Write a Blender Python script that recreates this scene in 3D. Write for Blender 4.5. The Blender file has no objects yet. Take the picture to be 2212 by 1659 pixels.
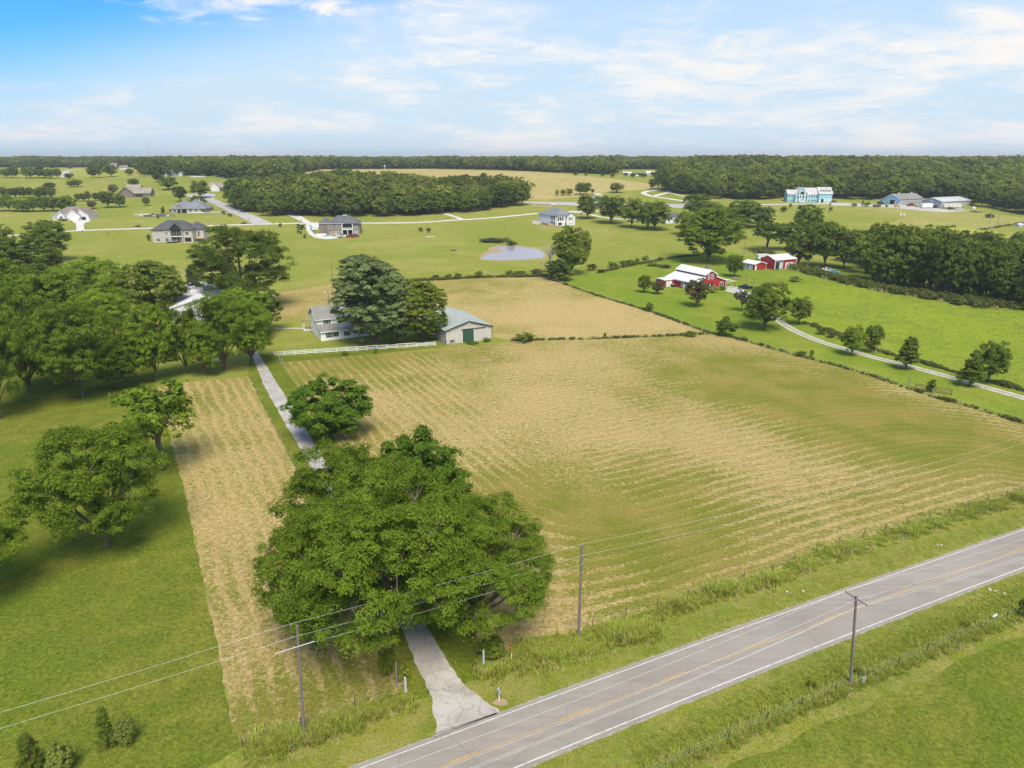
import bpy, bmesh, math, random
import numpy as np
from mathutils import Vector, noise as mnoise, geometry as mgeo
R = math.radians
random.seed(7)
SC = bpy.context.scene
COL = SC.collection

# ------------------------------------------------------------------ camera
H = 53.0                      # drone height above the near ground
F = 1475.0                    # focal length in units of a 2212 wide picture
PIT = math.atan(489.5 / F)
cp, sp = math.cos(PIT), math.sin(PIT)
cam = bpy.data.cameras.new('camera')
cam.sensor_width = 36.0
cam.lens = 36.0 * F / 2212.0
cam.clip_start = 0.5
cam.clip_end = 30000
co = bpy.data.objects.new('camera', cam)
co.location = (0, 0, H)
co.rotation_euler = (math.pi / 2 - PIT, 0, 0)
COL.objects.link(co)
SC.camera = co

# ------------------------------------------------------------------ sky, sun, exposure
SUN_EL, SUN_AZ = 58.0, 170.0    # azimuth clockwise from +y (the view direction)
W = bpy.data.worlds.new('World')
SC.world = W
W.use_nodes = True
nt = W.node_tree
nt.nodes.clear()
N = nt.nodes.new
def wl(a, b): nt.links.new(a, b)
out = N('ShaderNodeOutputWorld'); bg = N('ShaderNodeBackground')
sky = N('ShaderNodeTexSky'); sky.sky_type = 'NISHITA'; sky.sun_disc = False
sky.sun_elevation = R(SUN_EL); sky.sun_rotation = R(SUN_AZ)
sky.air_density = 1.0; sky.dust_density = 1.2; sky.ozone_density = 1.6; sky.altitude = 200
tc = N('ShaderNodeTexCoord'); sep = N('ShaderNodeSeparateXYZ')
wl(tc.outputs['Generated'], sep.inputs[0])
def wmath(op, a, b=None, clamp=False):
    n = N('ShaderNodeMath'); n.operation = op; n.use_clamp = clamp
    for i, v in enumerate((a, b)):
        if v is None: continue
        if isinstance(v, (int, float)): n.inputs[i].default_value = v
        else: wl(v, n.inputs[i])
    return n.outputs[0]
def wrange(v, a, b, c=0.0, d=1.0, smooth=True):
    n = N('ShaderNodeMapRange')
    if smooth: n.interpolation_type = 'SMOOTHSTEP'
    wl(v, n.inputs[0])
    for i, q in enumerate((a, b, c, d)): n.inputs[i + 1].default_value = q
    return n.outputs[0]
# cloud layer: the view direction projected on a high flat deck
zc = wmath('ADD', wmath('MAXIMUM', sep.outputs[2], 0.0), 0.17)
px = wmath('DIVIDE', sep.outputs[0], zc); py = wmath('DIVIDE', sep.outputs[1], zc)
cmb = N('ShaderNodeCombineXYZ'); wl(px, cmb.inputs[0]); wl(py, cmb.inputs[1])
mp = N('ShaderNodeMapping'); wl(cmb.outputs[0], mp.inputs[0])
mp.inputs['Rotation'].default_value = (0, 0, R(28)); mp.inputs['Scale'].default_value = (0.80, 0.95, 1)
mp.inputs['Location'].default_value = (3.1, 1.7, 0)
n1 = N('ShaderNodeTexNoise'); wl(mp.outputs[0], n1.inputs['Vector'])
n1.inputs['Scale'].default_value = 0.95; n1.inputs['Detail'].default_value = 9; n1.inputs['Roughness'].default_value = 0.58
n1.inputs['Distortion'].default_value = 0.5
n2 = N('ShaderNodeTexNoise'); wl(mp.outputs[0], n2.inputs['Vector'])
n2.inputs['Scale'].default_value = 4.2; n2.inputs['Detail'].default_value = 10; n2.inputs['Roughness'].default_value = 0.66
n2.inputs['Distortion'].default_value = 0.9
cl = wmath('ADD', wmath('MULTIPLY', n1.outputs[0], 0.66), wmath('MULTIPLY', n2.outputs[0], 0.34))
# clearer air towards the upper left (west), thin veil near the horizon
clear = wrange(wmath('ADD', wmath('MULTIPLY', sep.outputs[0], -0.75), wmath('MULTIPLY', sep.outputs[2], 0.9)), 0.15, 0.55, 0.0, 0.055)
cl = wmath('SUBTRACT', cl, clear)
cloud = wrange(cl, 0.44, 0.62, 0.0, 1.0)
veil = wrange(sep.outputs[2], 0.02, 0.30, 0.97, 0.66)
veil = wmath('MULTIPLY', veil, wrange(wmath('ADD', wmath('MULTIPLY', sep.outputs[0], -0.55), wmath('MULTIPLY', wmath('MINIMUM', sep.outputs[2], 0.25), 1.9)), 0.36, 0.58, 1.0, 0.06))
cover = wmath('MAXIMUM', cloud, veil)
cover2 = wmath('ADD', cover, wmath('MULTIPLY', wmath('MULTIPLY', cloud, veil), 0.18), clamp=True)
mix = N('ShaderNodeMix'); mix.data_type = 'RGBA'
wl(cover2, mix.inputs['Factor'])
tint = N('ShaderNodeMix'); tint.data_type = 'RGBA'; tint.blend_type = 'MULTIPLY'; tint.inputs['Factor'].default_value = 1.0
wl(sky.outputs[0], tint.inputs['A']); tint.inputs['B'].default_value = (0.18, 0.74, 1.28, 1)
wl(tint.outputs['Result'], mix.inputs['A'])
CLOUD = N('ShaderNodeMix'); CLOUD.data_type = 'RGBA'
wl(cloud, CLOUD.inputs['Factor'])
CLOUD.inputs['A'].default_value = (4.3, 5.35, 6.2, 1); CLOUD.inputs['B'].default_value = (6.4, 6.2, 6.0, 1)
wl(CLOUD.outputs['Result'], mix.inputs['B'])
wl(mix.outputs['Result'], bg.inputs['Color'])
bg.inputs['Strength'].default_value = 0.102
wl(bg.outputs[0], out.inputs['Surface'])

sl = bpy.data.lights.new('sun', 'SUN')
sl.energy = 3.4; sl.angle = R(28); sl.color = (1.0, 0.90, 0.74)
so = bpy.data.objects.new('sun', sl)
sd = Vector((math.sin(R(SUN_AZ)) * math.cos(R(SUN_EL)), math.cos(R(SUN_AZ)) * math.cos(R(SUN_EL)), math.sin(R(SUN_EL))))
so.rotation_euler = sd.to_track_quat('Z', 'Y').to_euler()
so.location = (0, 0, 200)
COL.objects.link(so)
SC.view_settings.view_transform = 'Standard'
SC.view_settings.look = 'None'
SC.view_settings.exposure = 0.62
SC.view_settings.gamma = 1.0
SC.view_settings.use_curve_mapping = False
SC.render.engine = 'CYCLES'

# ------------------------------------------------------------------ terrain and picture-to-ground helpers
def E(y):
    t = min(1.0, max(0.0, (y - 300.0) / 750.0))
    return 33.0 * t * t * (3 - 2 * t)
def G(x, y, dz=0.0):
    """point of the terrain seen at picture position x, y (2212 x 1659 units)"""
    u = (x - 1106) / F; v = (829.5 - y) / F
    dy = cp + v * sp; dd = -sp + v * cp
    t = 20.0
    while t < 30000 and H + dd * t > E(dy * t) + dz: t *= 1.02
    lo, hi = t / 1.02, t
    for _ in range(30):
        m = (lo + hi) / 2
        if H + dd * m <= E(dy * m) + dz: hi = m
        else: lo = m
    return Vector((u * hi, dy * hi, E(dy * hi) + dz))
def mpp(p): return (p[1] * cp - (p[2] - H) * sp) / F
def proj(p):
    d = p[1] * cp - (p[2] - H) * sp
    return 1106 + F * p[0] / d, 829.5 - F * (p[1] * sp + (p[2] - H) * cp) / d
def height_at(base, ytop):
    """height of a vertical at base whose top is seen at picture y = ytop"""
    v = (829.5 - ytop) / F
    dy = cp + v * sp; dd = -sp + v * cp
    return H + dd * base[1] / dy - base[2]
def span(base, d, xt):
    """distance along ground direction d from base at which picture x = xt"""
    best = None
    for i in range(1, 1200):
        s = i * 0.05
        x = proj((base[0] + d[0] * s, base[1] + d[1] * s, base[2]))[0]
        if best is None or abs(x - xt) < best[0]: best = (abs(x - xt), s)
    return best[1]
def xy(pts): return [G(a, b).xy for a, b in pts]

ONES = ['', 'first', 'second', 'third', 'fourth', 'fifth', 'sixth', 'seventh', 'eighth', 'ninth', 'tenth', 'eleventh', 'twelfth', 'thirteenth', 'fourteenth', 'fifteenth', 'sixteenth', 'seventeenth', 'eighteenth', 'nineteenth']
def nth(i):
    if i < 20: return ONES[i]
    t = {2: 'twenty', 3: 'thirty', 4: 'forty', 5: 'fifty'}[i // 10]
    return t[:-1] + 'ieth' if i % 10 == 0 else t + '-' + ONES[i % 10]
# ------------------------------------------------------------------ object helpers
def tag(o, label=None, cat=None, group=None, kind=None):
    if label: o['label'] = label
    if cat: o['category'] = cat
    if group: o['group'] = group
    if kind: o['kind'] = kind
    return o
def thing(name, label, cat, loc=(0, 0, 0), rotz=0.0, group=None):
    o = bpy.data.objects.new(name, None)
    COL.objects.link(o)
    o.location = loc; o.rotation_euler = (0, 0, rotz)
    o.empty_display_size = 0.5
    return tag(o, label, cat, group)
def mesh_from(name, V, Fc):
    me = bpy.data.meshes.new(name)
    me.from_pydata([tuple(v) for v in V], [], Fc)
    me.update()
    return me
def link(name, me, mat=None, parent=None, label=None):
    o = bpy.data.objects.new(name, me)
    if mat is not None and not me.materials: me.materials.append(mat)
    COL.objects.link(o)
    if parent is not None: o.parent = parent
    if label: o['label'] = label
    return o
class MB:
    """collects simple shapes for ONE mesh object"""
    def __init__(s): s.V = []; s.F = []
    def add(s, V, Fc):
        n = len(s.V); s.V += [tuple(v) for v in V]; s.F += [tuple(i + n for i in f) for f in Fc]; return s
    def box(s, x0, x1, y0, y1, z0, z1):
        V = [(x, y, z) for x in (x0, x1) for y in (y0, y1) for z in (z0, z1)]
        return s.add(V, [(0, 1, 3, 2), (4, 6, 7, 5), (0, 4, 5, 1), (2, 3, 7, 6), (0, 2, 6, 4), (1, 5, 7, 3)])
    def prism(s, prof, a0, a1, axis='x'):
        """profile (u, z) extruded along an axis; axis x: u is y, axis y: u is x"""
        n = len(prof)
        V = []
        for a in (a0, a1):
            for u, z in prof: V.append((a, u, z) if axis == 'x' else (u, a, z))
        Fc = [tuple(range(n)), tuple(range(2 * n - 1, n - 1, -1))]
        for i in range(n):
            j = (i + 1) % n; Fc.append((i, i + n, j + n, j))
        return s.add(V, Fc)
    def tube(s, pts, rad, n=7, cap=True):
        pts = [Vector(p) for p in pts]
        V = []; m = len(pts)
        for i, p in enumerate(pts):
            d = (pts[min(i + 1, m - 1)] - pts[max(i - 1, 0)])
            if d.length < 1e-6: d = Vector((0, 0, 1))
            d.normalize()
            a = d.cross(Vector((0, 0, 1)))
            if a.length < 0.05: a = d.cross(Vector((1, 0, 0)))
            a.normalize(); b = d.cross(a)
            r = rad[i] if isinstance(rad, (list, tuple)) else rad
            for k in range(n):
                t = 2 * math.pi * k / n
                V.append(p + a * (math.cos(t) * r) + b * (math.sin(t) * r))
        Fc = []
        for i in range(m - 1):
            for k in range(n):
                q = (k + 1) % n
                Fc.append((i * n + k, i * n + q, (i + 1) * n + q, (i + 1) * n + k))
        if cap: Fc += [tuple(range(n))[::-1], tuple(range((m - 1) * n, m * n))]
        return s.add(V, Fc)
    def build(s, name, mat, parent=None, label=None, smooth=False):
        me = mesh_from(name, s.V, s.F)
        bm = bmesh.new(); bm.from_mesh(me); bmesh.ops.recalc_face_normals(bm, faces=bm.faces)
        if smooth:
            for f in bm.faces: f.smooth = True
        bm.to_mesh(me); bm.free()
        return link(name, me, mat, parent, label)

# ------------------------------------------------------------------ materials
class NT:
    def __init__(s, name):
        s.m = bpy.data.materials.new(name); s.m.use_nodes = True
        s.t = s.m.node_tree; s.b = s.t.nodes['Principled BSDF']
        s.b.inputs['Specular IOR Level'].default_value = 0.15
    def n(s, typ, **kw):
        o = s.t.nodes.new(typ)
        for k, v in kw.items(): setattr(o, k, v)
        return o
    def l(s, a, b): s.t.links.new(a, b)
    def pos(s, scale=(1, 1, 1), rot=(0, 0, 0), obj=False):
        if obj: o = s.n('ShaderNodeTexCoord').outputs['Object']
        else: o = s.n('ShaderNodeNewGeometry').outputs['Position']
        mp_ = s.n('ShaderNodeMapping'); s.l(o, mp_.inputs[0])
        mp_.inputs['Scale'].default_value = scale; mp_.inputs['Rotation'].default_value = rot
        return mp_.outputs[0]
    def noise(s, vec, scale, detail=4, rough=0.55, dist=0.0):
        o = s.n('ShaderNodeTexNoise'); s.l(vec, o.inputs['Vector'])
        o.inputs['Scale'].default_value = scale; o.inputs['Detail'].default_value = detail
        o.inputs['Roughness'].default_value = rough; o.inputs['Distortion'].default_value = dist
        return o.outputs[0]
    def math(s, op, a, b=None, clamp=False):
        o = s.n('ShaderNodeMath', operation=op, use_clamp=clamp)
        for i, v in enumerate((a, b)):
            if v is None: continue
            if isinstance(v, (int, float)): o.inputs[i].default_value = v
            else: s.l(v, o.inputs[i])
        return o.outputs[0]
    def rng(s, v, a, b, c=0.0, d=1.0, smooth=True):
        o = s.n('ShaderNodeMapRange')
        if smooth: o.interpolation_type = 'SMOOTHSTEP'
        s.l(v, o.inputs[0])
        for i, q in enumerate((a, b, c, d)): o.inputs[i + 1].default_value = q
        return o.outputs[0]
    def mix(s, f, a, b, mode='MIX'):
        o = s.n('ShaderNodeMix', data_type='RGBA', blend_type=mode)
        for k, v in (('Factor', f), ('A', a), ('B', b)):
            if isinstance(v, (int, float)): o.inputs[k].default_value = v
            elif isinstance(v, tuple): o.inputs[k].default_value = v + (1,) if len(v) == 3 else v
            else: s.l(v, o.inputs[k])
        return o.outputs['Result']
    def attr(s, name):
        o = s.n('ShaderNodeAttribute', attribute_name=name); return o.outputs['Fac']
    def out(s, col, rough=0.8, bump=None, strength=0.5, dist=0.05):
        if isinstance(col, tuple): s.b.inputs['Base Color'].default_value = col + (1,)
        else: s.l(col, s.b.inputs['Base Color'])
        if isinstance(rough, (int, float)): s.b.inputs['Roughness'].default_value = rough
        else: s.l(rough, s.b.inputs['Roughness'])
        if bump is not None:
            o = s.n('ShaderNodeBump'); o.inputs['Strength'].default_value = strength; o.inputs['Distance'].default_value = dist
            s.l(bump, o.inputs['Height']); s.l(o.outputs[0], s.b.inputs['Normal'])
        return s.m
def mottled(name, c1, c2, scale=1.0, rough=0.8, bump=0.0, obj=True, metal=0.0, stretch=(1, 1, 1)):
    t = NT(name); p = t.pos(scale=stretch, obj=obj)
    n = t.rng(t.noise(p, scale, 5, 0.6), 0.3, 0.7)
    t.b.inputs['Metallic'].default_value = metal
    return t.out(t.mix(n, c1, c2), rough, t.noise(p, scale * 6, 4) if bump else None, bump)
def ribbed(name, c, pitch=0.3, rough=0.45, metal=0.0, axis=0, dirt=0.12):
    """sheet metal or lap siding: fine relief ribs along one axis"""
    t = NT(name); tcn = t.n('ShaderNodeTexCoord'); sp_ = t.n('ShaderNodeSeparateXYZ'); t.l(tcn.outputs['Object'], sp_.inputs[0])
    if axis == 3: v = t.math('ADD', sp_.outputs[0], sp_.outputs[1])
    else: v = sp_.outputs[axis]
    f = t.math('FRACT', t.math('DIVIDE', v, pitch))
    rib = t.rng(f, 0.0, 0.18, 0.0, 1.0)
    n = t.noise(t.pos(obj=True), 0.7, 5)
    d = tuple(q * (1 - dirt * 2) for q in c)
    col = t.mix(t.rng(n, 0.35, 0.75), c, d)
    t.b.inputs['Metallic'].default_value = metal
    return t.out(col, rough, rib, 0.6, 0.03)

def grass_mat(name, ca, cb, cc, big=0.02, mid=0.16, fine=5.0, stripes=None, rotz=25.0, tone=1.0, bump=0.55, weeds=0.45):
    """turf: three tones over large, middle and blade scale"""
    t = NT(name); p = t.pos()
    a = t.rng(t.noise(p, big, 6, 0.65, 0.8), 0.40, 0.60)
    b = t.rng(t.noise(p, mid, 6, 0.62, 0.4), 0.34, 0.66)
    c = t.noise(p, fine, 6, 0.72)
    col = t.mix(a, ca, cb)
    col = t.mix(t.math('MULTIPLY', b, 0.65), col, cc)
    bt = t.rng(t.noise(p, mid * 5, 6, 0.75, 1.0), 0.50, 0.72, 0.0, weeds)
    col = t.mix(bt, col, (ca[0] * 1.55, ca[1] * 1.12, ca[2] * 2.0))
    dk = t.rng(t.noise(p, mid * 3.3 + .1, 6, 0.75, 0.6), 0.28, 0.46, weeds * 0.7, 0.0)
    col = t.mix(dk, col, (cc[0] * 0.6, cc[1] * 0.72, cc[2] * 0.8))
    if stripes:
        q = t.pos(scale=(1, 1, 1), rot=(0, 0, R(-rotz)))
        sx = t.n('ShaderNodeSeparateXYZ'); t.l(q, sx.inputs[0])
        w = t.math('SINE', t.math('ADD', t.math('MULTIPLY', sx.outputs[1], 6.283 / stripes), t.math('MULTIPLY', t.noise(p, 0.05, 3), 5.0)))
        col = t.mix(t.rng(w, -1, 1, 0.0, 0.16), col, tuple(v * 1.5 for v in ca))
    v = t.rng(c, 0.30, 0.72, 0.50, 1.50, False)
    cl_ = t.n('ShaderNodeMix', data_type='RGBA', blend_type='MULTIPLY'); cl_.inputs['Factor'].default_value = 1
    t.l(col, cl_.inputs['A'])
    cmb_ = t.n('ShaderNodeCombineColor')
    for i in range(3): t.l(v, cmb_.inputs[i])
    t.l(cmb_.outputs[0], cl_.inputs['B'])
    t.b.inputs['Specular IOR Level'].default_value = 0.0
    return t.out(cl_.outputs['Result'], 1.0, t.noise(p, fine * 1.3, 5, 0.7), bump, 0.08)

M = {}
M['lawn'] = grass_mat('open_field_turf', (0.195, 0.218, 0.038), (0.275, 0.256, 0.068), (0.180, 0.215, 0.030), 0.012, 0.06, 2.4, stripes=11.0, rotz=20.0)
M['lawn_near'] = grass_mat('shaggy_lawn_turf', (0.118, 0.152, 0.016), (0.185, 0.185, 0.030), (0.088, 0.125, 0.014), 0.05, 0.3, 2.2, weeds=1.0, bump=0.8)
M['verge'] = grass_mat('verge_turf', (0.135, 0.175, 0.020), (0.20, 0.205, 0.030), (0.27, 0.235, 0.075), 0.06, 0.35, 4.0)
M['meadow'] = grass_mat('lush_meadow_grass', (0.190, 0.245, 0.022), (0.150, 0.195, 0.026), (0.245, 0.280, 0.030), 0.03, 0.22, 1.6, bump=1.0)
M['yard'] = grass_mat('yard_turf', (0.165, 0.225, 0.022), (0.22, 0.245, 0.036), (0.135, 0.19, 0.022), 0.03, 0.12, 2.0)
M['drygrass'] = grass_mat('dry_mown_grass', (0.285, 0.265, 0.075), (0.33, 0.285, 0.10), (0.235, 0.25, 0.055), 0.02, 0.1, 1.2)
M['tanfield'] = grass_mat('ripe_hay_hill', (0.36, 0.29, 0.115), (0.30, 0.265, 0.085), (0.40, 0.31, 0.13), 0.006, 0.03, 0.6, stripes=14.0, rotz=12.0)
M['wood_floor'] = grass_mat('wood_floor', (0.05, 0.07, 0.018), (0.07, 0.08, 0.03), (0.045, 0.06, 0.02))
M['pasture'] = grass_mat('pasture_turf', (0.25, 0.27, 0.05), (0.33, 0.30, 0.085), (0.23, 0.26, 0.045), 0.004, 0.03, 0.9)

def hay_mat(name, spacing, straw_a, straw_b, green_a, green_b):
    t = NT(name); p = t.pos()
    row = t.attr('row'); dry = t.attr('dry'); ramp = t.attr('ramp')
    wob = t.math('MULTIPLY', t.math('SUBTRACT', t.noise(p, 0.11, 4, 0.6), 0.5), t.rng(ramp, 0, 1, 6.0, 1.9, False))
    ph = t.math('MULTIPLY', t.math('ADD', row, wob), 6.2832 / spacing)
    w = t.math('COSINE', ph)
    w = t.rng(w, -0.3, 1.0, -0.5, 1.0)
    clump = t.math('SUBTRACT', t.noise(p, 1.3, 6, 0.78, 1.0), 0.5)
    patch = t.math('SUBTRACT', t.noise(p, 0.055, 5, 0.6, 0.5), 0.5)
    fine = t.math('SUBTRACT', t.noise(p, 4.5, 4, 0.75), 0.5)
    v = t.math('ADD', dry, t.math('MULTIPLY', t.math('MULTIPLY', w, ramp), 0.17))
    v = t.math('ADD', v, t.math('MULTIPLY', clump, 1.9))
    v = t.math('ADD', v, t.math('MULTIPLY', patch, 0.75))
    v = t.math('ADD', v, t.math('MULTIPLY', fine, 1.0))
    f = t.rng(v, 0.38, 0.68)
    green = t.mix(t.rng(t.noise(p, 0.09, 4), 0.35, 0.65), green_a, green_b)
    straw = t.mix(t.rng(t.noise(p, 1.1, 5, 0.7), 0.3, 0.7), straw_a, straw_b)
    col = t.mix(t.math('MULTIPLY', f, 0.9), green, straw)
    k = t.rng(t.noise(p, 2.6, 6, 0.8), 0.32, 0.70, 0.52, 1.42, False)
    cc = t.n('ShaderNodeCombineColor')
    for i in range(3): t.l(k, cc.inputs[i])
    col = t.mix(1.0, col, cc.outputs[0], 'MULTIPLY')
    t.b.inputs['Specular IOR Level'].default_value = 0.0
    return t.out(col, 1.0, t.math('ADD', t.math('MULTIPLY', t.math('MULTIPLY', w, ramp), 0.6), t.math('MULTIPLY', t.noise(p, 3.0, 5, 0.75), 1.4)), 0.8, 0.12)
M['hay'] = hay_mat('mown_hay_stubble', 2.3, (0.50, 0.375, 0.165), (0.35, 0.255, 0.105), (0.170, 0.178, 0.028), (0.245, 0.205, 0.052))
M['hay_far'] = hay_mat('mown_hay_paddock', 4.2, (0.52, 0.395, 0.18), (0.36, 0.26, 0.105), (0.20, 0.195, 0.035), (0.27, 0.22, 0.055))

def asphalt():
    t = NT('weathered_asphalt'); p = t.pos()
    a = t.rng(t.noise(p, 0.12, 4), 0.3, 0.7)
    col = t.mix(a, (0.265, 0.232, 0.195), (0.310, 0.274, 0.233))
    q = t.pos(scale=(0.05, 1.0, 1), rot=(0, 0, R(-24.6)))
    col = t.mix(t.rng(t.noise(q, 1.3, 3), 0.4, 0.75, 0.0, 0.4), col, (0.18, 0.165, 0.155))
    # hairline cracks sealed with tar
    cv = t.n('ShaderNodeTexVoronoi', feature='DISTANCE_TO_EDGE'); cv.inputs['Scale'].default_value = 0.10
    dist_ = t.mix(0.75, p, t.n('ShaderNodeTexNoise').outputs['Color'])
    t.l(p, cv.inputs['Vector'])
    crack = t.rng(cv.outputs['Distance'], 0.0, 0.006, 0.35, 0.0)
    col = t.mix(crack, col, (0.12, 0.115, 0.11))
    g_ = t.noise(p, 14.0, 3, 0.8)
    k = t.rng(g_, 0.25, 0.75, 0.8, 1.2, False)
    cc = t.n('ShaderNodeCombineColor')
    for i in range(3): t.l(k, cc.inputs[i])
    return t.out(t.mix(1.0, col, cc.outputs[0], 'MULTIPLY'), 0.9, g_, 0.4, 0.02)
M['asphalt'] = asphalt()
M['shoulder'] = mottled('dusty_shoulder_gravel', (0.34, 0.31, 0.27), (0.22, 0.21, 0.13), 1.2, 0.95, 0.5, obj=False)
def drive_mat():
    t = NT('cracked_chip_seal'); p = t.pos()
    a = t.rng(t.noise(p, 0.22, 5, 0.65, 0.5), 0.42, 0.62)
    col = t.mix(a, (0.34, 0.312, 0.275), (0.44, 0.405, 0.36))
    b = t.rng(t.noise(p, 0.5, 6, 0.75, 1.2), 0.54, 0.70, 0.0, 0.75)
    col = t.mix(b, col, (0.13, 0.125, 0.12))
    cv = t.n('ShaderNodeTexVoronoi', feature='DISTANCE_TO_EDGE'); cv.inputs['Scale'].default_value = 0.5
    pn = t.noise(p, 1.5, 4)
    vm = t.n('ShaderNodeVectorMath', operation='ADD'); t.l(p, vm.inputs[0])
    cx = t.n('ShaderNodeCombineXYZ'); t.l(pn, cx.inputs[0]); t.l(pn, cx.inputs[1]); t.l(cx.outputs[0], vm.inputs[1])
    t.l(vm.outputs[0], cv.inputs['Vector'])
    col = t.mix(t.rng(cv.outputs['Distance'], 0.0, 0.03, 0.55, 0.0), col, (0.16, 0.15, 0.14))
    return t.out(col, 0.9, t.noise(p, 9, 4, 0.7), 0.4, 0.03)
M['drive'] = drive_mat()
M['concrete'] = mottled('pale_concrete', (0.60, 0.56, 0.50), (0.50, 0.47, 0.42), 0.15, 0.85, 0.1, obj=False)
M['gravel'] = mottled('white_gravel', (0.50, 0.47, 0.43), (0.33, 0.32, 0.28), 0.9, 0.95, 0.5, obj=False)
M['greyroad'] = mottled('worn_grey_road', (0.42, 0.39, 0.37), (0.36, 0.33, 0.31), 0.05, 0.9, 0.2, obj=False)
M['dirt'] = mottled('bare_dirt', (0.30, 0.21, 0.12), (0.36, 0.27, 0.17), 0.5, 0.95, 0.5, obj=False)
def paint_mat(name, c, wear):
    t = NT(name); p = t.pos()
    n = t.rng(t.noise(p, 2.0, 6, 0.8), 0.48, 0.64, 0.0, wear)
    return t.out(t.mix(n, c, (0.24, 0.22, 0.205)), 0.7)
M['white_line'] = paint_mat('white_road_paint', (0.60, 0.58, 0.54), 0.75)
M['yellow_line'] = paint_mat('yellow_road_paint', (0.56, 0.33, 0.08), 0.8)
def water():
    t = NT('pond_water'); p = t.pos(scale=(1, 0.5, 1))
    m = t.out((0.30, 0.27, 0.26), 0.18, t.noise(p, 0.8, 4), 0.08, 0.1)
    t.b.inputs['Specular IOR Level'].default_value = 0.4
    return m
M['water'] = water()

def leaf_mat(name, a, b, c, trans=0.38, var=0.35, rough=0.55):
    t = NT(name)
    ti = t.attr('tint')
    oi = t.n('ShaderNodeObjectInfo')
    col = t.mix(ti, a, b)
    col = t.mix(t.math('MULTIPLY', oi.outputs['Random'], var), col, c)
    k = t.rng(oi.outputs['Random'], 0, 1, 0.76, 1.22, False)
    k = t.math('MULTIPLY', k, t.rng(t.noise(oi.outputs['Location'], 0.012, 3), 0.32, 0.68, 0.78, 1.22, False))
    cc = t.n('ShaderNodeCombineColor')
    for i in range(3): t.l(k, cc.inputs[i])
    col = t.mix(1.0, col, cc.outputs[0], 'MULTIPLY')
    t.out(col, rough)
    t.b.inputs['Specular IOR Level'].default_value = 0.08
    tr = t.n('ShaderNodeBsdfTranslucent'); t.l(col, tr.inputs['Color'])
    ms = t.n('ShaderNodeMixShader'); ms.inputs[0].default_value = trans
    t.l(t.b.outputs[0], ms.inputs[1]); t.l(tr.outputs[0], ms.inputs[2])
    o = [n for n in t.t.nodes if n.type == 'OUTPUT_MATERIAL'][0]
    t.l(ms.outputs[0], o.inputs['Surface'])
    return t.m
M['leaf'] = leaf_mat('broad_leaves', (0.095, 0.150, 0.015), (0.225, 0.290, 0.034), (0.22, 0.23, 0.025))
M['leaf_walnut'] = leaf_mat('walnut_leaves', (0.095, 0.165, 0.012), (0.260, 0.350, 0.032), (0.20, 0.26, 0.02), var=0.25)
M['leaf_lime'] = leaf_mat('fresh_green_leaves', (0.090, 0.185, 0.014), (0.18, 0.29, 0.026), (0.15, 0.24, 0.02), var=0.2)
M['leaf_dark'] = leaf_mat('dark_leaves', (0.075, 0.118, 0.016), (0.185, 0.240, 0.036), (0.17, 0.19, 0.025))
M['leaf_silver'] = leaf_mat('silvery_leaves', (0.095, 0.140, 0.035), (0.27, 0.31, 0.13), (0.13, 0.17, 0.04), trans=0.2)
M['leaf_grey'] = leaf_mat('grey_green_needles', (0.085, 0.105, 0.055), (0.13, 0.145, 0.08), (0.10, 0.10, 0.06))
M['leaf_yellow'] = leaf_mat('yellow_green_leaves', (0.24, 0.30, 0.06), (0.36, 0.40, 0.09), (0.28, 0.3, 0.06))
M['leaf_bronze'] = leaf_mat('bronze_green_leaves', (0.09, 0.13, 0.03), (0.20, 0.17, 0.06), (0.16, 0.12, 0.05))
M['leaf_red'] = leaf_mat('dull_red_leaves', (0.085, 0.06, 0.035), (0.14, 0.09, 0.05), (0.1, 0.08, 0.04))
M['leaf_far'] = leaf_mat('wood_leaves', (0.080, 0.122, 0.018), (0.190, 0.235, 0.038), (0.24, 0.245, 0.035), var=0.6)
M['weed'] = leaf_mat('roadside_weeds', (0.24, 0.31, 0.035), (0.42, 0.45, 0.07), (0.34, 0.35, 0.08), trans=0.35)
M['weed_dry'] = leaf_mat('dry_seed_grass', (0.42, 0.36, 0.15), (0.58, 0.48, 0.22), (0.35, 0.33, 0.1), trans=0.3)
M['weed_dark'] = leaf_mat('fence_row_brush', (0.10, 0.135, 0.028), (0.20, 0.24, 0.045), (0.18, 0.16, 0.06))
M['straw'] = leaf_mat('cut_straw', (0.40, 0.285, 0.125), (0.58, 0.435, 0.21), (0.42, 0.32, 0.12), trans=0.15)
M['bark'] = mottled('tree_bark', (0.10, 0.080, 0.062), (0.17, 0.145, 0.12), 2.0, 0.95, 0.8, stretch=(4, 4, 0.8))
M['deadwood'] = mottled('bleached_wood', (0.23, 0.20, 0.17), (0.33, 0.30, 0.27), 2.0, 0.95, 0.6, stretch=(4, 4, 0.8))
M['pole'] = mottled('weathered_pole_wood', (0.155, 0.13, 0.11), (0.24, 0.21, 0.185), 2.5, 0.9, 0.5, stretch=(5, 5, 0.5))
M['post'] = mottled('grey_fence_post', (0.20, 0.18, 0.155), (0.30, 0.275, 0.245), 3.0, 0.9, 0.5, stretch=(3, 3, 0.6))
M['steelpost'] = mottled('rusty_steel_post', (0.07, 0.06, 0.045), (0.13, 0.09, 0.06), 3.0, 0.8)
M['wire'] = mottled('aluminium_wire', (0.62, 0.62, 0.62), (0.5, 0.5, 0.5), 1.0, 0.4)
M['fencewire'] = mottled('fence_wire', (0.25, 0.23, 0.21), (0.2, 0.18, 0.16), 1.0, 0.6)
M['insulator'] = mottled('glazed_insulator', (0.55, 0.56, 0.56), (0.42, 0.43, 0.43), 5.0, 0.25)
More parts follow.
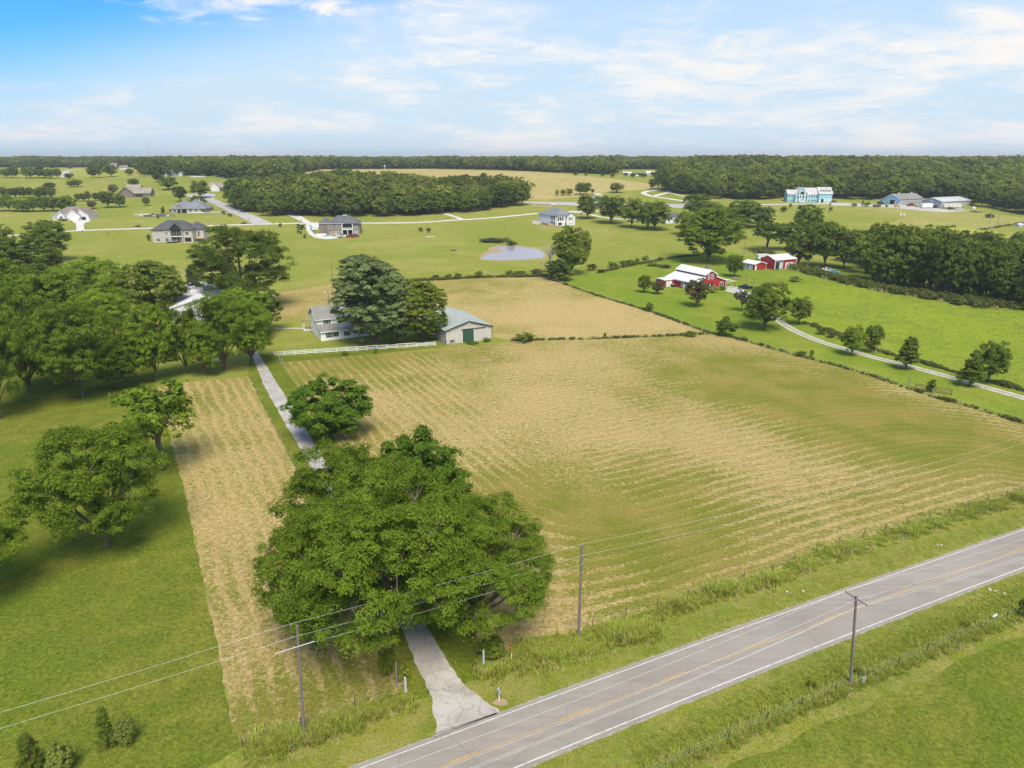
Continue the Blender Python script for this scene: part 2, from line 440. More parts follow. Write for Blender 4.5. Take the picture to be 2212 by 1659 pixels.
M['white_vinyl'] = mottled('white_fence_board', (0.80, 0.80, 0.78), (0.70, 0.70, 0.67), 0.7, 0.6)
M['white'] = mottled('white_paint', (0.78, 0.78, 0.76), (0.70, 0.70, 0.68), 0.5, 0.6)
M['siding'] = ribbed('white_lap_siding', (0.86, 0.86, 0.84), 0.22, 0.6, axis=2, dirt=0.03)
M['glass'] = mottled('dark_window_glass', (0.022, 0.026, 0.032), (0.045, 0.05, 0.058), 1.2, 0.08)
M['curtain_glass'] = mottled('curtained_window', (0.20, 0.21, 0.20), (0.30, 0.30, 0.28), 1.5, 0.2)
M['black'] = mottled('black_paint', (0.018, 0.018, 0.020), (0.03, 0.03, 0.032), 1.0, 0.4)
M['rubber'] = mottled('tyre_rubber', (0.02, 0.02, 0.02), (0.035, 0.035, 0.035), 3.0, 0.8)
M['chrome'] = mottled('wheel_metal', (0.45, 0.45, 0.46), (0.35, 0.35, 0.36), 3.0, 0.3, metal=0.8)
def shingle(name, c):
    d = tuple(v * 0.72 for v in c)
    t = NT(name); p = t.pos(obj=True)
    br = t.n('ShaderNodeTexNoise'); q = t.pos(scale=(1.2, 1.2, 3.5), obj=True); t.l(q, br.inputs['Vector']); br.inputs['Scale'].default_value = 3.0
    br.inputs['Detail'].default_value = 4
    a = t.rng(t.noise(p, 0.25, 4), 0.35, 0.7, 0, 0.6)
    col = t.mix(t.rng(br.outputs[0], 0.35, 0.65), c, d)
    col = t.mix(a, col, tuple(v * 1.2 for v in c))
    return t.out(col, 0.92, br.outputs[0], 0.5, 0.03)
M['sh_grey'] = shingle('grey_green_shingles', (0.235, 0.230, 0.205))
M['sh_charcoal'] = shingle('charcoal_shingles', (0.095, 0.093, 0.100))
M['sh_dark'] = shingle('dark_grey_shingles', (0.125, 0.120, 0.128))
M['sh_blue'] = shingle('slate_grey_shingles', (0.20, 0.205, 0.215))
M['sh_brown'] = shingle('brown_shingles', (0.235, 0.190, 0.165))
M['sh_tan'] = shingle('tan_shingles', (0.29, 0.255, 0.215))
M['sh_pale'] = shingle('pale_pink_grey_shingles', (0.50, 0.47, 0.46))
M['stucco'] = mottled('beige_stucco', (0.52, 0.475, 0.42), (0.45, 0.41, 0.36), 0.6, 0.9, 0.2)
M['white_stucco'] = mottled('white_stucco', (0.74, 0.72, 0.74), (0.66, 0.64, 0.66), 0.6, 0.9, 0.2)
M['cream'] = mottled('cream_wall', (0.70, 0.69, 0.61), (0.62, 0.61, 0.53), 0.6, 0.9, 0.1)
def brick(name, a, b, mort):
    t = NT(name)
    tcn = t.n('ShaderNodeTexCoord'); sx = t.n('ShaderNodeSeparateXYZ'); t.l(tcn.outputs['Object'], sx.inputs[0])
    c = t.n('ShaderNodeCombineXYZ'); t.l(t.math('ADD', sx.outputs[0], sx.outputs[1]), c.inputs[0]); t.l(sx.outputs[2], c.inputs[1])
    br = t.n('ShaderNodeTexBrick'); t.l(c.outputs[0], br.inputs['Vector'])
    br.inputs['Color1'].default_value = a + (1,); br.inputs['Color2'].default_value = b + (1,); br.inputs['Mortar'].default_value = mort + (1,)
    br.inputs['Scale'].default_value = 1.0; br.inputs['Brick Width'].default_value = 0.4; br.inputs['Row Height'].default_value = 0.16
    br.inputs['Mortar Size'].default_value = 0.012
    col = t.mix(t.rng(t.noise(t.pos(obj=True), 0.6, 5), 0.3, 0.7, 0, 0.5), br.outputs['Color'], a)
    return t.out(col, 0.9, br.outputs['Fac'], 0.3, 0.02)
M['brick'] = brick('brown_stone_veneer', (0.235, 0.200, 0.175), (0.175, 0.150, 0.135), (0.30, 0.27, 0.25))
M['brown_brick'] = brick('brown_brick', (0.21, 0.17, 0.155), (0.17, 0.135, 0.125), (0.25, 0.22, 0.20))
M['grey_stone'] = brick('grey_stone_veneer', (0.37, 0.355, 0.34), (0.30, 0.29, 0.28), (0.42, 0.40, 0.38))
M['beige_metal'] = ribbed('beige_sheet_metal', (0.56, 0.515, 0.465), 0.3, 0.5, axis=0, dirt=0.06)
M['green_roof'] = ribbed('sage_green_metal_roof', (0.36, 0.385, 0.345), 0.45, 0.42, axis=1, dirt=0.08)
M['green_trim'] = mottled('dark_green_trim', (0.030, 0.050, 0.042), (0.04, 0.06, 0.05), 1.0, 0.5)
M['green_door'] = ribbed('dark_green_sheet', (0.045, 0.100, 0.068), 0.3, 0.5, axis=0, dirt=0.1)
M['red_metal'] = ribbed('barn_red_sheet_metal', (0.42, 0.035, 0.042), 0.3, 0.5, axis=3, dirt=0.10)
M['red_trim'] = mottled('dark_red_trim', (0.16, 0.02, 0.05), (0.13, 0.02, 0.04), 1.0, 0.5)
M['white_roof'] = ribbed('white_metal_roof', (0.72, 0.70, 0.68), 0.5, 0.45, axis=3, dirt=0.08)
M['white_metal'] = ribbed('white_sheet_metal', (0.68, 0.67, 0.69), 0.3, 0.5, axis=3, dirt=0.08)
M['pale_metal'] = ribbed('pale_grey_metal', (0.60, 0.62, 0.64), 0.3, 0.5, axis=3, dirt=0.05)
M['skyblue'] = ribbed('sky_blue_siding', (0.32, 0.58, 0.68), 0.25, 0.6, axis=2, dirt=0.08)
M['grey_metal'] = ribbed('grey_sheet_metal', (0.40, 0.39, 0.41), 0.3, 0.5, axis=3, dirt=0.05)
M['roof_grey'] = ribbed('grey_metal_roof', (0.44, 0.46, 0.46), 0.5, 0.4, axis=3, dirt=0.05)
M['roof_shop'] = shingle('grey_brown_shingles', (0.235, 0.225, 0.205))
M['raw_wood'] = mottled('raw_deck_wood', (0.47, 0.33, 0.21), (0.40, 0.27, 0.17), 1.5, 0.8, stretch=(1, 1, 4))
M['blue_tarp'] = mottled('bright_blue_tarp', (0.06, 0.42, 0.60), (0.10, 0.52, 0.68), 1.0, 0.5)
M['red_paint'] = mottled('red_vehicle_paint', (0.30, 0.018, 0.028), (0.36, 0.03, 0.04), 1.0, 0.3)
M['navy_paint'] = mottled('black_vehicle_paint', (0.014, 0.015, 0.022), (0.02, 0.022, 0.03), 1.0, 0.15)
M['yellow_paint'] = mottled('yellow_machine_paint', (0.55, 0.36, 0.10), (0.48, 0.30, 0.08), 1.0, 0.4)
M['orange'] = mottled('orange_marker', (0.62, 0.13, 0.05), (0.55, 0.12, 0.05), 1.0, 0.5)
M['rust'] = mottled('rusted_iron', (0.14, 0.075, 0.045), (0.09, 0.06, 0.05), 2.0, 0.85)
M['aframe'] = mottled('galvanised_steel', (0.45, 0.46, 0.46), (0.36, 0.37, 0.37), 2.0, 0.45, metal=0.3)
M['rock'] = mottled('pale_limestone', (0.55, 0.53, 0.50), (0.42, 0.40, 0.38), 1.0, 0.95, 0.5)
M['reeds'] = leaf_mat('pale_reeds', (0.20, 0.23, 0.12), (0.28, 0.30, 0.18), (0.2, 0.22, 0.14))

# ------------------------------------------------------------------ foliage
def leaves_mesh(name, P, Nn, L, wid, seed, grp=None):
    """one quad per leaf spray; P centres, Nn normals, L lengths"""
    rg = np.random.default_rng(seed)
    n = len(P)
    rv = rg.normal(size=(n, 3))
    a = rv - Nn * (rv * Nn).sum(1)[:, None]
    a /= np.linalg.norm(a, axis=1)[:, None] + 1e-9
    b = np.cross(Nn, a)
    a *= (L * 0.5)[:, None]; b *= (L * 0.5 * wid)[:, None]
    V = np.empty((n, 4, 3))
    V[:, 0] = P - a; V[:, 1] = P - b * 1.0 + a * 0.1; V[:, 2] = P + a; V[:, 3] = P + b + a * 0.1
    V[:, 2, 2] -= L * 0.18; V[:, 0, 2] -= L * 0.05
    me = bpy.data.meshes.new(name)
    me.vertices.add(4 * n); me.vertices.foreach_set('co', V.reshape(-1))
    me.loops.add(4 * n); me.loops.foreach_set('vertex_index', np.arange(4 * n, dtype=np.int32))
    me.polygons.add(n); me.polygons.foreach_set('loop_start', np.arange(0, 4 * n, 4, dtype=np.int32))
    me.update(calc_edges=True)
    at = me.attributes.new('tint', 'FLOAT', 'POINT')
    base = rg.random(n)
    if grp is not None: base = 0.45 * base + 0.55 * rg.random(int(grp.max()) + 1)[grp]
    at.data.foreach_set('value', np.repeat(base, 4).astype(np.float32))
    return me

def crown_points(seed, Ht, Wd, nclump, per, shape='broad', bottom=0.22, lobes=9, rc_f=0.085, gap=0.30):
    """clump centres on the outside of overlapping lobes, leaves over each clump"""
    rg = np.random.default_rng(seed)
    a = Wd / 2; z0 = Ht * bottom; c = (Ht - z0) / 2; zc = z0 + c
    LB = []
    for i in range(lobes):
        if shape == 'cone':
            h = (i + 0.5) / lobes; r = a * (0.30 + 0.62 * (1 - h) ** 0.8) * rg.uniform(0.75, 0.95)
            ang = i * 2.4; off = a * 0.25 * (1 - h)
            LB.append((math.cos(ang) * off, math.sin(ang) * off, z0 + h * 2 * c * 0.92 + 0.02 * c, r * 0.85, c * 0.32))
            continue
        if shape == 'wide':
            ang = i * 2.399 + rg.uniform(-.35, .35); v_ = 0.96 - 1.72 * (i + 0.5) / lobes; h_ = math.sqrt(max(0, 1 - v_ * v_))
            q = rg.uniform(0.52, 0.72); rr = a * q * h_; lz = zc + c * v_ * rg.uniform(0.55, 0.72)
            r = a * rg.uniform(0.27, 0.40); rz = c * rg.uniform(0.28, 0.42)
        elif shape == 'column':
            ang = i * 2.399; h = (i + .5) / lobes; rr = a * 0.35; lz = z0 + 2 * c * h * 0.9 + c * 0.05
            r = a * rg.uniform(0.45, 0.62); rz = c * 0.28
        else:
            ang = i * 2.399 + rg.uniform(-.4, .4); v_ = 0.95 - 1.85 * (i + 0.5) / lobes; h_ = math.sqrt(max(0, 1 - v_ * v_))
            q = rg.uniform(0.48, 0.66); rr = a * q * h_; lz = zc + c * v_ * rg.uniform(0.52, 0.68)
            r = a * rg.uniform(0.32, 0.46); rz = c * rg.uniform(0.32, 0.46)
        x, y = math.cos(ang) * rr, math.sin(ang) * rr
        LB.append((x, y, lz, r, rz))
    LB = np.array(LB)
    rc = Wd * rc_f
    C = []; D = []
    tries = 0
    while len(C) < nclump and tries < nclump * 30:
        tries += 1
        k = rg.integers(len(LB)); lb = LB[k]
        d = rg.normal(size=3); d /= np.linalg.norm(d)
        if d[2] < -0.45 and rg.random() < 0.6: continue
        f = rg.uniform(0.80, 1.06) if rg.random() < 0.86 else rg.uniform(0.25, 0.8)
        p = lb[:3] + d * np.array([lb[3], lb[3], lb[4]]) * f
        # keep only what is outside the other lobes
        q = (p - LB[:, :3]) / LB[:, [3, 3, 4]]
        ins = (q ** 2).sum(1) ** 0.5; ins[k] = 9
        if ins.min() < 0.72: continue
        if mnoise.noise(Vector((p[0], p[1], p[2])) * (5.0 / Wd) + Vector((seed * 3.1, 0, 0))) < -gap: continue
        if p[2] < z0 * 0.7: continue
        C.append(p); D.append(d)
    C = np.array(C); D = np.array(D)
    # leaves
    n = len(C) * per
    idx = np.repeat(np.arange(len(C)), per)
    r = rg.normal(size=(n, 3)); r /= np.linalg.norm(r, axis=1)[:, None]
    r[:, 2] = np.where(r[:, 2] < -0.2, -r[:, 2], r[:, 2])
    cr = rc * rg.uniform(0.6, 1.35, size=len(C))
    rad = np.where(rg.random(n) < 0.10, rg.uniform(1.0, 1.6, size=n), rg.uniform(0.45, 1.0, size=n) ** 0.7)
    P = C[idx] + r * (rad * cr[idx])[:, None] * np.array([1, 1, 0.74])
    # drooping tips away from the trunk
    hor = P[:, :2] / (np.linalg.norm(P[:, :2], axis=1)[:, None] + 1e-6)
    Nn = r * 0.75 + D[idx] * 0.45 + rg.normal(size=(n, 3)) * 0.38; Nn[:, 2] += 0.35
    Nn /= np.linalg.norm(Nn, axis=1)[:, None]
    return C, D, P, Nn, LB, idx

def limb_mesh(name, Ht, Wd, LB, C, seed, bottom=0.22, tr=None, twigs=40, lean=0.0, n=8):
    rg = random.Random(seed)
    tr = tr or Ht * 0.028
    mb = MB()
    fork = Ht * bottom * 1.05
    top = Vector((rg.uniform(-.1, .1) * Wd * .2, rg.uniform(-.1, .1) * Wd * .2, Ht * 0.80))
    p = [Vector((0, 0, -0.3)), Vector((0, 0, 0.35)), Vector((0.02 * Ht * rg.uniform(-1, 1), 0.01 * Ht, fork * 0.6)), Vector((0.0, 0.02 * Ht * rg.uniform(-1, 1), fork)),
         Vector((top.x * .5, top.y * .5, Ht * 0.55)), top]
    mb.tube(p, [tr * 1.6, tr * 1.15, tr * 0.95, tr * 0.9, tr * 0.5, tr * 0.12], n)
    ends = []
    for lb in LB:
        e_ = Vector(lb[:3])
        s_ = Vector((0, 0, fork * rg.uniform(0.85, 1.5)))
        mid = s_.lerp(e_, 0.5) + Vector((rg.uniform(-1, 1), rg.uniform(-1, 1), rg.uniform(0.0, 1.2))) * Wd * 0.03
        pts = [s_, s_.lerp(mid, .5) + Vector((0, 0, .01 * Ht)), mid, e_]
        mb.tube(pts, [tr * .55, tr * .42, tr * .30, tr * .13], max(5, n - 3), False)
        ends += [mid, e_]
    if len(C):
        for i in range(twigs):
            c = Vector(C[rg.randrange(len(C))])
            s_ = min(ends, key=lambda q: (q - c).length)
            mb.tube([s_, s_.lerp(c, .5) + Vector((0, 0, Ht * .008)), c], [tr * .16, tr * .10, tr * .04], 4, False)
    me = mesh_from(name, mb.V, mb.F)
    for po in me.polygons: po.use_smooth = True
    me.materials.append(M['bark'])
    return me

KINDS = {}
def make_kind(key, Ht, Wd, nclump, per, leaf, mat, **kw):
    """a tree kind at unit size: mesh data scaled per tree"""
    variants = kw.pop('variants', 1); wid = kw.pop('wid', 0.55); tw = kw.pop('twigs', 40); tr = kw.pop('tr', None); nn = kw.pop('n', 8)
    KINDS[key] = []
    for v in range(variants):
        seed = (sum(ord(ch) for ch in key) * 7 + v * 131) % 9973
        C, D, P, Nn, LB, grp = crown_points(seed, Ht, Wd, nclump, per, **kw)
        rg = np.random.default_rng(seed + 1)
        L = leaf * rg.uniform(0.65, 1.35, size=len(P))
        cm = leaves_mesh('crown_' + key, P, Nn, L, wid, seed, grp)
        cm.materials.append(M[mat])
        # true extents, so that a wanted height and width can be met
        ext = (np.percentile(P[:, 2], 99.7), np.percentile(np.abs(P[:, 0]), 99.0) * 2)
        tm = limb_mesh('trunk_' + key, Ht, Wd, LB, C, seed, kw.get('bottom', 0.22), tr, tw, n=nn)
        KINDS[key].append((cm, tm, ext, kw.get('bottom', 0.22)))

make_kind('grand', 20, 24, 1000, 120, 0.33, 'leaf_walnut', shape='wide', bottom=0.08, lobes=24, rc_f=0.038, gap=0.16, variants=2, wid=0.34, twigs=120, n=12, tr=0.55)
make_kind('walnut', 16, 18, 680, 84, 0.36, 'leaf_walnut', shape='wide', bottom=0.08, lobes=20, rc_f=0.046, gap=0.14, variants=3, wid=0.36, twigs=80, tr=0.30)
make_kind('oak', 16, 16, 560, 62, 0.42, 'leaf', shape='broad', bottom=0.08, lobes=18, rc_f=0.052, gap=0.18, variants=3, twigs=60, tr=0.28)
make_kind('round', 6, 7.0, 300, 90, 0.27, 'leaf_lime', shape='broad', bottom=0.02, lobes=18, rc_f=0.06, gap=0.6, variants=1, twigs=20, wid=0.4)
make_kind('maple', 16, 13, 700, 70, 0.38, 'leaf_silver', shape='broad', bottom=0.02, lobes=26, rc_f=0.046, gap=0.25, variants=2, twigs=40, tr=0.25)
make_kind('midtree', 14, 13, 230, 34, 0.70, 'leaf', shape='broad', bottom=0.10, lobes=14, rc_f=0.080, gap=0.32, variants=5, twigs=26, n=6, tr=0.26)
make_kind('open', 14, 12, 85, 30, 0.80, 'leaf', shape='broad', bottom=0.28, lobes=8, rc_f=0.085, gap=0.12, variants=2, twigs=40, n=6)
make_kind('cone', 10, 7, 140, 34, 0.55, 'leaf_dark', shape='cone', bottom=0.17, lobes=8, rc_f=0.085, gap=0.45, variants=2, twigs=20, n=6)
make_kind('pine', 6, 4, 120, 46, 0.34, 'leaf_grey', shape='cone', bottom=0.05, lobes=8, rc_f=0.085, gap=0.6, variants=1, twigs=10, n=6, wid=0.2)
make_kind('column', 12, 6, 110, 32, 0.65, 'leaf', shape='column', bottom=0.14, lobes=8, rc_f=0.11, gap=0.35, variants=2, twigs=20, n=6)
make_kind('bush', 2, 3, 50, 34, 0.24, 'leaf_dark', shape='broad', bottom=0.0, lobes=7, rc_f=0.11, gap=0.5, variants=3, twigs=6, n=5, tr=0.05)
make_kind('hedge', 14, 13, 190, 34, 0.80, 'leaf', shape='broad', bottom=0.02, lobes=14, rc_f=0.080, gap=0.5, variants=3, twigs=20, n=6)
make_kind('scrub', 2, 2.6, 22, 14, 0.36, 'weed_dark', shape='broad', bottom=0.0, lobes=7, rc_f=0.13, gap=0.6, variants=3, twigs=0, n=4, tr=0.03)
make_kind('far', 14, 13, 76, 12, 1.7, 'leaf_far', shape='broad', bottom=0.06, lobes=10, rc_f=0.10, gap=0.5, variants=4, twigs=0, n=5)

def kind_tree(kind, v, loc, Ht, Wd, rot, name='tree', mat=None, label=None, cat='tree', group=None, trunkmat=None):
    cm, tm, ext, bot = KINDS[kind][v % len(KINDS[kind])]
    o = thing(name, label, cat, loc, 0, group)
    sx = Wd / ext[1]; sz = Ht / ext[0]
    for nm, me, mt in (('crown', cm, mat), ('trunk', tm, trunkmat)):
        c = bpy.data.objects.new(nm, me); COL.objects.link(c); c.parent = o
        c.rotation_euler = (0, 0, rot); c.scale = (sx, sx, sz)
        if mt:
            c.material_slots[0].link = 'OBJECT'; c.material_slots[0].material = M[mt]
    return o
def tree_size(x, y, w, h, bottom=0.2):
    """ground point and real height/width of a tree whose trunk foot is at x, y and whose outline is w by h in picture units"""
    g = G(x, y); m = mpp(g); W_ = w * m; T = h * m * 0.85
    sph = [(math.cos(a) * math.cos(b), math.sin(a) * math.cos(b), math.sin(b)) for b in (-.6, -.2, .2, .6, .9, 1.2, 1.57) for a in np.linspace(0, 5.76, 12)]
    for _ in range(7):
        zc = T * (1 + bottom) / 2; c = T * (1 - bottom) / 2
        q = [proj((g.x + a * W_ / 2 * .96, g.y + b * W_ / 2 * .96, g.z + zc + d * c)) for a, b, d in sph]
        wx = max(p[0] for p in q) - min(p[0] for p in q); hy = y - min(p[1] for p in q)
        W_ *= w / wx; T *= max(0.5, min(1.6, h / hy)); T = max(T, 0.25 * h * m)
    return g, T, W_
TREE_N = [0]
def ptree(kind, x, y, w, h, label, mat=None, name='tree', cat='tree', group=None, v=None, trunkmat=None):
    TREE_N[0] += 1; k = TREE_N[0]
    g, T, W_ = tree_size(x, y, w, h, KINDS[kind][0][3])
    return kind_tree(kind, k if v is None else v, g, T, W_, (k * 2.39996) % 6.283, name, mat, label, cat, group, trunkmat)

# ------------------------------------------------------------------ sheets, strips, scatters
def densify(poly, step, amp=0.0, seed=0):
    rg = random.Random(seed); out_ = []
    n = len(poly)
    for i in range(n):
        a = Vector(poly[i][:2]); b = Vector(poly[(i + 1) % n][:2])
        k = max(1, int((b - a).length / step))
        nrm = Vector((-(b - a).y, (b - a).x)).normalized() if (b - a).length > 0 else Vector((0, 0))
        for j in range(k):
            p = a.lerp(b, j / k)
            if amp and j: p = p + nrm * rg.uniform(-amp, amp)
            out_.append(p)
    return out_
def inside(x, y, poly):
    r = False; n = len(poly); j = n - 1
    for i in range(n):
        xi, yi = poly[i][0], poly[i][1]; xj, yj = poly[j][0], poly[j][1]
        if (yi > y) != (yj > y) and x < (xj - xi) * (y - yi) / (yj - yi) + xi: r = not r
        j = i
    return r
def sheet(name, poly, mat, zoff, cell=8.0, amp=0.0, attrs=None, kind='structure', edge=4.0, seed=1, zf=None):
    poly = densify(poly, edge, amp, seed)
    xs = [p[0] for p in poly]; ys = [p[1] for p in poly]
    pts = [Vector((p[0], p[1])) for p in poly]
    n = len(pts)
    rg = random.Random(seed)
    y = min(ys) + cell * .5
    while y < max(ys):
        x = min(xs) + cell * .5
        while x < max(xs):
            if inside(x, y, poly): pts.append(Vector((x + rg.uniform(-.1, .1) * cell, y + rg.uniform(-.1, .1) * cell)))
            x += cell
        y += cell
    r = mgeo.delaunay_2d_cdt(pts, [(i, (i + 1) % n) for i in range(n)], [], 1, 1e-4)
    V = [(p.x, p.y, (zf(p.x, p.y) if zf else E(p.y)) + zoff) for p in r[0]]
    me = mesh_from(name, V, [tuple(f) for f in r[2]])
    bm = bmesh.new(); bm.from_mesh(me); bmesh.ops.recalc_face_normals(bm, faces=bm.faces)
    if bm.faces and sum(f.normal.z for f in bm.faces) < 0: bmesh.ops.reverse_faces(bm, faces=bm.faces)
    bm.to_mesh(me); bm.free()
    if attrs:
        for an, fn in attrs.items():
            at = me.attributes.new(an, 'FLOAT', 'POINT')
            at.data.foreach_set('value', np.array([fn(v.co.x, v.co.y) for v in me.vertices], dtype=np.float32))
    return tag(link(name, me, M[mat]), kind=kind)
def strip_mesh(pts, wid, zoff, step=5.0, off=0.0, amp=0.0, seed=3):
    """ribbon along ground points, offset sideways by off"""
    rg = random.Random(seed)
    P = [Vector(p[:2]) for p in pts]
    D_ = []
    for i in range(len(P) - 1):
        k = max(1, int((P[i + 1] - P[i]).length / step))
        for j in range(k):
            # Catmull-Rom through the points
            p0 = P[max(i - 1, 0)]; p1 = P[i]; p2 = P[i + 1]; p3 = P[min(i + 2, len(P) - 1)]; t = j / k
            D_.append(0.5 * ((2 * p1) + (p2 - p0) * t + (2 * p0 - 5 * p1 + 4 * p2 - p3) * t * t + (3 * p1 - p0 - 3 * p2 + p3) * t ** 3))
    D_.append(P[-1])
    V = []; Fc = []
    for i, p in enumerate(D_):
        d = (D_[min(i + 1, len(D_) - 1)] - D_[max(i - 1, 0)]).normalized(); nrm = Vector((-d.y, d.x))
        f = i / (len(D_) - 1)
        w = wid(f) if callable(wid) else wid
        for s_ in (-0.5, 0.5):
            q = p + nrm * (off + s_ * w + (rg.uniform(-amp, amp) if amp else 0))
            V.append((q.x, q.y, E(q.y) + zoff))
    for i in range(len(D_) - 1): Fc.append((2 * i, 2 * i + 2, 2 * i + 3, 2 * i + 1))
    return V, Fc
def strip(name, pts, wid, mat, zoff, kind='structure', **kw):
    V, Fc = strip_mesh(pts, wid, zoff, **kw)
    me = mesh_from(name, V, Fc)
    if me.polygons and sum(p.normal.z for p in me.polygons) < 0: me.flip_normals()
    return tag(link(name, me, M[mat]), kind=kind)

def scatter(name, pts, scales, protos, mat=None, parent=None, seed=0):
    """one 'stuff' object: small meshes placed on its points by geometry nodes"""
    me = bpy.data.meshes.new(name)
    me.vertices.add(len(pts)); me.vertices.foreach_set('co', np.array(pts, dtype=np.float32).reshape(-1))
    at = me.attributes.new('sc', 'FLOAT_VECTOR', 'POINT'); at.data.foreach_set('vector', np.array(scales, dtype=np.float32).reshape(-1))
    rg = np.random.default_rng(seed)
    ar = me.attributes.new('rz', 'FLOAT', 'POINT'); ar.data.foreach_set('value', (rg.random(len(pts)) * 6.283).astype(np.float32))
    ai = me.attributes.new('pick', 'INT', 'POINT'); ai.data.foreach_set('value', rg.integers(0, len(protos), len(pts)).astype(np.int32))
    o = link(name, me, None)
    cl_ = bpy.data.collections.new('kit_' + name)
    for i, pm in enumerate(protos):
        po = bpy.data.objects.new('kit_piece_%02d' % i, pm); cl_.objects.link(po)
    g = bpy.data.node_groups.new('scatter_' + name, 'GeometryNodeTree')
    g.interface.new_socket('Geometry', in_out='INPUT', socket_type='NodeSocketGeometry')
    g.interface.new_socket('Geometry', in_out='OUTPUT', socket_type='NodeSocketGeometry')
    gi = g.nodes.new('NodeGroupInput'); go = g.nodes.new('NodeGroupOutput')
    ip = g.nodes.new('GeometryNodeInstanceOnPoints'); ci = g.nodes.new('GeometryNodeCollectionInfo')
    ci.inputs['Collection'].default_value = cl_; ci.inputs['Separate Children'].default_value = True; ci.inputs['Reset Children'].default_value = True
    ip.inputs['Pick Instance'].default_value = True
    def attr(nm, ty):
        a = g.nodes.new('GeometryNodeInputNamedAttribute'); a.data_type = ty; a.inputs['Name'].default_value = nm; return a.outputs['Attribute']
    cx = g.nodes.new('ShaderNodeCombineXYZ'); g.links.new(attr('rz', 'FLOAT'), cx.inputs[2])
    g.links.new(gi.outputs[0], ip.inputs['Points']); g.links.new(ci.outputs[0], ip.inputs['Instance'])
    g.links.new(attr('pick', 'INT'), ip.inputs['Instance Index'])
    g.links.new(cx.outputs[0], ip.inputs['Rotation']); g.links.new(attr('sc', 'FLOAT_VECTOR'), ip.inputs['Scale'])
    g.links.new(ip.outputs[0], go.inputs[0])
    md = o.modifiers.new('scatter', 'NODES'); md.node_group = g
    o['kind'] = 'stuff'
    if parent: o.parent = parent
    return o
def blades(name, n, rad, h, w, mat, seed, lay=0.0):
    """a tuft of thin blades; lay = 1 lies them flat like cut straw"""
    rg = random.Random(seed); V = []; Fc = []; T = []
    for i in range(n):
        a = rg.uniform(0, 6.283); r = rad * math.sqrt(rg.random())
        p = Vector((math.cos(a) * r, math.sin(a) * r, 0))
        b = rg.uniform(0, 6.283); hh = h * rg.uniform(0.5, 1.2)
        side = Vector((math.cos(b), math.sin(b), 0)) * w * rg.uniform(.6, 1.3)
        tilt = Vector((math.cos(b + 1.57), math.sin(b + 1.57), 0)) * hh * (rg.choice((-1, 1)) * rg.uniform(.3, 1.1) if not lay else rg.choice((-1, 1)))
        tip = p + tilt + Vector((0, 0, hh * (1 - lay) + lay * rg.uniform(0.02, 0.10)))
        if lay: p = p + Vector((0, 0, rg.uniform(0.02, 0.08)))
        k = len(V)
        mid = p.lerp(tip, .55) + Vector((0, 0, .04 * hh))
        V += [p - side * .5, p + side * .5, mid + side * .45, mid - side * .45, tip]
        Fc += [(k, k + 1, k + 2, k + 3), (k + 3, k + 2, k + 4)]
        T += [rg.random()] * 5
    me = mesh_from(name, V, Fc)
    at = me.attributes.new('tint', 'FLOAT', 'POINT'); at.data.foreach_set('value', np.array(T, dtype=np.float32))
    me.materials.append(M[mat])
    return me
KIT = {
    'weed': [blades('weed_tuft', 26, 0.42, 0.62, 0.06, 'weed', s) for s in (1, 2, 3)] + [blades('dry_tuft', 22, 0.4, 0.6, 0.05, 'weed_dry', 4)],
    'weedgreen': [blades('green_tuft', 26, 0.40, 0.5, 0.07, 'weed', s) for s in (11, 12, 13)],
    'brush': [blades('brush_tuft', 30, 0.5, 0.8, 0.12, 'weed_dark', s) for s in (5, 6)] + [blades('brush_dry', 22, 0.5, 0.6, 0.07, 'weed_dry', 7)],
    'straw': [blades('straw_tuft', 22, 0.5, 0.45, 0.035, 'straw', s, 0.85) for s in (21, 22, 23)],
    'turf': [blades('turf_tuft', 20, 0.28, 0.09, 0.035, 'weed', s, 0.2) for s in (31, 32)],
}
def scaled(me, k):
    m2 = me.copy(); m2.transform(__import__('mathutils').Matrix.Scale(k, 4)); return m2
KIT['scrub'] = [scaled(KINDS['scrub'][v][0], .5) for v in range(3)] + [KIT['brush'][2]]
def line_points(pts, n, spread, seed):
    rg = random.Random(seed); P = [Vector(p[:2]) for p in pts]
    L = [(P[i + 1] - P[i]).length for i in range(len(P) - 1)]; tot = sum(L); out_ = []
    for _ in range(n):
        d = rg.random() * tot; i = 0
        while d > L[i] and i < len(L) - 1: d -= L[i]; i += 1
        dr = (P[i + 1] - P[i]).normalized(); q = P[i] + dr * d + Vector((-dr.y, dr.x)) * rg.gauss(0, spread)
        out_.append(q)
    return out_

# ================================================================== the ground
def ground():
    ys = list(np.arange(-300, 300, 30.0)) + list(np.arange(300, 1055, 5.0)) + list(np.geomspace(1060, 14000, 60))
    xs = list(np.linspace(-11000, 11000, 9))
    V = []; Fc = []
    for y in ys:
        for x in xs: V.append((x, y, E(y)))
    n = len(xs)
    for j in range(len(ys) - 1):
        for i in range(n - 1): Fc.append((j * n + i, j * n + i + 1, (j + 1) * n + i + 1, (j + 1) * n + i))
    return tag(link('ground', mesh_from('ground', V, Fc), M['lawn']), kind='structure')
ground()

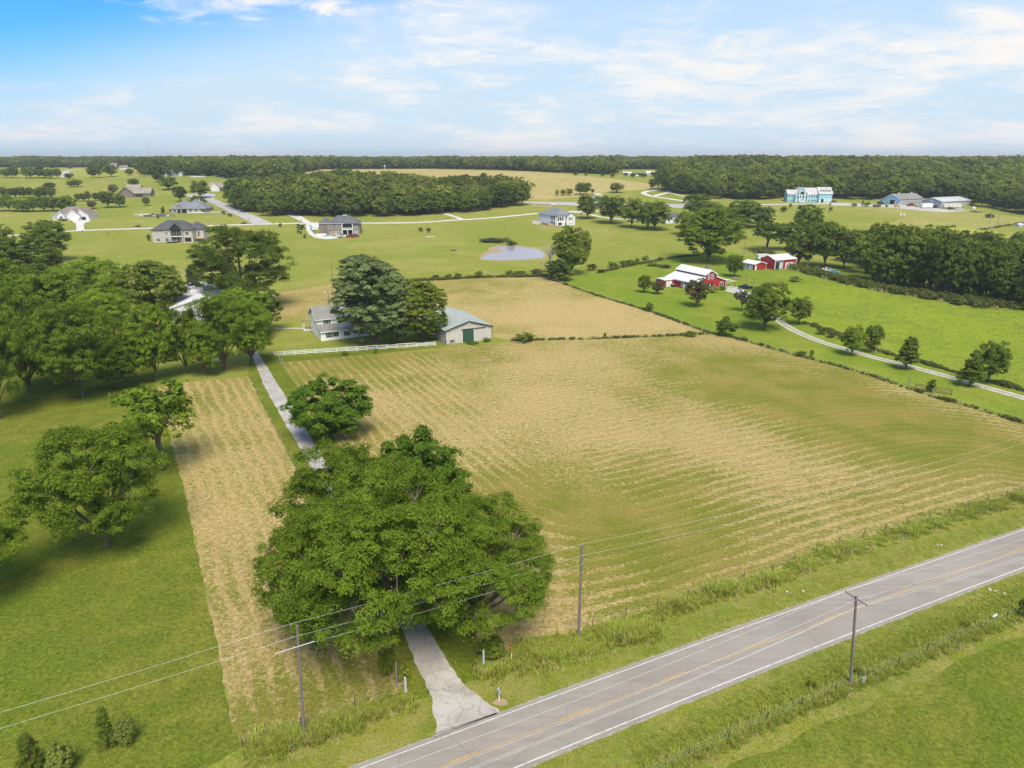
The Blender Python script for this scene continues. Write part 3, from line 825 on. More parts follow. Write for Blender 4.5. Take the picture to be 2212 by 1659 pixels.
# highway: centre line from the white edge lines
NL = xy([(783, 1659), (1217, 1495), (1696, 1325), (2212, 1145)])
SL = xy([(783, 1785), (1106, 1656), (1696, 1419), (2212, 1221)])
mid_pts = []
for x_ in (900, 1106, 1400, 1696, 1950, 2212):
    pass
def on_line(Ls, t):
    # quadratic fit x -> y of a line of points
    X = np.array([p[0] for p in Ls]); Y = np.array([p[1] for p in Ls]); c = np.polyfit(X, Y, 2); return np.polyval(c, t)
road_pts = []
RW = 6.1
for x_ in (-14, 0, 16, 32, 50, 70):
    a = on_line(NL, x_); road_pts.append(Vector((x_, a)))
# shift from the north line to the centre
cen = []
for i, p in enumerate(road_pts):
    d = (road_pts[min(i + 1, 5)] - road_pts[max(i - 1, 0)]).normalized()
    cen.append(p + Vector((d.y, -d.x)) * (RW / 2))
d0 = (cen[1] - cen[0]).normalized(); d1 = (cen[-1] - cen[-2]).normalized()
ROAD = [cen[0] - d0 * 260, cen[0] - d0 * 60] + cen + [cen[-1] + d1 * 60, cen[-1] + d1 * 400]
def rstrip(name, w, mat, z, off=0.0, step=3.0, **kw): return strip(name, ROAD, w, mat, z, off=off, step=step, **kw)
rstrip('gravel_shoulder', RW + 1.15, 'shoulder', 0.010, amp=0.09, step=0.5)
rstrip('road', RW + 0.75, 'asphalt', 0.020)
rstrip('road_edge_line', 0.10, 'white_line', 0.026, off=RW / 2)
rstrip('road_edge_line', 0.13, 'white_line', 0.026, off=-RW / 2)
rstrip('road_centre_line', 0.085, 'yellow_line', 0.026, off=-0.10)
# dashes beside the solid line
V_ = []; F_ = []
Vc, Fc_ = strip_mesh(ROAD, 0.085, 0.026, step=0.5, off=0.10)
acc = 0.0
dash0 = G(1500 / 1.3562 + (280 / 1.951) / 1.3562, (1400 + 1368 / 1.951) / 1.3562)
cl_pts = [Vector(((Vc[2 * i][0] + Vc[2 * i + 1][0]) / 2, (Vc[2 * i][1] + Vc[2 * i + 1][1]) / 2)) for i in range(len(Vc) // 2)]
sarc = [0.0]
for i in range(1, len(cl_pts)): sarc.append(sarc[-1] + (cl_pts[i] - cl_pts[i - 1]).length)
i0 = min(range(len(cl_pts)), key=lambda i: (cl_pts[i] - dash0.xy).length)
dm = MB()
for f in Fc_:
    i = f[0] // 2
    if (sarc[i] - sarc[i0]) % 12.0 < 3.05: dm.add([Vc[k] for k in f], [(0, 1, 2, 3)])
tag(link('road_centre_dashes', mesh_from('road_centre_dashes', dm.V, dm.F), M['yellow_line']), kind='structure')

# the farm drive, from the road to the farmhouse
DL = xy([(543, 762), (568, 828), (610, 905), (650, 972), (722, 1090), (858, 1324), (894, 1424), (930, 1500), (944, 1584), (930, 1602)])
DR = xy([(556, 760), (599, 828), (642, 895), (682, 962), (765, 1090), (903, 1324), (965, 1424), (1005, 1483), (1081, 1537), (1060, 1551)])
dv = MB()
DLd = []; DRd = []
for A, B in ((DL, DLd), (DR, DRd)):
    for i in range(len(A) - 1):
        k = max(1, int((A[i + 1] - A[i]).length / 1.2)) if False else 12
        for j in range(k):
            q = A[i].lerp(A[i + 1], j / k); B.append((q.x + random.uniform(-.12, .12), q.y + random.uniform(-.12, .12), 0.016))
    B.append((A[-1].x, A[-1].y, 0.016))
n_ = len(DLd)
dv.add(DLd + DRd, [(i, i + 1, n_ + i + 1, n_ + i) for i in range(n_ - 1)])
me_ = mesh_from('driveway', dv.V, dv.F)
if sum(p.normal.z for p in me_.polygons) < 0: me_.flip_normals()
tag(link('driveway', me_, M['drive']), kind='structure')

# ------------------------------------------------------------------ fields
FA = [(607, 783), (770, 768), (940, 757), (962, 750), (1062, 742), (1104, 737), (1300, 733), (1530, 723), (1567, 727), (1721, 768), (1809, 791), (1881, 812),
      (1942, 833), (2022, 860), (2102, 881), (2212, 916), (2420, 985), (2420, 1012), (2202, 1064), (2112, 1089), (2011, 1121), (1906, 1149), (1790, 1183), (1665, 1232), (1575, 1257),
      (1488, 1289), (1386, 1321), (1278, 1353), (1163, 1386), (1075, 1408), (1035, 1385)]
FA = xy(FA)
FW = xy([(338, 838), (400, 826), (520, 815), (536, 812), (610, 959), (858, 1433), (876, 1488), (700, 1552), (600, 1588), (520, 1616), (500, 1560), (455, 1330), (398, 1050), (355, 900)])
FN = xy([(520, 645), (600, 632), (720, 614), (880, 608), (1030, 600.5), (1178, 597), (1197, 606), (1290, 640), (1403, 674), (1530, 719), (1530, 721), (1300, 730), (1104, 734),
         (1062, 728), (1040, 700), (960, 690), (800, 694), (655, 691), (560, 696), (500, 690)])
FLD = {'A': [(len(FA) - 1, 0), (6, 9), (9, 17), (17, 30)]}
def seg_d(px_, py_, a, b):
    d = b - a; t = max(0, min(1, ((px_ - a.x) * d.x + (py_ - a.y) * d.y) / (d.length_squared + 1e-9)))
    return math.hypot(px_ - a.x - d.x * t, py_ - a.y - d.y * t)
def rowfn(chains, k=9.0):
    def f(x, y):
        s_ = 0.0
        for ch in chains:
            d = min(seg_d(x, y, ch[i], ch[i + 1]) for i in range(len(ch) - 1))
            s_ += math.exp(-d / k)
        return -k * math.log(s_ + 1e-30)
    return f
rowA = rowfn([[FA[30], FA[0]], FA[18:31]], 5.5)
rowA0 = rowA
rowS = rowfn([FA[18:31]], 5.5)
PL0, PL1 = G(830, 605).xy, G(1530, 1352).xy
PLd = (PL1 - PL0).normalized()
def pl_side(x, y): return (y - PL0.y) * PLd.x - (x - PL0.x) * PLd.y      # positive to the right of the old lot line
def rowA(x, y): return rowA0(x, y) if pl_side(x, y) < 0 else rowS(x, y)
def rampA(x, y):
    q = abs(pl_side(x, y))
    if q < 5.2 and rowS(x, y) > 20: return 0.0
    d = min(min(seg_d(x, y, FA[i], FA[i + 1]) for i in range(18, 30)), seg_d(x, y, FA[30], FA[0]) * 1.1)
    return 0.12 + 0.88 * math.exp(-(d / 62.0) ** 2)
rowW = rowfn([[FW[10], FW[11], FW[12], FW[13], FW[0], FW[0] + (FW[0] - FW[13]) * 4]], 4.0)
rowN = rowfn([FN[0:6], FN[6:10], FN[10:14]], 8.0)
def dryfn(base, pts, amp, sc, seed):
    P = [(G(a, b).xy, w, r) for a, b, w, r in pts]
    def f(x, y):
        v = base + amp * (mnoise.fractal(Vector((x * sc, y * sc, seed)), 1.0, 2.0, 4) )
        for c, w, r in P: v += w * math.exp(-((x - c.x) ** 2 + (y - c.y) ** 2) / (r * r))
        return v
    return f
dryA = dryfn(0.46, [(1230, 775, .30, 22), (1180, 860, .22, 16), (1450, 940, .22, 20), (1650, 960, .20, 22), (1300, 930, .12, 16), (820, 880, .18, 12), (930, 930, .22, 14), (1000, 850, .10, 16),
                    (700, 800, -.16, 12), (900, 770, -.14, 14), (1450, 1060, -.20, 18), (1350, 1150, -.16, 14), (1650, 840, -.20, 26), (1850, 880, -.24, 24), (1960, 960, -.18, 24),
                    (2130, 940, -.16, 24), (1940, 842, .30, 7), (2050, 880, .28, 7), (2160, 905, .26, 8), (1700, 1020, .12, 16), (2050, 1030, .10, 16), (1750, 1130, .02, 16), (1150, 1060, -.10, 8),
                    (1120, 1350, .28, 10), (1250, 1300, .12, 10), (1080, 780, -.14, 14), (1500, 1180, -.10, 14), (2150, 1040, .08, 12), (1700, 775, -.05, 20)], 0.15, 0.022, 1.3)
dryW = dryfn(0.58, [(420, 850, -.16, 8), (450, 1100, .12, 14), (760, 1380, .0, 9), (560, 1500, -.06, 8), (780, 1480, -.22, 7), (540, 1590, -.30, 5)], 0.10, 0.05, 4.1)
dryN = dryfn(0.56, [(1250, 670, .28, 26), (1120, 700, .10, 20), (1000, 620, -.10, 24), (640, 660, .18, 20), (1090, 705, -.22, 10), (1400, 700, -.02, 20)], 0.15, 0.02, 9.0)
sheet('mown_hay_field', FA, 'hay', 0.008, 2.4, 0.35, {'row': rowA, 'dry': dryA, 'ramp': rampA}, edge=1.5)
sheet('mown_hay_strip', FW, 'hay', 0.008, 2.0, 0.25, {'row': rowW, 'dry': dryW, 'ramp': lambda x, y: 0.8}, edge=1.2)
sheet('mown_hay_paddock', FN, 'hay_far', 0.008, 3.5, 0.4, {'row': rowN, 'dry': dryN, 'ramp': lambda x, y: 0.25}, edge=2.0)
MEAD = xy([(1600, 640), (1700, 615), (1830, 612), (1900, 628), (2058, 655), (2212, 668), (2420, 690), (2420, 905), (2212, 845), (2062, 805), (1995, 785), (1915, 764), (1825, 729), (1737, 697), (1690, 672), (1640, 655)])
sheet('lush_meadow', MEAD, 'meadow', 0.008, 6.0, 1.2, edge=2.5)
YARD = xy([(1200, 606), (1296, 588), (1460, 558), (1580, 545), (1700, 578), (1830, 611), (1700, 616), (1600, 641), (1642, 656), (1690, 673), (1737, 698), (1825, 730), (1915, 765), (1995, 786), (2062, 806), (2212, 846), (2420, 906),
           (2420, 980), (2212, 914), (2102, 879), (2022, 858), (1942, 831), (1881, 810), (1809, 789), (1721, 766), (1567, 724), (1530, 718), (1403, 672), (1290, 638)])
sheet('green_yard', YARD, 'yard', 0.004, 8.0, 0.6, edge=3.0)
TAN = xy([(690, 365.5), (930, 365.5), (1080, 368), (1180, 373), (1300, 384), (1400, 396), (1420, 408), (1330, 413), (1240, 426), (1180, 431), (1120, 432), (1000, 428), (800, 425), (690, 420), (640, 400), (650, 378)])
sheet('ripe_hay_hill', TAN, 'tanfield', 0.03, 12.0, 1.5, edge=8)
DRY = xy([(1833, 447), (1968, 467), (1930, 478), (1922, 484), (1950, 492), (1995, 497), (1950, 507), (1830, 500), (1800, 512), (1930, 523), (1985, 525), (2090, 503), (2190, 487), (2260, 484), (2212, 470), (2100, 458), (2010, 453)])
sheet('dry_grass_patch', DRY, 'drygrass', 0.03, 10.0, 0.8, edge=4)
LFT = xy([(-120, 352.5), (690, 352.5), (690, 366), (560, 383), (300, 378), (290, 384), (120, 384), (-120, 386)])
sheet('dry_pasture', LFT, 'pasture', 0.03, 25.0, 2.0, edge=15)
STRP = xy([(225, 548), (420, 538), (500, 534), (500, 541), (380, 548), (225, 553)])
def D0(*p): return xy(p)
# earth mound in the far meadow
mg = G(2040, 500)
mm = MB(); nr, na = 8, 28
Vm = [(0, 0, 4.2)]
for i in range(1, nr + 1):
    for k in range(na):
        t = i / nr; a = 6.283 * k / na
        Vm.append((math.cos(a) * 38 * t, math.sin(a) * 17 * t, 4.2 * (0.5 + 0.5 * math.cos(math.pi * t)) + E(mg.y + math.sin(a) * 17 * t) - mg.z - (0.15 if i == nr else 0)))
Fm = [(0, 1 + k, 1 + (k + 1) % na) for k in range(na)]
for i in range(nr - 1):
    for k in range(na):
        q = (k + 1) % na; Fm.append((1 + i * na + k, 1 + (i + 1) * na + k, 1 + (i + 1) * na + q, 1 + i * na + q))
mm.add(Vm, Fm); mo = mm.build('grassy_mound', M['pasture'], smooth=True); mo.location = mg
tag(mo, 'low grassy earth mound on the tan mown patch before the steel sheds', 'mound', kind='structure')

LN1 = xy([(335, 840), (355, 900), (398, 1050), (455, 1330), (500, 1560), (523, 1612)]) + [Vector((-46, 32)), Vector((-150, -10)), Vector((-260, 40)), Vector((-230, 150))] + xy([(-150, 745), (60, 690), (250, 700), (330, 742)])
sheet('shaggy_lawn', LN1, 'lawn_near', 0.004, 6.0, 0.3, edge=2.0)
LN2 = xy([(560, 1700), (525, 1614), (600, 1589), (700, 1554), (876, 1490), (858, 1435), (610, 961), (536, 813), (540, 765), (545, 762), (570, 828), (612, 905), (652, 972), (724, 1090), (860, 1324), (896, 1424), (932, 1500), (946, 1584), (915, 1606), (800, 1655), (700, 1700)])
sheet('shaggy_lawn', LN2, 'lawn_near', 0.004, 4.0, 0.15, edge=2.0)
LN3 = xy([(550, 762), (600, 770), (940, 748), (962, 750), (770, 768), (605, 784), (660, 860), (760, 985), (1036, 1386), (1076, 1409), (1165, 1388), (1280, 1356), (1500, 1290), (1575, 1262), (1450, 1400), (1081, 1537), (1005, 1483), (965, 1424), (903, 1324), (765, 1090), (682, 962), (642, 895), (599, 828)])
sheet('shaggy_lawn', LN3, 'lawn_near', 0.004, 4.0, 0.15, edge=2.0)
for k_, (x0_, y0_, x1_, y1_) in enumerate([(235, 553, 500, 541), (280, 549, 505, 538), (235, 557, 430, 549)]):
    strip('mower_streak', D0((x0_, y0_), ((x0_ + x1_) / 2, (y0_ + y1_) / 2 - 1.0), (x1_, y1_)), 0.9, 'yard', 0.006, amp=.25, step=2)
# pond
Z3 = lambda a, b: (1032 + a * .25, 309.7 + b * .25)
pond = xy([Z3(*p) for p in [(35, 1000), (60, 970), (130, 948), (230, 940), (205, 918), (150, 905), (180, 893), (260, 890), (360, 893), (470, 908), (540, 925), (580, 960), (560, 990), (400, 1000), (200, 1008)]])
rim = xy([Z3(*p) for p in [(10, 1004), (30, 960), (90, 925), (95, 905), (160, 885), (260, 880), (370, 884), (490, 900), (560, 920), (600, 958), (580, 998), (400, 1008), (200, 1018)]])
sheet('pond_bank', rim, 'dirt', 0.006, 5.0, 0.5, edge=2.0)
sheet('pond_water', pond, 'water', 0.012, 6.0, 0.15, edge=2.0)

# ------------------------------------------------------------------ small roads, drives, paths
def D(*p): return xy(p)
strip('village_road', D((-200, 519), (0, 510), (75, 505), (175, 498), (322, 493), (437, 488), (553, 484.7), (661, 482), (778, 482), (891, 481), (991, 475), (1069, 470), (1162, 461), (1232, 457), (1300, 456)), 5.0, 'concrete', 0.045)
strip('village_road', D((1225, 458), (1264, 461), (1307, 470), (1382, 476), (1440, 481)), 3.6, 'concrete', 0.05)
strip('broad_road', D((440, 423), (456, 432), (500, 452), (545, 472), (569, 484)), lambda f: 8.5 + 4 * f, 'greyroad', 0.052)
sheet('turning_circle', xy([(400, 421), (440, 417), (466, 420), (462, 428), (445, 430), (410, 426)]), 'greyroad', 0.053, 8)
sheet('grey_lane', xy([(1128, 435), (1240, 437), (1262, 440), (1390, 440), (1478, 441), (1520, 442), (1520, 451), (1478, 449.5), (1390, 446.5), (1262, 446), (1245, 444.5), (1180, 441), (1130, 438.5)]), 'greyroad', 0.05, 10)
sheet('grey_yard', xy([(1280, 429), (1300, 430), (1302, 448), (1284, 448)]), 'greyroad', 0.055, 8)
strip('loop_drive', D((1500, 440), (1479, 435), (1450, 430), (1412, 424.5), (1395, 420), (1390, 416.5), (1400, 412.8), (1420, 411.2), (1447, 411), (1443, 416), (1430, 419), (1412, 424)), 5.5, 'concrete', 0.045)
strip('wood_drive', D((937, 456), (965, 463), (985, 469), (1001, 475)), 4.0, 'concrete', 0.048)
strip('side_drive', D((621, 456), (632, 463), (650, 473), (668, 482)), lambda f: 10 - 5 * f, 'concrete', 0.048)
sheet('gravel_pad', xy([(661, 483), (690, 483), (686, 497), (672, 499), (680, 506), (700, 511), (735, 511), (760, 508), (772, 511.5), (740, 514), (705, 517), (680, 514), (667, 506), (662, 498)]), 'concrete', 0.049, 5, 0.4, edge=3)
sheet('front_drive', xy([(154, 474.5), (194, 472.8), (196, 475.5), (192, 479), (182, 482), (181, 490), (184, 498.2), (164, 499.2), (165, 490), (164, 483), (157, 479)]), 'concrete', 0.05, 5)
strip('garden_drive', D((444, 459.8), (470, 459.5), (503, 459)), 3.0, 'concrete', 0.05)
strip('garden_drive', D((444, 456.6), (470, 456.2), (485, 455)), 2.2, 'concrete', 0.05)
strip('estate_lane', D((1600, 443), (1635, 442.4), (1700, 441.2), (1788, 440.4), (1860, 443), (1950, 447)), 5.0, 'concrete', 0.05)
sheet('gravel_yard', xy([(1788, 437), (1880, 441), (1950, 443), (2040, 452), (2100, 455), (2040, 459), (1990, 455), (1940, 450), (1880, 446.5), (1800, 444)]), 'gravel', 0.052, 8, 0.8)
sheet('patio_slab', xy([(288 / 1, 463), (318, 461.8), (328, 462.3), (320, 463.8), (290, 464)]), 'concrete', 0.05, 8)
strip('wood_lane', D((1480, 425), (1440, 415)), 3, 'concrete', 0.05)
strip('far_lane', D((138, 384), (141, 375), (146, 369), (165, 367), (172, 366)), 8, 'gravel', 0.06)
sheet('pale_patch', xy([(405, 381), (440, 380.5), (448, 382), (420, 383)]), 'concrete', 0.06, 20)
strip('garden_path', D((596, 709.5), (640, 709), (660, 709.5)), 1.1, 'concrete', 0.012)
# two-track gravel drive to the red barn
RB = D((1610, 630), (1622, 645), (1648, 668), (1677, 687), (1702, 706), (1755, 731), (1835, 757), (1915, 779), (1995, 799), (2102, 829), (2212, 860), (2420, 922))
strip('gravel_track_bed', RB, 3.3, 'drygrass', 0.010, amp=0.12, step=1.5)
strip('gravel_track', RB, 1.15, 'gravel', 0.016, off=0.95, amp=0.10, step=1.2)
strip('gravel_track', RB, 1.15, 'gravel', 0.016, off=-0.95, amp=0.10, step=1.2)
sheet('barn_gravel_yard', xy([(1572, 621), (1592, 620), (1608, 626), (1618, 640), (1632, 656), (1622, 655), (1604, 642), (1585, 633), (1566, 628)]), 'gravel', 0.012, 4, 0.5, edge=2)
# bare scuffed ground: hoof path, mailbox foot
for i, (a, b, rx, ry, c) in enumerate([(1083, 1517, 0.9, 0.5, 'dirt'), (1048, 778, 2.2, 0.8, 'dirt'), (905, 842, 0, 0, 'dirt'), (1170, 446, 12, 5, 'dirt')]):
    if rx == 0: continue
    g = G(a, b)
    pl = [Vector((g.x + math.cos(t) * rx * random.uniform(.7, 1.1), g.y + math.sin(t) * ry * random.uniform(.7, 1.1))) for t in np.linspace(0, 6.0, 12)]
    sheet('bare_earth', pl, c, 0.014 if g.y < 300 else 0.04, 2.0, 0.1, edge=1.0, seed=i)
# roadside verges
vN = strip('road_verge', ROAD, 5.4, 'verge', 0.006, off=RW / 2 + 3.0, amp=0.25, step=2)
vS = strip('road_verge', ROAD, 8.2, 'verge', 0.006, off=-(RW / 2 + 4.4), amp=0.4, step=2)

# ------------------------------------------------------------------ woods (a mass nobody could count) and hedgerow brush
def joined_tree(v):
    cm, tm, ext, b = KINDS['far'][v]
    bm = bmesh.new(); bm.from_mesh(cm); 
    me = bpy.data.meshes.new('wood_tree_%d' % v)
    bm.to_mesh(me); bm.free()
    n0 = len(me.polygons)
    bm = bmesh.new(); bm.from_mesh(me)
    for f in bm.faces: f.material_index = 0
    n1 = len(bm.faces); bm.from_mesh(tm); bm.faces.ensure_lookup_table()
    for f in list(bm.faces)[n1:]: f.material_index = 1
    s = Vector((1 / ext[1], 1 / ext[1], 1 / ext[0]))
    for vv in bm.verts: vv.co = Vector((vv.co.x * s.x, vv.co.y * s.y, vv.co.z * s.z))
    bm.to_mesh(me); bm.free(); me.materials.clear()
    me.materials.append(M['leaf_far']); me.materials.append(M['bark'])
    return me
FARKIT = [joined_tree(v) for v in range(4)]
rgw = random.Random(99)
def in_frame(x, y, m=1.1): return y > 20 and abs(x) < (y * cp + H * sp) * (1106 / F) * m + 40
def wood_points(poly, s0, grow=0.0, hmin=14, hmax=20, keep=1.0, seed=1, ymax=1e9):
    rg = random.Random(seed); out_ = []
    ys = [p[1] for p in poly]; y = min(ys)
    while y < max(ys):
        s = max(s0, y * grow)
        xs = []
        n = len(poly)
        for i in range(n):
            a, b = poly[i], poly[(i + 1) % n]
            if (a[1] > y) != (b[1] > y): xs.append(a[0] + (y - a[1]) / (b[1] - a[1]) * (b[0] - a[0]))
        xs.sort()
        for k in range(0, len(xs) - 1, 2):
            x = xs[k] + rg.random() * s
            while x < xs[k + 1]:
                if rg.random() < keep and in_frame(x, y, 1.15):
                    q = (x + rg.uniform(-.35, .35) * s, y + rg.uniform(-.35, .35) * s)
                    out_.append((q[0], q[1], rg.uniform(hmin, hmax) * (1 + 0.42 * mnoise.noise(Vector((q[0] / 110, q[1] / 110, 3)))) , s))
                x += s
        y += s * 0.9
    return out_
def wood(name, label, pts, seed):
    P = [(x, y, E(y) - 0.2) for x, y, h, s in pts]
    S = []
    rg = random.Random(seed)
    for x, y, h, s in pts:
        w = max(h * rg.uniform(0.75, 1.0), s * 1.15); S.append((w, w, h))
    o = scatter(name, P, S, FARKIT, seed=seed)
    o['label'] = label
    return o
INDIV = []      # wood-edge trees that stay individuals: (x, y, height, width)
# A: the wood in the middle
WA_front = [(505, 452), (560, 460), (640, 466), (700, 470), (766, 470), (835, 469), (900, 467), (960, 462), (1016, 460), (1066, 452), (1125, 444)]
WA = xy(WA_front + [(1118, 428), (1050, 418), (900, 413), (700, 413), (600, 414), (520, 424)])
def edge_trees(pts, step, hmin, hmax, back, seed, jit=2.5):
    rg = random.Random(seed); P = xy(pts); out_ = []
    carry = 0
    for i in range(len(P) - 1):
        d = P[i + 1] - P[i]; L = d.length; dn = d.normalized(); s = carry
        while s < L:
            q = P[i] + dn * s
            out_.append((q.x + rg.uniform(-jit, jit), q.y + back + rg.uniform(-jit, jit), rg.uniform(hmin, hmax)))
            s += step * rg.uniform(0.75, 1.25)
        carry = s - L
    return out_
ptsA = wood_points(WA, 9.0, 0, 12.5, 21.5, seed=5)
fA = np.array([[p[0], p[1]] for p in xy(WA_front)])
def front_dist(p): return min(seg_d(p[0], p[1], Vector(fA[i]), Vector(fA[i + 1])) for i in range(len(fA) - 1))
inner = [p for p in ptsA if front_dist(p) > 9]
wood('middle_wood', 'dense dark green wood between the village road and the tan hay hill', inner, 31)
for i, (x, y, h) in enumerate(sorted(edge_trees(WA_front, 10.5, 14, 20, 4.0, 8), key=lambda q: q[0] / q[1])):
    kind_tree('midtree', i, (x, y, E(y) - 0.1), h, h * rgw.uniform(.68, .9), rgw.uniform(0, 6.28), 'tree', rgw.choice(('leaf_dark', 'leaf', 'leaf_dark')),
              nth(i + 1) + ' tree from the left on the front edge of the middle wood', 'tree', 'trees on the front edge of the middle wood')
# B: the great wood on the right, running back to the skyline
WB_front = [(1440, 409), (1500, 422), (1560, 431), (1640, 432), (1700, 428), (1790, 430), (1870, 432), (1960, 428), (2060, 432), (2104, 443), (2160, 452), (2212, 462), (2330, 480), (2600, 520)]
WB = xy(WB_front) + [Vector((1500, 700)), Vector((1500, 1130)), Vector((330, 1130))] + xy([(1430, 372), (1440, 388)])
CLEAR = xy([(1868, 357.5), (1930, 356.5), (1935, 361), (1870, 361.5)])
ptsB = [p for p in wood_points(WB, 11.5, 0.0, 12, 22, seed=6)]
fB = xy(WB_front)
innerB = [p for p in ptsB if min(seg_d(p[0], p[1], fB[i], fB[i + 1]) for i in range(len(fB) - 1)) > 9 and not inside(p[0], p[1], CLEAR)]
wood('right_wood', 'broad dark green wood behind the pale blue house and the steel sheds', innerB, 32)
for i, (x, y, h) in enumerate(sorted([q for q in edge_trees(WB_front[:-1], 11.5, 14, 21, 4.0, 9) if in_frame(q[0], q[1], 1.05)], key=lambda q: q[0] / q[1])):
    kind_tree('midtree', i + 1, (x, y, E(y) - 0.1), h, h * rgw.uniform(.7, .95), rgw.uniform(0, 6.28), 'tree', rgw.choice(('leaf_dark', 'leaf', 'leaf_far')),
              nth(i + 1) + ' tree from the left on the front edge of the right wood', 'tree', 'trees on the front edge of the right wood')
# C: the left-hand block and everything beyond the fields to the skyline
WC = xy([(298, 377.5), (380, 379), (450, 381), (505, 387), (560, 386), (640, 378), (688, 368), (690, 366), (930, 364.5), (1080, 367.2), (1180, 372), (1330, 378), (1345, 381), (1432, 377)])
WC_back = [Vector((2600, 1250)), Vector((2600, 1500)), Vector((-1700, 1500))] + xy([(-150, 355.5), (0, 356), (175, 354.8), (275, 355.2), (430, 353.8), (480, 355), (500, 358), (420, 364), (330, 368), (298, 371)])
ptsC = wood_points(WC + [Vector((1400, 1120))] + WC_back, 12.0, 0.0, 14, 20, seed=7)
CLR2 = xy([(1335, 366), (1432, 366), (1432, 384), (1335, 384)])
ptsC = [p for p in ptsC if not inside(p[0], p[1], CLR2)]
ptsC += wood_points([Vector((-3000, 1500)), Vector((3000, 1500)), Vector((9000, 9000)), Vector((-9000, 9000))], 12.0, 0.0105, 14, 21, seed=8)
wood('skyline_woods', 'dark green woods stretching along the whole skyline', ptsC, 33)

# brush and tall weeds
def brush(name, label, pts, kit, smin, smax, seed, zmul=1.0, clump=0.0):
    rg = random.Random(seed)
    pts = [q for q in pts if q[1] > 110 or min(seg_d(q[0], q[1], ROAD[i], ROAD[i + 1]) for i in range(1, len(ROAD) - 1)) > RW / 2 + 0.75]
    P = []; S = []
    for q in pts:
        v = 1.0
        if clump:
            v = 0.55 + 0.9 * max(0, mnoise.noise(Vector((q[0] * .22, q[1] * .22, seed))) + .25)
            if v < 0.56 and rg.random() < clump: continue
        s = rg.uniform(smin, smax) * v
        P.append((q[0], q[1], E(q[1]))); S.append((s, s, s * zmul))
    o = scatter(name, P, S, KIT[kit], seed=seed); o['label'] = label
    return o
NFEN = [G(a, b).xy for a, b in [(525, 1612), (600, 1588), (700, 1552), (790, 1520), (876, 1488)]]
NFEN2 = [G(a, b).xy for a, b in [(1040, 1400), (1090, 1405), (1163, 1384), (1278, 1353), (1386, 1321), (1488, 1289), (1575, 1257), (1665, 1236), (1700, 1218), (1790, 1183), (1906, 1149), (2011, 1121), (2112, 1089), (2202, 1064), (2420, 1000)]]
SFEN = [G(a, b).xy for a, b in [(1400, 1680), (1440, 1659), (1622 + 98 * .378, 1032 + 1390 * .378), (1622 + 212 * .378, 1032 + 1340 * .378), (1622 + 320 * .378, 1032 + 1300 * .378), (1622 + 535 * .378, 1032 + 1200 * .378),
        (1622 + 745 * .378, 1032 + 1112 * .378), (1622 + 930 * .378, 1032 + 1035 * .378), (1622 + 1110 * .378, 1032 + 955 * .378), (1622 + 1300 * .378, 1032 + 875 * .378), (1622 + 1460 * .378, 1032 + 810 * .378), (2212, 1318), (2420, 1240)]]
sheet('near_pasture', [p for p in SFEN] + [Vector((230, 90)), Vector((260, 30)), Vector((260, -120)), Vector((-60, -120))], 'lawn_near', 0.003, 8.0, 0.0, edge=3.0)
def off_line(P, o):
    R_ = []
    for i, p in enumerate(P):
        d = (P[min(i + 1, len(P) - 1)] - P[max(i - 1, 0)]).normalized(); R_.append(p + Vector((d.y, -d.x)) * o)
    return R_
brush('roadside_weeds', 'tall yellow green weeds along the wire fence on the far side of the road', line_points(off_line(NFEN2, 1.3), 5200, 0.75, 1) + line_points(off_line(NFEN2[:5], 2.8), 1500, 0.9, 11), 'weed', 0.55, 1.25, 41, clump=0.5)
brush('roadside_weeds', 'tall yellow green weeds along the wire fence left of the drive mouth', line_points(off_line(NFEN, 1.2), 1300, 0.8, 2), 'weed', 0.5, 1.1, 42, clump=0.4)
brush('roadside_weeds', 'rank grass and seed heads along the wire fence on the near side of the road', line_points(SFEN, 3600, 0.45, 3), 'weed', 0.45, 0.95, 43)
brush('roadside_grass', 'rough yellow green grass in the ditch between road and near fence', line_points(off_line(SFEN, -1.9), 5200, 0.85, 4), 'weedgreen', 0.22, 0.5, 44)
brush('cut_grass', 'loose green grass on the mown verge beside the road', line_points(off_line(ROAD[2:9], (RW / 2 + 2.6)), 5200, 1.3, 5) + line_points(off_line(ROAD[1:9], (RW / 2 + 2.2)), 0, 1.2, 6), 'turf', 0.7, 1.6, 45)
brush('cut_grass', 'loose green grass on the far verge between road and weeds', line_points(off_line(ROAD[2:9], -(RW / 2 + 2.2)), 0, 1.2, 7) + [q for q in line_points([p + Vector((-(ROAD[3] - ROAD[2]).normalized().y, (ROAD[3] - ROAD[2]).normalized().x)) * (RW / 2 + 2.4) for p in ROAD[1:9]], 5200, 1.1, 8) if not (-16 < q.x < 3 and q.y < 62)], 'turf', 0.7, 1.6, 46)
F1 = D((870, 609), (1030, 600.5), (1195, 597))
F2 = D((1195, 606), (1290, 639), (1403, 673), (1530, 719), (1567, 726), (1721, 768), (1809, 791), (1881, 812), (1942, 833), (2022, 860), (2102, 881), (2212, 916), (2420, 985))
F3 = D((1104, 736), (1300, 732), (1530, 722))
F4 = D((1290, 590), (1370, 573), (1460, 557), (1560, 546))
F5 = D((1737, 697), (1825, 729), (1915, 764), (1995, 785), (2062, 805), (2212, 845), (2420, 905))
F6 = D((1985, 525), (2040, 515), (2110, 499), (2200, 484), (2330, 470))
F7 = D((1640, 543), (1700, 577), (1830, 610), (1900, 626), (2058, 652), (2212, 664), (2420, 690))
brush('hedgerow_brush', 'dark thin brush along the wire fence between hay field and red barn yard', line_points(F2, 1000, 0.3, 12), 'scrub', 0.5, 1.0, 51, clump=.2)
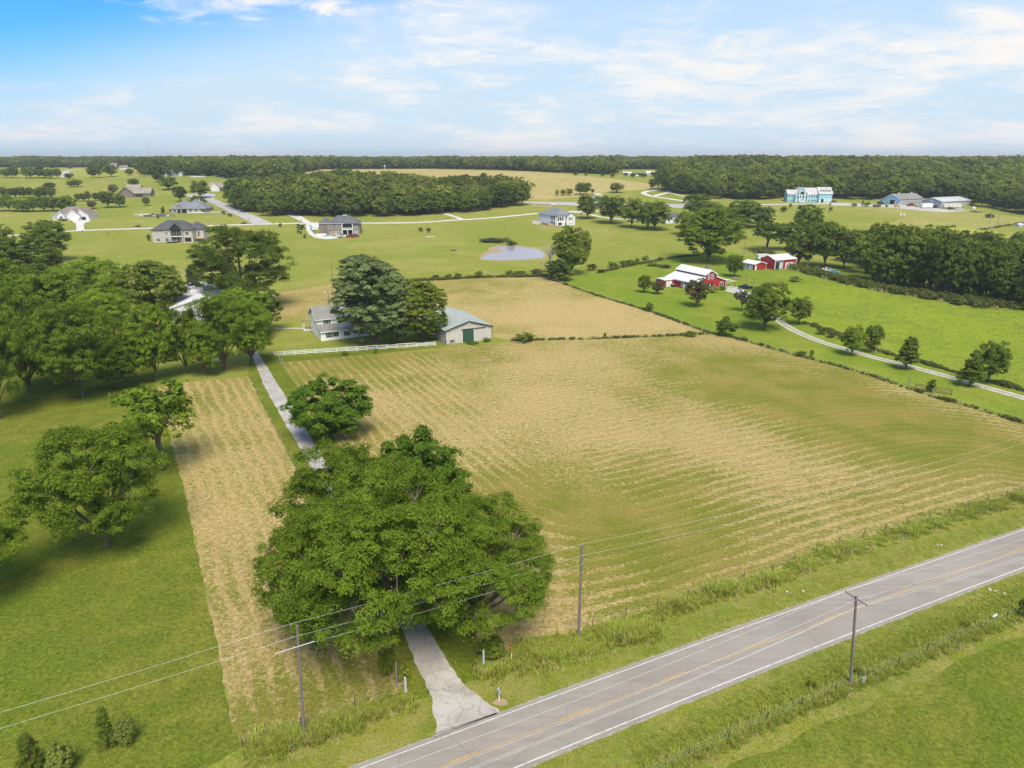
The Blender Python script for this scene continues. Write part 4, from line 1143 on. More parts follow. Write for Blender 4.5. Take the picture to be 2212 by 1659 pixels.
brush('hedgerow_brush', 'thin dark brush along the cross fence through the hay field', line_points(F3, 260, 0.2, 13), 'scrub', 0.4, 0.9, 52)
brush('hedgerow_brush', 'thin brush along the back fence of the hay paddock', line_points(F1, 700, 0.4, 14) + line_points(F4, 420, 0.4, 15), 'scrub', 0.6, 1.5, 53)
brush('hedgerow_brush', 'weedy brush along the wire fence above the gravel drive', line_points(F5, 1500, 0.4, 16), 'scrub', 0.6, 1.1, 54, clump=.2)
brush('hedgerow_brush', 'dark brush line beyond the tree belt', line_points(F6, 500, 0.5, 17), 'scrub', 1.0, 1.6, 55)
brush('thicket', 'rank undergrowth along the foot of the tree belt on the right', line_points(F7, 1500, 1.8, 18) + line_points(F7[4:], 900, 3.0, 19), 'scrub', 1.2, 3.0, 56)
brush('weed_clumps', 'coarse clumps of tall grass spread over the lush meadow', [q for q in [Vector((rgw.uniform(95, 330), rgw.uniform(120, 300))) for _ in range(9000)] if inside(q.x, q.y, MEAD)], 'weedgreen', 0.4, 0.9, 57, zmul=0.6)
brush('pond_reeds', 'pale reeds and brush on the far bank of the pond', line_points(D((1050, 524), (1075, 520), (1100, 523)), 180, 2.0, 20) + line_points(D((1100, 527), (1108, 529)), 40, 1.0, 21), 'brush', 1.2, 2.4, 58)
# cut straw lying in rows, near field only
sp_ = []; ss_ = []
for fn_row, fn_dry, poly, n, spc in ((rowA, dryA, FA, 110000, 2.3), (rowW, dryW, FW, 30000, 2.3)):
    xs = [p[0] for p in poly]; ys = [p[1] for p in poly]
    y1 = min(max(ys), 150)
    for _ in range(n):
        x = rgw.uniform(min(xs), min(max(xs), 135)); y = rgw.uniform(min(ys), y1)
        if rgw.random() > min(1, (75 / max(y, 40)) ** 1.2): continue
        if not inside(x, y, poly): continue
        if math.cos(6.2832 * fn_row(x, y) / spc) < rgw.uniform(-0.2, 0.9): continue
        if fn_dry(x, y) < rgw.uniform(0.25, 0.75): continue
        s = rgw.uniform(0.22, 0.6); sp_.append((x, y, 0.01)); ss_.append((s, s, s))
o = scatter('cut_straw', sp_, ss_, KIT['straw'], seed=3); o['label'] = 'loose tan straw lying in rows on the mown hay field'
# turf tufts on the near lawns
tp = []; tsz = []
for _ in range(26000):
    x = rgw.uniform(-60, 70); y = rgw.uniform(28, 95)
    if rgw.random() > (48 / max(y, 30)) ** 1.5: continue
    if inside(x, y, FA) or inside(x, y, FW): continue
    if abs(min(seg_d(x, y, ROAD[i], ROAD[i + 1]) for i in range(1, 9))) < 5: continue
    if -22 < x < 6 and 44 < y < 115 and x > -45: continue
    s = rgw.uniform(0.7, 1.5); tp.append((x, y, 0)); tsz.append((s, s, s))
o = scatter('lawn_grass', tp, tsz, KIT['turf'], seed=4); o['label'] = 'short uneven grass on the near lawns'

# ================================================================== buildings
def wallbox(p, mat, x0, x1, y0, y1, z0, z1, name='wall'):
    return MB().box(x0, x1, y0, y1, z0, z1).build(name, M[mat], p)
def gable(p, wm, rm, x0, x1, y0, y1, eave, ridge, axis='x', ov=0.4, z0=-0.4, th=0.18, trim=None, rf=None):
    """gabled block: ridge along axis; rf = position of the ridge across (0..1)"""
    rf = 0.5 if rf is None else rf
    if axis == 'x':
        c = y0 + (y1 - y0) * rf; prof = [(y0, z0), (y1, z0), (y1, eave), (c, ridge), (y0, eave)]
        MB().prism(prof, x0, x1, 'x').build('wall', M[wm], p)
        a0, a1, u0, u1 = x0 - ov, x1 + ov, y0, y1
    else:
        c = x0 + (x1 - x0) * rf; prof = [(x0, z0), (x1, z0), (x1, eave), (c, ridge), (x0, eave)]
        MB().prism(prof, y0, y1, 'y').build('wall', M[wm], p)
        a0, a1, u0, u1 = y0 - ov, y1 + ov, x0, x1
    s0 = (ridge - eave) / (c - u0); s1 = (ridge - eave) / (u1 - c)
    g = 0.02
    prof = [(u0 - ov, eave - ov * s0 + g), (c, ridge + g), (u1 + ov, eave - ov * s1 + g), (u1 + ov, eave - ov * s1 + g + th), (c, ridge + g + th), (u0 - ov, eave - ov * s0 + g + th)]
    r = MB().prism(prof, a0, a1, axis).build('roof', M[rm], p)
    if trim:
        for q in (a0 - 0.05, a1 + 0.003):
            pr = [(u, z + (0.03 if i > 2 else -0.14)) for i, (u, z) in enumerate(prof)]
            MB().prism(pr, q, q + 0.047, axis).build('rake_board', M[trim], p)
        for u, s_, e_ in ((u0 - ov, -0.06, s0), (u1 + ov, 0.003, s1)):
            pr = [(u + s_, eave - ov * e_ - 0.05), (u + s_ + 0.055, eave - ov * e_ - 0.05), (u + s_ + 0.055, eave - ov * e_ + g + th - 0.02), (u + s_, eave - ov * e_ + g + th - 0.02)]
            MB().prism(pr, a0, a1, axis).build('fascia', M[trim], p)
    return r
def hip(p, wm, rm, x0, x1, y0, y1, eave, ridge, ov=0.5, z0=-0.4, trim=None, wall=True, inset=None):
    if wall: wallbox(p, wm, x0, x1, y0, y1, z0, eave)
    X0, X1, Y0, Y1 = x0 - ov, x1 + ov, y0 - ov, y1 + ov
    wx, wy = X1 - X0, Y1 - Y0
    ins = inset if inset is not None else min(wx, wy) / 2
    if wx >= wy: A = (X0 + ins, (Y0 + Y1) / 2, ridge); B = (X1 - ins, (Y0 + Y1) / 2, ridge)
    else: A = ((X0 + X1) / 2, Y0 + ins, ridge); B = ((X0 + X1) / 2, Y1 - ins, ridge)
    th = 0.22; e = eave + 0.01
    V = [(X0, Y0, e), (X1, Y0, e), (X1, Y1, e), (X0, Y1, e), (X0, Y0, e + th), (X1, Y0, e + th), (X1, Y1, e + th), (X0, Y1, e + th), A, B]
    Fc = [(0, 3, 2, 1), (0, 1, 5, 4), (1, 2, 6, 5), (2, 3, 7, 6), (3, 0, 4, 7)]
    if wx >= wy: Fc += [(4, 5, 9, 8), (6, 7, 8, 9), (5, 6, 9), (7, 4, 8)]
    else: Fc += [(5, 6, 9, 8), (7, 4, 8, 9), (4, 5, 8), (6, 7, 9)]
    r = MB().add(V, Fc).build('roof', M[rm], p)
    if trim:
        MB().box(X0 - .04, X1 + .04, Y0 - .04, Y0 - 0.002, e - .02, e + th - .03).box(X0 - .04, X0 - .002, Y0, Y1, e - .02, e + th - .03).box(X1 + .002, X1 + .04, Y0, Y1, e - .02, e + th - .03).build('gutter', M[trim], p)
    return r
def fbox(mb, face, c, u0, u1, z0, z1, d0, d1):
    """box on a wall plane; face -y/+y/-x/+x at coordinate c, proud by d0..d1"""
    s = -1 if face[0] == '-' else 1
    a, b = sorted((c + s * d0, c + s * d1))
    return mb.box(u0, u1, a, b, z0, z1) if face[1] == 'y' else mb.box(a, b, u0, u1, z0, z1)
def window(p, face, c, u, z, w, h, frame='white', bars=(1, 1), glass='glass', fw=0.10, shutter=None, name='window'):
    mb = MB(); u0, u1 = u - w / 2, u + w / 2
    fbox(mb, face, c, u0 - fw, u0, z, z + h, 0.005, 0.07); fbox(mb, face, c, u1, u1 + fw, z, z + h, 0.005, 0.07)
    fbox(mb, face, c, u0 - fw, u1 + fw, z + h, z + h + fw, 0.005, 0.07); fbox(mb, face, c, u0 - fw, u1 + fw, z - fw, z, 0.005, 0.09)
    for i in range(1, bars[0] + 1):
        q = u0 + w * i / (bars[0] + 1); fbox(mb, face, c, q - fw * .35, q + fw * .35, z, z + h, 0.03, 0.06)
    for i in range(1, bars[1] + 1):
        q = z + h * i / (bars[1] + 1); fbox(mb, face, c, u0, u1, q - fw * .3, q + fw * .3, 0.03, 0.055)
    o = mb.build(name, M[frame], p)
    fbox(MB(), face, c, u0, u1, z, z + h, 0.004, 0.025).build('pane', M[glass], o)
    if shutter:
        for a, b in ((u0 - fw - 0.42, u0 - fw - 0.02), (u1 + fw + 0.02, u1 + fw + 0.42)):
            fbox(MB(), face, c, a, b, z - .05, z + h + .05, 0.005, 0.06).build('shutter', M[shutter], p)
    return o
def gdoor(p, face, c, u, w, h, mat='white', frame='white', rows=4, z=0.0, name='garage_door', glazed=False):
    mb = MB()
    fbox(mb, face, c, u - w / 2 - .15, u - w / 2, z, z + h, 0.005, 0.08); fbox(mb, face, c, u + w / 2, u + w / 2 + .15, z, z + h, 0.005, 0.08)
    fbox(mb, face, c, u - w / 2 - .15, u + w / 2 + .15, z + h, z + h + .15, 0.005, 0.08)
    o = mb.build(name, M[frame], p)
    for i in range(rows):
        a = z + h * i / rows
        fbox(MB(), face, c, u - w / 2 + .01, u + w / 2 - .01, a + .015, a + h / rows - .015, 0.006, 0.05).build('door_panel', M[mat], o)
    return o
def door(p, face, c, u, w=0.95, h=2.05, mat='white', frame='white', z=0.0, glass=False):
    mb = MB()
    fbox(mb, face, c, u - w / 2 - .09, u - w / 2, z, z + h, 0.005, 0.07); fbox(mb, face, c, u + w / 2, u + w / 2 + .09, z, z + h, 0.005, 0.07)
    fbox(mb, face, c, u - w / 2 - .09, u + w / 2 + .09, z + h, z + h + .09, 0.005, 0.07)
    fbox(mb, face, c, u - w / 2, u + w / 2, z, z + h, 0.005, 0.045)
    o = mb.build('door', M[mat], p)
    if glass: fbox(MB(), face, c, u - w * .3, u + w * .3, z + h * .45, z + h * .92, 0.047, 0.055).build('pane', M['glass'], o)
    return o
def opening(p, face, c, u, w, h, z=0.0, mat='black', frame=None, name='dark_opening'):
    o = fbox(MB(), face, c, u - w / 2, u + w / 2, z, z + h, 0.004, 0.02).build(name, M[mat], p)
    if frame:
        mb = MB(); fbox(mb, face, c, u - w / 2 - .14, u - w / 2, z, z + h, 0.005, 0.07); fbox(mb, face, c, u + w / 2, u + w / 2 + .14, z, z + h, 0.005, 0.07)
        fbox(mb, face, c, u - w / 2 - .14, u + w / 2 + .14, z + h, z + h + .14, 0.005, 0.07); mb.build('door_frame', M[frame], p)
    return o
def posts(p, L, z0, z1, r, mat, name='post'):
    for x, y in L: MB().box(x - r, x + r, y - r, y + r, z0, z1).build(name, M[mat], p)
def vent(p, x, y, z, h=0.6, r=0.12, mat='white', name='roof_vent'): MB().tube([(x, y, z - .5), (x, y, z + h)], r, 8).build(name, M[mat], p)
YW = R(27)
def at(px_, py_, name, label, cat, rot=YW, group=None):
    g = G(px_, py_); return thing(name, label, cat, g, rot, group), g
def dirs(rot): return Vector((math.cos(rot), math.sin(rot))), Vector((-math.sin(rot), math.cos(rot)))

# --- white farmhouse (origin: near left corner of its enclosed porch)
h, g = at(694, 737, 'farmhouse', 'two storey white farmhouse with grey roof and black shutters, half behind the silvery maple', 'house')
P0, P1, P2 = 0.0, 4.6, 15.0       # porch front, main front, main back
Lh = 17.0
gable(h, 'siding', 'sh_grey', 0, Lh, P1, P2, 5.75, 8.7, 'x', ov=0.45, trim='white')
MB().prism([(P0, -0.3), (P1 - .005, -0.3), (P1 - .005, 3.9), (P0, 2.85)], 0.0, Lh, 'x').build('porch_wall', M['siding'], h)
sl_ = (3.9 - 2.85) / 4.6
MB().prism([(P0 - .4, 2.85 - .4 * sl_ + .02), (P1 - .01, 3.92), (P1 - .01, 4.10), (P0 - .4, 2.85 - .4 * sl_ + .2)], -0.3, Lh + .3, 'x').build('porch_roof', M['sh_grey'], h)
MB().box(-.34, Lh + .34, P0 - .46, P0 - .41, 2.6, 2.93).build('fascia', M['white'], h)
MB().prism([(P2 + .01, -.3), (P2 + 3.0, -.3), (P2 + 3.0, 2.6), (P2 + .01, 3.3)], 0.4, 6.0, 'x').build('rear_wall', M['siding'], h)
MB().prism([(P2 + .01, 3.35), (P2 + 3.3, 2.62), (P2 + 3.3, 2.8), (P2 + .01, 3.53)], -2.2, 6.3, 'x').build('rear_porch_roof', M['sh_grey'], h)
posts(h, [(-2.0, P2 + 3.0), (-2.0, P2 + 0.6)], -.2, 2.6, .08, 'white', 'porch_post')
MB().box(-2.3, 0.0, P2 + .02, P2 + 3.2, -.2, .25).build('porch_step', M['concrete'], h)
for y_ in (7.2, 11.8):
    for z_ in (1.0, 3.75): window(h, '-x', 0.0, y_, z_, 0.95, 1.5, 'white', (0, 1), fw=.11)
window(h, '-x', 0.0, 1.5, 1.0, 1.0, 1.4, 'white', (0, 1)); window(h, '-x', 0.0, 3.0, 1.0, 1.0, 1.4, 'white', (0, 1))
for x_ in (3.1, 8.5, 13.6): window(h, '-y', P1, x_, 4.15, 1.0, 1.3, 'white', (0, 1), shutter='black', fw=.12)
for x_ in (2.6, 8.0, 13.0): window(h, '-y', P0, x_, 0.95, 1.0, 1.35, 'white', (0, 1), shutter='black', fw=.10)
window(h, '-y', P0, 4.6, 0.95, 1.6, 1.35, 'white', (1, 0), fw=.10)
door(h, '-y', P0, 10.4)
vent(h, 3.6, 8.6, 7.9, .6, .1)

# --- beige metal barn
h, g = at(963, 744, 'metal_barn', 'beige sheet metal barn with sage green roof and dark green sliding door', 'barn', R(25))
bw = 15.0; bl = 23.0
gable(h, 'beige_metal', 'green_roof', 0, bw, 0, bl, 4.1, 6.3, 'y', ov=0.35, trim='green_trim')
MB().box(5.4, 9.0, -.16, -.02, 0.02, 3.9).build('sliding_door', M['green_door'], h)
MB().box(5.0, 12.8, -.24, -.06, 3.95, 4.12).build('door_track', M['green_trim'], h)
MB().box(9.02, 9.16, -.1, -.005, 0, 3.9).build('door_jamb', M['white'], h)
MB().box(5.24, 5.38, -.1, -.005, 0, 3.9).build('door_jamb', M['white'], h)
for x_ in (0, bw): MB().box(x_ - .07, x_ + .07, -.07, .07, 0, 4.05).build('corner_trim', M['green_trim'], h)
MB().tube([(7.5, -.02, 5.55), (7.5, -.25, 5.55), (7.5, -.3, 5.35)], .17, 8).build('yard_lamp', M['white'], h)
t2 = thing('hay_feeder', 'grey round bin standing against the beige metal barn wall', 'bin', g + Vector((2.0, 0.2, 0)), R(25))
MB().tube([(0, 0, 0), (0, 0, 1.0)], .62, 12).build('bin_body', M['aframe'], t2); MB().tube([(0, 0, 1.0), (0, 0, 1.12)], .68, 12).build('bin_lid', M['black'], t2)

# --- white metal shed behind the yard trees on the left
h, g = at(436, 694, 'metal_shed', 'white sheet metal shed with dark door seam showing between the yard trees', 'shed', R(20))
gable(h, 'white_metal', 'white_metal', -9, 7.5, 0, 20, 5.2, 7.6, 'y', ov=.3, trim='white')
MB().box(-0.9, -0.62, -.08, -.005, 0, 6.2).build('door_seam', M['green_trim'], h)
MB().box(-7.4, -7.2, -.08, -.005, 0, 4.6).build('downpipe', M['green_trim'], h)
gdoor(h, '-y', 0, -4.3, 3.4, 3.4, 'pale_metal')
gable(h, 'white_metal', 'white_metal', -12, 6, 20.4, 34, 5.6, 8.4, 'y', ov=.3)

# --- red monitor barn house
h, g = at(1498, 628.5, 'red_barn', 'red metal monitor barn house with white roof and raised centre', 'barn')
ud, vd = dirs(YW)
Lx = span(g, ud, 1567); Ly = span(g, vd, 1437)
c0, c1 = Lx * .33, Lx * .67
MB().prism([(0, -.3), (Lx, -.3), (Lx, 3.3), (c1, 5.3), (c0, 5.3), (0, 3.3)], 0, Ly, 'y').build('wall', M['red_metal'], h)
MB().prism([(c0, 5.3), (c1, 5.3), (c1, 6.4), ((c0 + c1) / 2, 8.0), (c0, 6.4)], 0.0, Ly, 'y').build('raised_wall', M['red_metal'], h)
for a, b, c_, d_ in ((-.35, 3.18, c0 - .005, 5.3), (Lx + .35, 3.18, c1 + .005, 5.3)):
    MB().prism([(a, c_ and b), (c_, d_), (c_, d_ + .16), (a, b + .16)], -.35, Ly + .35, 'y').build('side_roof', M['white_roof'], h)
cm_ = (c0 + c1) / 2
for a in (c0 - .45, c1 + .45):
    zz = 6.4 - .45 * (1.6 / (c1 - cm_)) + .02
    MB().prism([(a, zz), (cm_, 8.02), (cm_, 8.18), (a, zz + .16)], -.4, Ly + .4, 'y').build('centre_roof', M['white_roof'], h)
# white rake trim on the near gable
def bar2(p, a, b, y0, y1, w, mat, name):
    ax, az = a; bx, bz = b
    MB().prism([(ax, az - w), (bx, bz - w), (bx, bz + .02), (ax, az + .02)], y0, y1, 'y').build(name, M[mat], p)
bar2(h, (-.36, 3.18), (c0, 5.3), -.42, -.36, .28, 'white', 'rake_board'); bar2(h, (c1, 5.3), (Lx + .36, 3.18), -.42, -.36, .28, 'white', 'rake_board')
bar2(h, (c0 - .46, 6.15), (cm_, 8.02), -.47, -.41, .28, 'white', 'rake_board'); bar2(h, (cm_, 8.02), (c1 + .46, 6.15), -.47, -.41, .28, 'white', 'rake_board')
MB().box(-.42, -.37, -.4, Ly + .4, 2.95, 3.22).build('gutter', M['white'], h)
MB().box(c0 - .07, c0 - .006, .05, Ly - .05, 5.62, 6.1).build('clerestory_strip', M['red_trim'], h)
MB().box(c0 - .52, c0 - .46, -.4, Ly + .4, 6.08, 6.32).build('gutter', M['white'], h)
for x_ in (0, Lx): MB().box(x_ - .09, x_ + .09, -.09, .09, 0, 3.2).build('corner_trim', M['white'], h)
for x_ in (cm_ - 1.05, cm_ + 1.05): window(h, '-y', 0, x_, 4.5, .75, 1.75, 'white', (0, 1), fw=.22)
for x_ in (cm_ - 1.95, cm_ + 1.95): fbox(MB(), '-y', 0, x_ - .22, x_ + .22, 4.4, 6.3, .005, .06).build('shutter', M['black'], h)
opening(h, '-y', 0, cm_ + .1, 2.6, 2.5, 0, 'black', 'red_trim'); window(h, '-y', 0, Lx * .86, .8, 1.7, 1.6, 'white', (1, 0), shutter='black', fw=.18)
fbox(MB(), '-y', 0, cm_ - .2, cm_ + .2, .1, 2.3, .03, .08).build('door_leaf', M['white'], h)
window(h, '-x', 0, Ly * .40, .9, .9, 1.5, 'white', (0, 0), fw=.2); door(h, '-x', 0, Ly * .33, .95, 2.1); door(h, '-x', 0, Ly * .24, .95, 2.1)
window(h, '-x', 0, Ly * .73, .9, .9, 1.5, 'white', (0, 0), fw=.2)
MB().box(-.1, -.005, Ly * .18, Ly * .185 + .08, 0, 3.1).build('downpipe', M['white'], h)
# small lean-to at the far left and open porch at the right
gable(h, 'red_metal', 'white_roof', -5.2, -.02, Ly - 5.6, Ly + .0, 2.9, 3.1, 'x', ov=.2, trim='white')
gdoor(h, '-y', Ly - 5.6, -2.6, 2.7, 2.3, 'white', rows=4)
MB().prism([(Lx + .36, 3.2), (Lx + 5.2, 2.35), (Lx + 5.2, 2.5), (Lx + .36, 3.35)], -.3, Ly * .6, 'y').build('porch_roof', M['white_roof'], h)
posts(h, [(Lx + 5.0, .0), (Lx + 5.0, Ly * .28), (Lx + 5.0, Ly * .56), (Lx + 2.6, Ly * .56)], 0, 2.35, .08, 'red_trim', 'porch_post')
MB().box(Lx + .1, Lx + 5.2, 0, Ly * .6, -.1, .10).build('porch_floor', M['concrete'], h)
MB().box(Lx + .3, Lx + 5.25, -.36, -.31, 2.3, 2.42).build('porch_beam', M['white'], h)
BARN = (g, Lx, Ly)

# --- small red shed with two white doors
h, g = at(1629, 584, 'red_shed', 'small red shed with white roof and two wide white doors', 'shed')
Lx = span(g, ud, 1654); Ly = span(g, vd, 1602)
gable(h, 'red_metal', 'white_roof', 0, Lx, 0, Ly, 2.9, 3.9, 'y', ov=.35, trim='white')
gdoor(h, '-x', 0, Ly * .30, Ly * .36, 2.5, 'white_metal', 'red_trim', 3); gdoor(h, '-x', 0, Ly * .74, Ly * .38, 2.5, 'white_metal', 'red_trim', 3)
door(h, '-y', 0, .9, .9, 2.2); MB().box(Lx - .07, Lx + .07, -.09, -.01, 0, 2.85).build('corner_trim', M['white'], h)
# --- larger red shed
h, g = at(1672.5, 583, 'red_machine_shed', 'tall red shed with white roof, white corner trim and an open bay', 'shed')
Lx = span(g, ud, 1717.5); Ly = span(g, vd, 1641)
gable(h, 'red_metal', 'white_roof', 0, Lx, 0, Ly, 4.7, 6.6, 'x', ov=.3, trim='white')
opening(h, '-y', 0, Lx * .20, Lx * .34, 3.8, 0, 'glass', 'white', 'open_bay')
fbox(MB(), '-y', 0, Lx * .215, Lx * .36, .2, 3.4, .03, .08).build('bay_panel', M['pale_metal'], h)
gdoor(h, '-y', 0, Lx * .69, Lx * .36, 3.0, 'white_metal', 'white', 4)
door(h, '-y', 0, Lx * .94, .9, 2.4); 
for x_ in (0.0, Lx): MB().box(x_ - .12, x_ + .12, -.13, -.01, 0, 4.55).build('corner_trim', M['white'], h)
MB().box(-.13, -.01, Ly - .12, Ly + .12, 0, 4.55).build('corner_trim', M['white'], h)

# --- pale blue mansion
h, g = at(1701, 437, 'blue_mansion', 'large sky blue house with white columns, tall portico gable and garage wing', 'house', R(-6))
Wd_ = span(g, dirs(R(-6))[0], 1795); s = Wd_ / 27.0   # picture plan widths: 27 units
gable(h, 'skyblue', 'sh_pale', 0, 9 * s, 2, 13, 7.2, 10.6, 'x', ov=.4, trim='white')
gable(h, 'skyblue', 'sh_pale', 4.4 * s, 12.4 * s, 0, 13.5, 7.0, 13.0, 'y', ov=.5, trim='white')
gable(h, 'skyblue', 'sh_pale', 8.5 * s, 19.4 * s, 1.2, 14, 7.0, 12.4, 'x', ov=.3)
gable(h, 'skyblue', 'sh_pale', 19.0 * s, 27 * s, -.8, 15, 7.8, 13.0, 'x', ov=.5, trim='white')
for i, x_ in enumerate((4.7, 6.7, 10.0, 12.0)):
    zt = 7.0 + 5.4 * (1 - abs(x_ - 8.4) / 4.0)
    MB().tube([(x_ * s, -1.2, 0), (x_ * s, -1.2, min(zt, 11.0))], .45, 12).build('column', M['white'], h)
V = [(math.cos(a) * 1.9 + 8.4 * s, -.06, 7.1 + math.sin(a) * 2.3) for a in np.linspace(0, math.pi, 13)]
V2 = [(x, y + .04, z) for x, y, z in V]
mb = MB(); mb.add(V + V2, [tuple(range(13)), tuple(range(25, 12, -1))] + [(i, i + 13, (i + 1) % 13 + 13, (i + 1) % 13) for i in range(13)]); mb.build('arched_window', M['glass'], h)
mb = MB(); rr = [((math.cos(a) * 2.3 + 8.4 * s), -.1, 7.0 + math.sin(a) * 2.8) for a in np.linspace(0, math.pi, 15)]; mb.tube(rr, .16, 6); mb.build('arch_trim', M['white'], h)
for x_ in (7.5, 9.3): window(h, '-y', 0, x_ * s, 3.6, 1.1, 2.6, 'white', (0, 0), fw=.3)
for x_ in (5.6, 11.2): window(h, '-y', 0, x_ * s, 3.7, 1.1, 2.0, 'white', (0, 0), fw=.16)
for x_ in (1.2, 2.8): window(h, '-y', 2, x_ * s, 4.4, 1.0, 1.6, 'white', (0, 1)); window(h, '-y', 2, x_ * s, .8, 1.0, 1.4, 'white', (0, 1))
for x_ in (13.3, 15.0, 16.4, 17.8): window(h, '-y', 1.2, x_ * s, 4.3, 1.1, 1.7, 'white', (0, 1)); window(h, '-y', 1.2, x_ * s, .8, 1.1, 1.4, 'white', (0, 1))
MB().box(6.6 * s, 10.2 * s, -3.2, -.1, 0, 1.2).box(6.9 * s, 9.9 * s, -4.4, -3.2, 0, .6).build('front_steps', M['concrete'], h)
opening(h, '-y', -.8, 21.2 * s, 1.7 * s, 3.2, 0, 'black', 'white'); gdoor(h, '-y', -.8, 24.4 * s, 4.4 * s, 3.0, 'pale_metal', rows=4)
for i in range(5):
    x_ = (20.2 + i * 1.45) * s
    o = MB().prism([(x_ - .8, 9.3), (x_ + .8, 9.3), (x_ + .8, 10.6), (x_, 11.4), (x_ - .8, 10.6)], 1.2, 4.5, 'y').build('dormer', M['sh_pale'], h)
    window(h, '-y', 1.2, x_, 9.5, .8, 1.0, 'white', (0, 0), name='dormer_window')
door(h, '-y', -.8, 20.0 * s, 1.0, 2.1)

# --- steel shop with blue gable
h, g = at(1943, 443.5, 'blue_shop', 'big steel workshop with sky blue gable end and grey brown roof', 'workshop')
Ly = span(g, vd, 1900); Lx = span(g, ud, 1993); Lm = Ly * .72
MB().prism([(0, -.3), (Ly, -.3), (Ly, 3.2), (Lm, 6.2), (Lm * .62, 9.2), (0, 5.3)], 0, .3, 'x').build('gable_wall', M['skyblue'], h)
MB().prism([(0.002, -.3), (Ly - .002, -.3), (Ly - .002, 3.1), (Lm, 6.1), (Lm * .62, 9.1), (0.002, 5.2)], .31, Lx, 'x').build('wall', M['grey_metal'], h)
MB().prism([(-.4, 4.95), (Lm * .62, 9.22), (Lm * .62, 9.4), (-.4, 5.13)], -.5, Lx + .4, 'x').build('roof', M['roof_shop'], h)
MB().prism([(Lm * .62, 9.22), (Ly + .4, 3.05), (Ly + .4, 3.23), (Lm * .62, 9.4)], -.5, Lx + .4, 'x').build('roof', M['roof_shop'], h)
MB().prism([(-.42, 4.6), (Lm * .62, 8.9), (Lm * .62, 9.42), (-.42, 5.15)], -.56, -.51, 'x').build('rake_board', M['white'], h)
MB().prism([(Lm * .62, 8.9), (Ly + .4, 2.8), (Ly + .4, 3.25), (Lm * .62, 9.42)], -.56, -.51, 'x').build('rake_board', M['white'], h)
opening(h, '-x', 0, Lm * .52, 4.6, 4.3, 0, 'black', 'white'); window(h, '-x', 0, Lm * .2, 1.0, 1.2, 1.4); window(h, '-x', 0, Lm * .82, 1.2, .9, 1.2)
gdoor(h, '-x', 0, Ly * .87, 3.4, 2.3, 'white')
for i in range(6): window(h, '-y', 0, Lx * (.12 + .15 * i), 1.2, 1.0, 1.5, 'white', (0, 0))
for x_ in (Lx * .28, Lx * .82): MB().box(x_ - .5, x_ + .5, Lm * .62 - .5, Lm * .62 + .5, 9.1, 10.2).build('cupola', M['white'], h)
# --- grey steel shop
h, g = at(2032, 450, 'grey_shop', 'long grey steel shed with pale roof and skylight strips', 'workshop')
Ly = span(g, vd, 1989); Lx = span(g, ud, 2095)
gable(h, 'grey_metal', 'roof_grey', 0, Lx, 0, Ly, 5.6, 8.4, 'x', ov=.5, trim='white')
opening(h, '-x', 0, Ly * .58, 4.6, 3.6, 0, 'black', 'white')
sl_ = (8.4 - 5.6) / (Ly / 2)
for i in range(5):
    x_ = Lx * (.14 + .16 * i)
    MB().prism([(1.6, 5.6 + 1.6 * sl_ + .23), (4.6, 5.6 + 4.6 * sl_ + .23), (4.6, 5.6 + 4.6 * sl_ + .27), (1.6, 5.6 + 1.6 * sl_ + .27)], x_, x_ + 1.1, 'x').build('skylight', M['white'], h)
mb = MB(); mb.tube([(-.06, Ly * .5, 6.3), (-.12, Ly * .5, 6.3)], .9, 14); mb.build('gable_clock', M['white'], h)
MB().box(-.07, -.01, -.12, .12, 0, 5.4).build('corner_trim', M['white'], h)
window(h, '-x', 0, Ly * .85, 1.2, 1.4, 1.2); window(h, '-x', 0, Ly * .2, 1.2, 1.2, 1.2)

# --- white two storey villa
h, g = at(1200, 488.5, 'white_villa', 'white two storey stucco house with slate grey hipped roof and raw timber deck', 'house')
Lx = span(g, ud, 1240.5); Ly = span(g, vd, 1163.5)
wallbox(h, 'white_stucco', 0, Lx, 0, Ly, -.5, 7.0)
wallbox(h, 'white_stucco', 0.5, Lx * .45, -1.4, -.003, -.5, 7.2, 'bay_wall')
hip(h, 'white_stucco', 'sh_blue', 0, Lx, 0, Ly, 7.0, 11.6, ov=.6, wall=False, inset=min(Lx, Ly) * .48)
hip(h, 'white_stucco', 'sh_blue', 0.5, Lx * .45, -1.4, 5, 7.25, 9.9, ov=.5, wall=False)
gable(h, 'white_stucco', 'sh_blue', Lx * .55, Lx * 1.0, -1.0, 8, 6.6, 9.0, 'y', ov=.4)
for i in range(3): window(h, '-y', -1.4, 1.6 + i * 1.7, 3.9, 1.25, 2.4, 'white', (0, 0), fw=.08)
window(h, '-y', -1.4, 2.9, .6, 3.0, 1.9, 'white', (0, 0), fw=.12)
for i in range(2): window(h, '-y', 0, Lx * .48 + i * .9, 3.8, .45, 2.2, 'white', (0, 0), fw=.05)
for i in range(3): window(h, '-y', -1.0, Lx * .68 + i * 1.15, 3.9, .7, 1.9, 'white', (0, 0), fw=.1); window(h, '-y', -1.0, Lx * .68 + i * 1.3, 1.4, .5, .5, 'white', (0, 0), fw=.05, name='porthole')
door(h, '-y', 0, Lx * .51, 1.1, 2.2, 'glass')
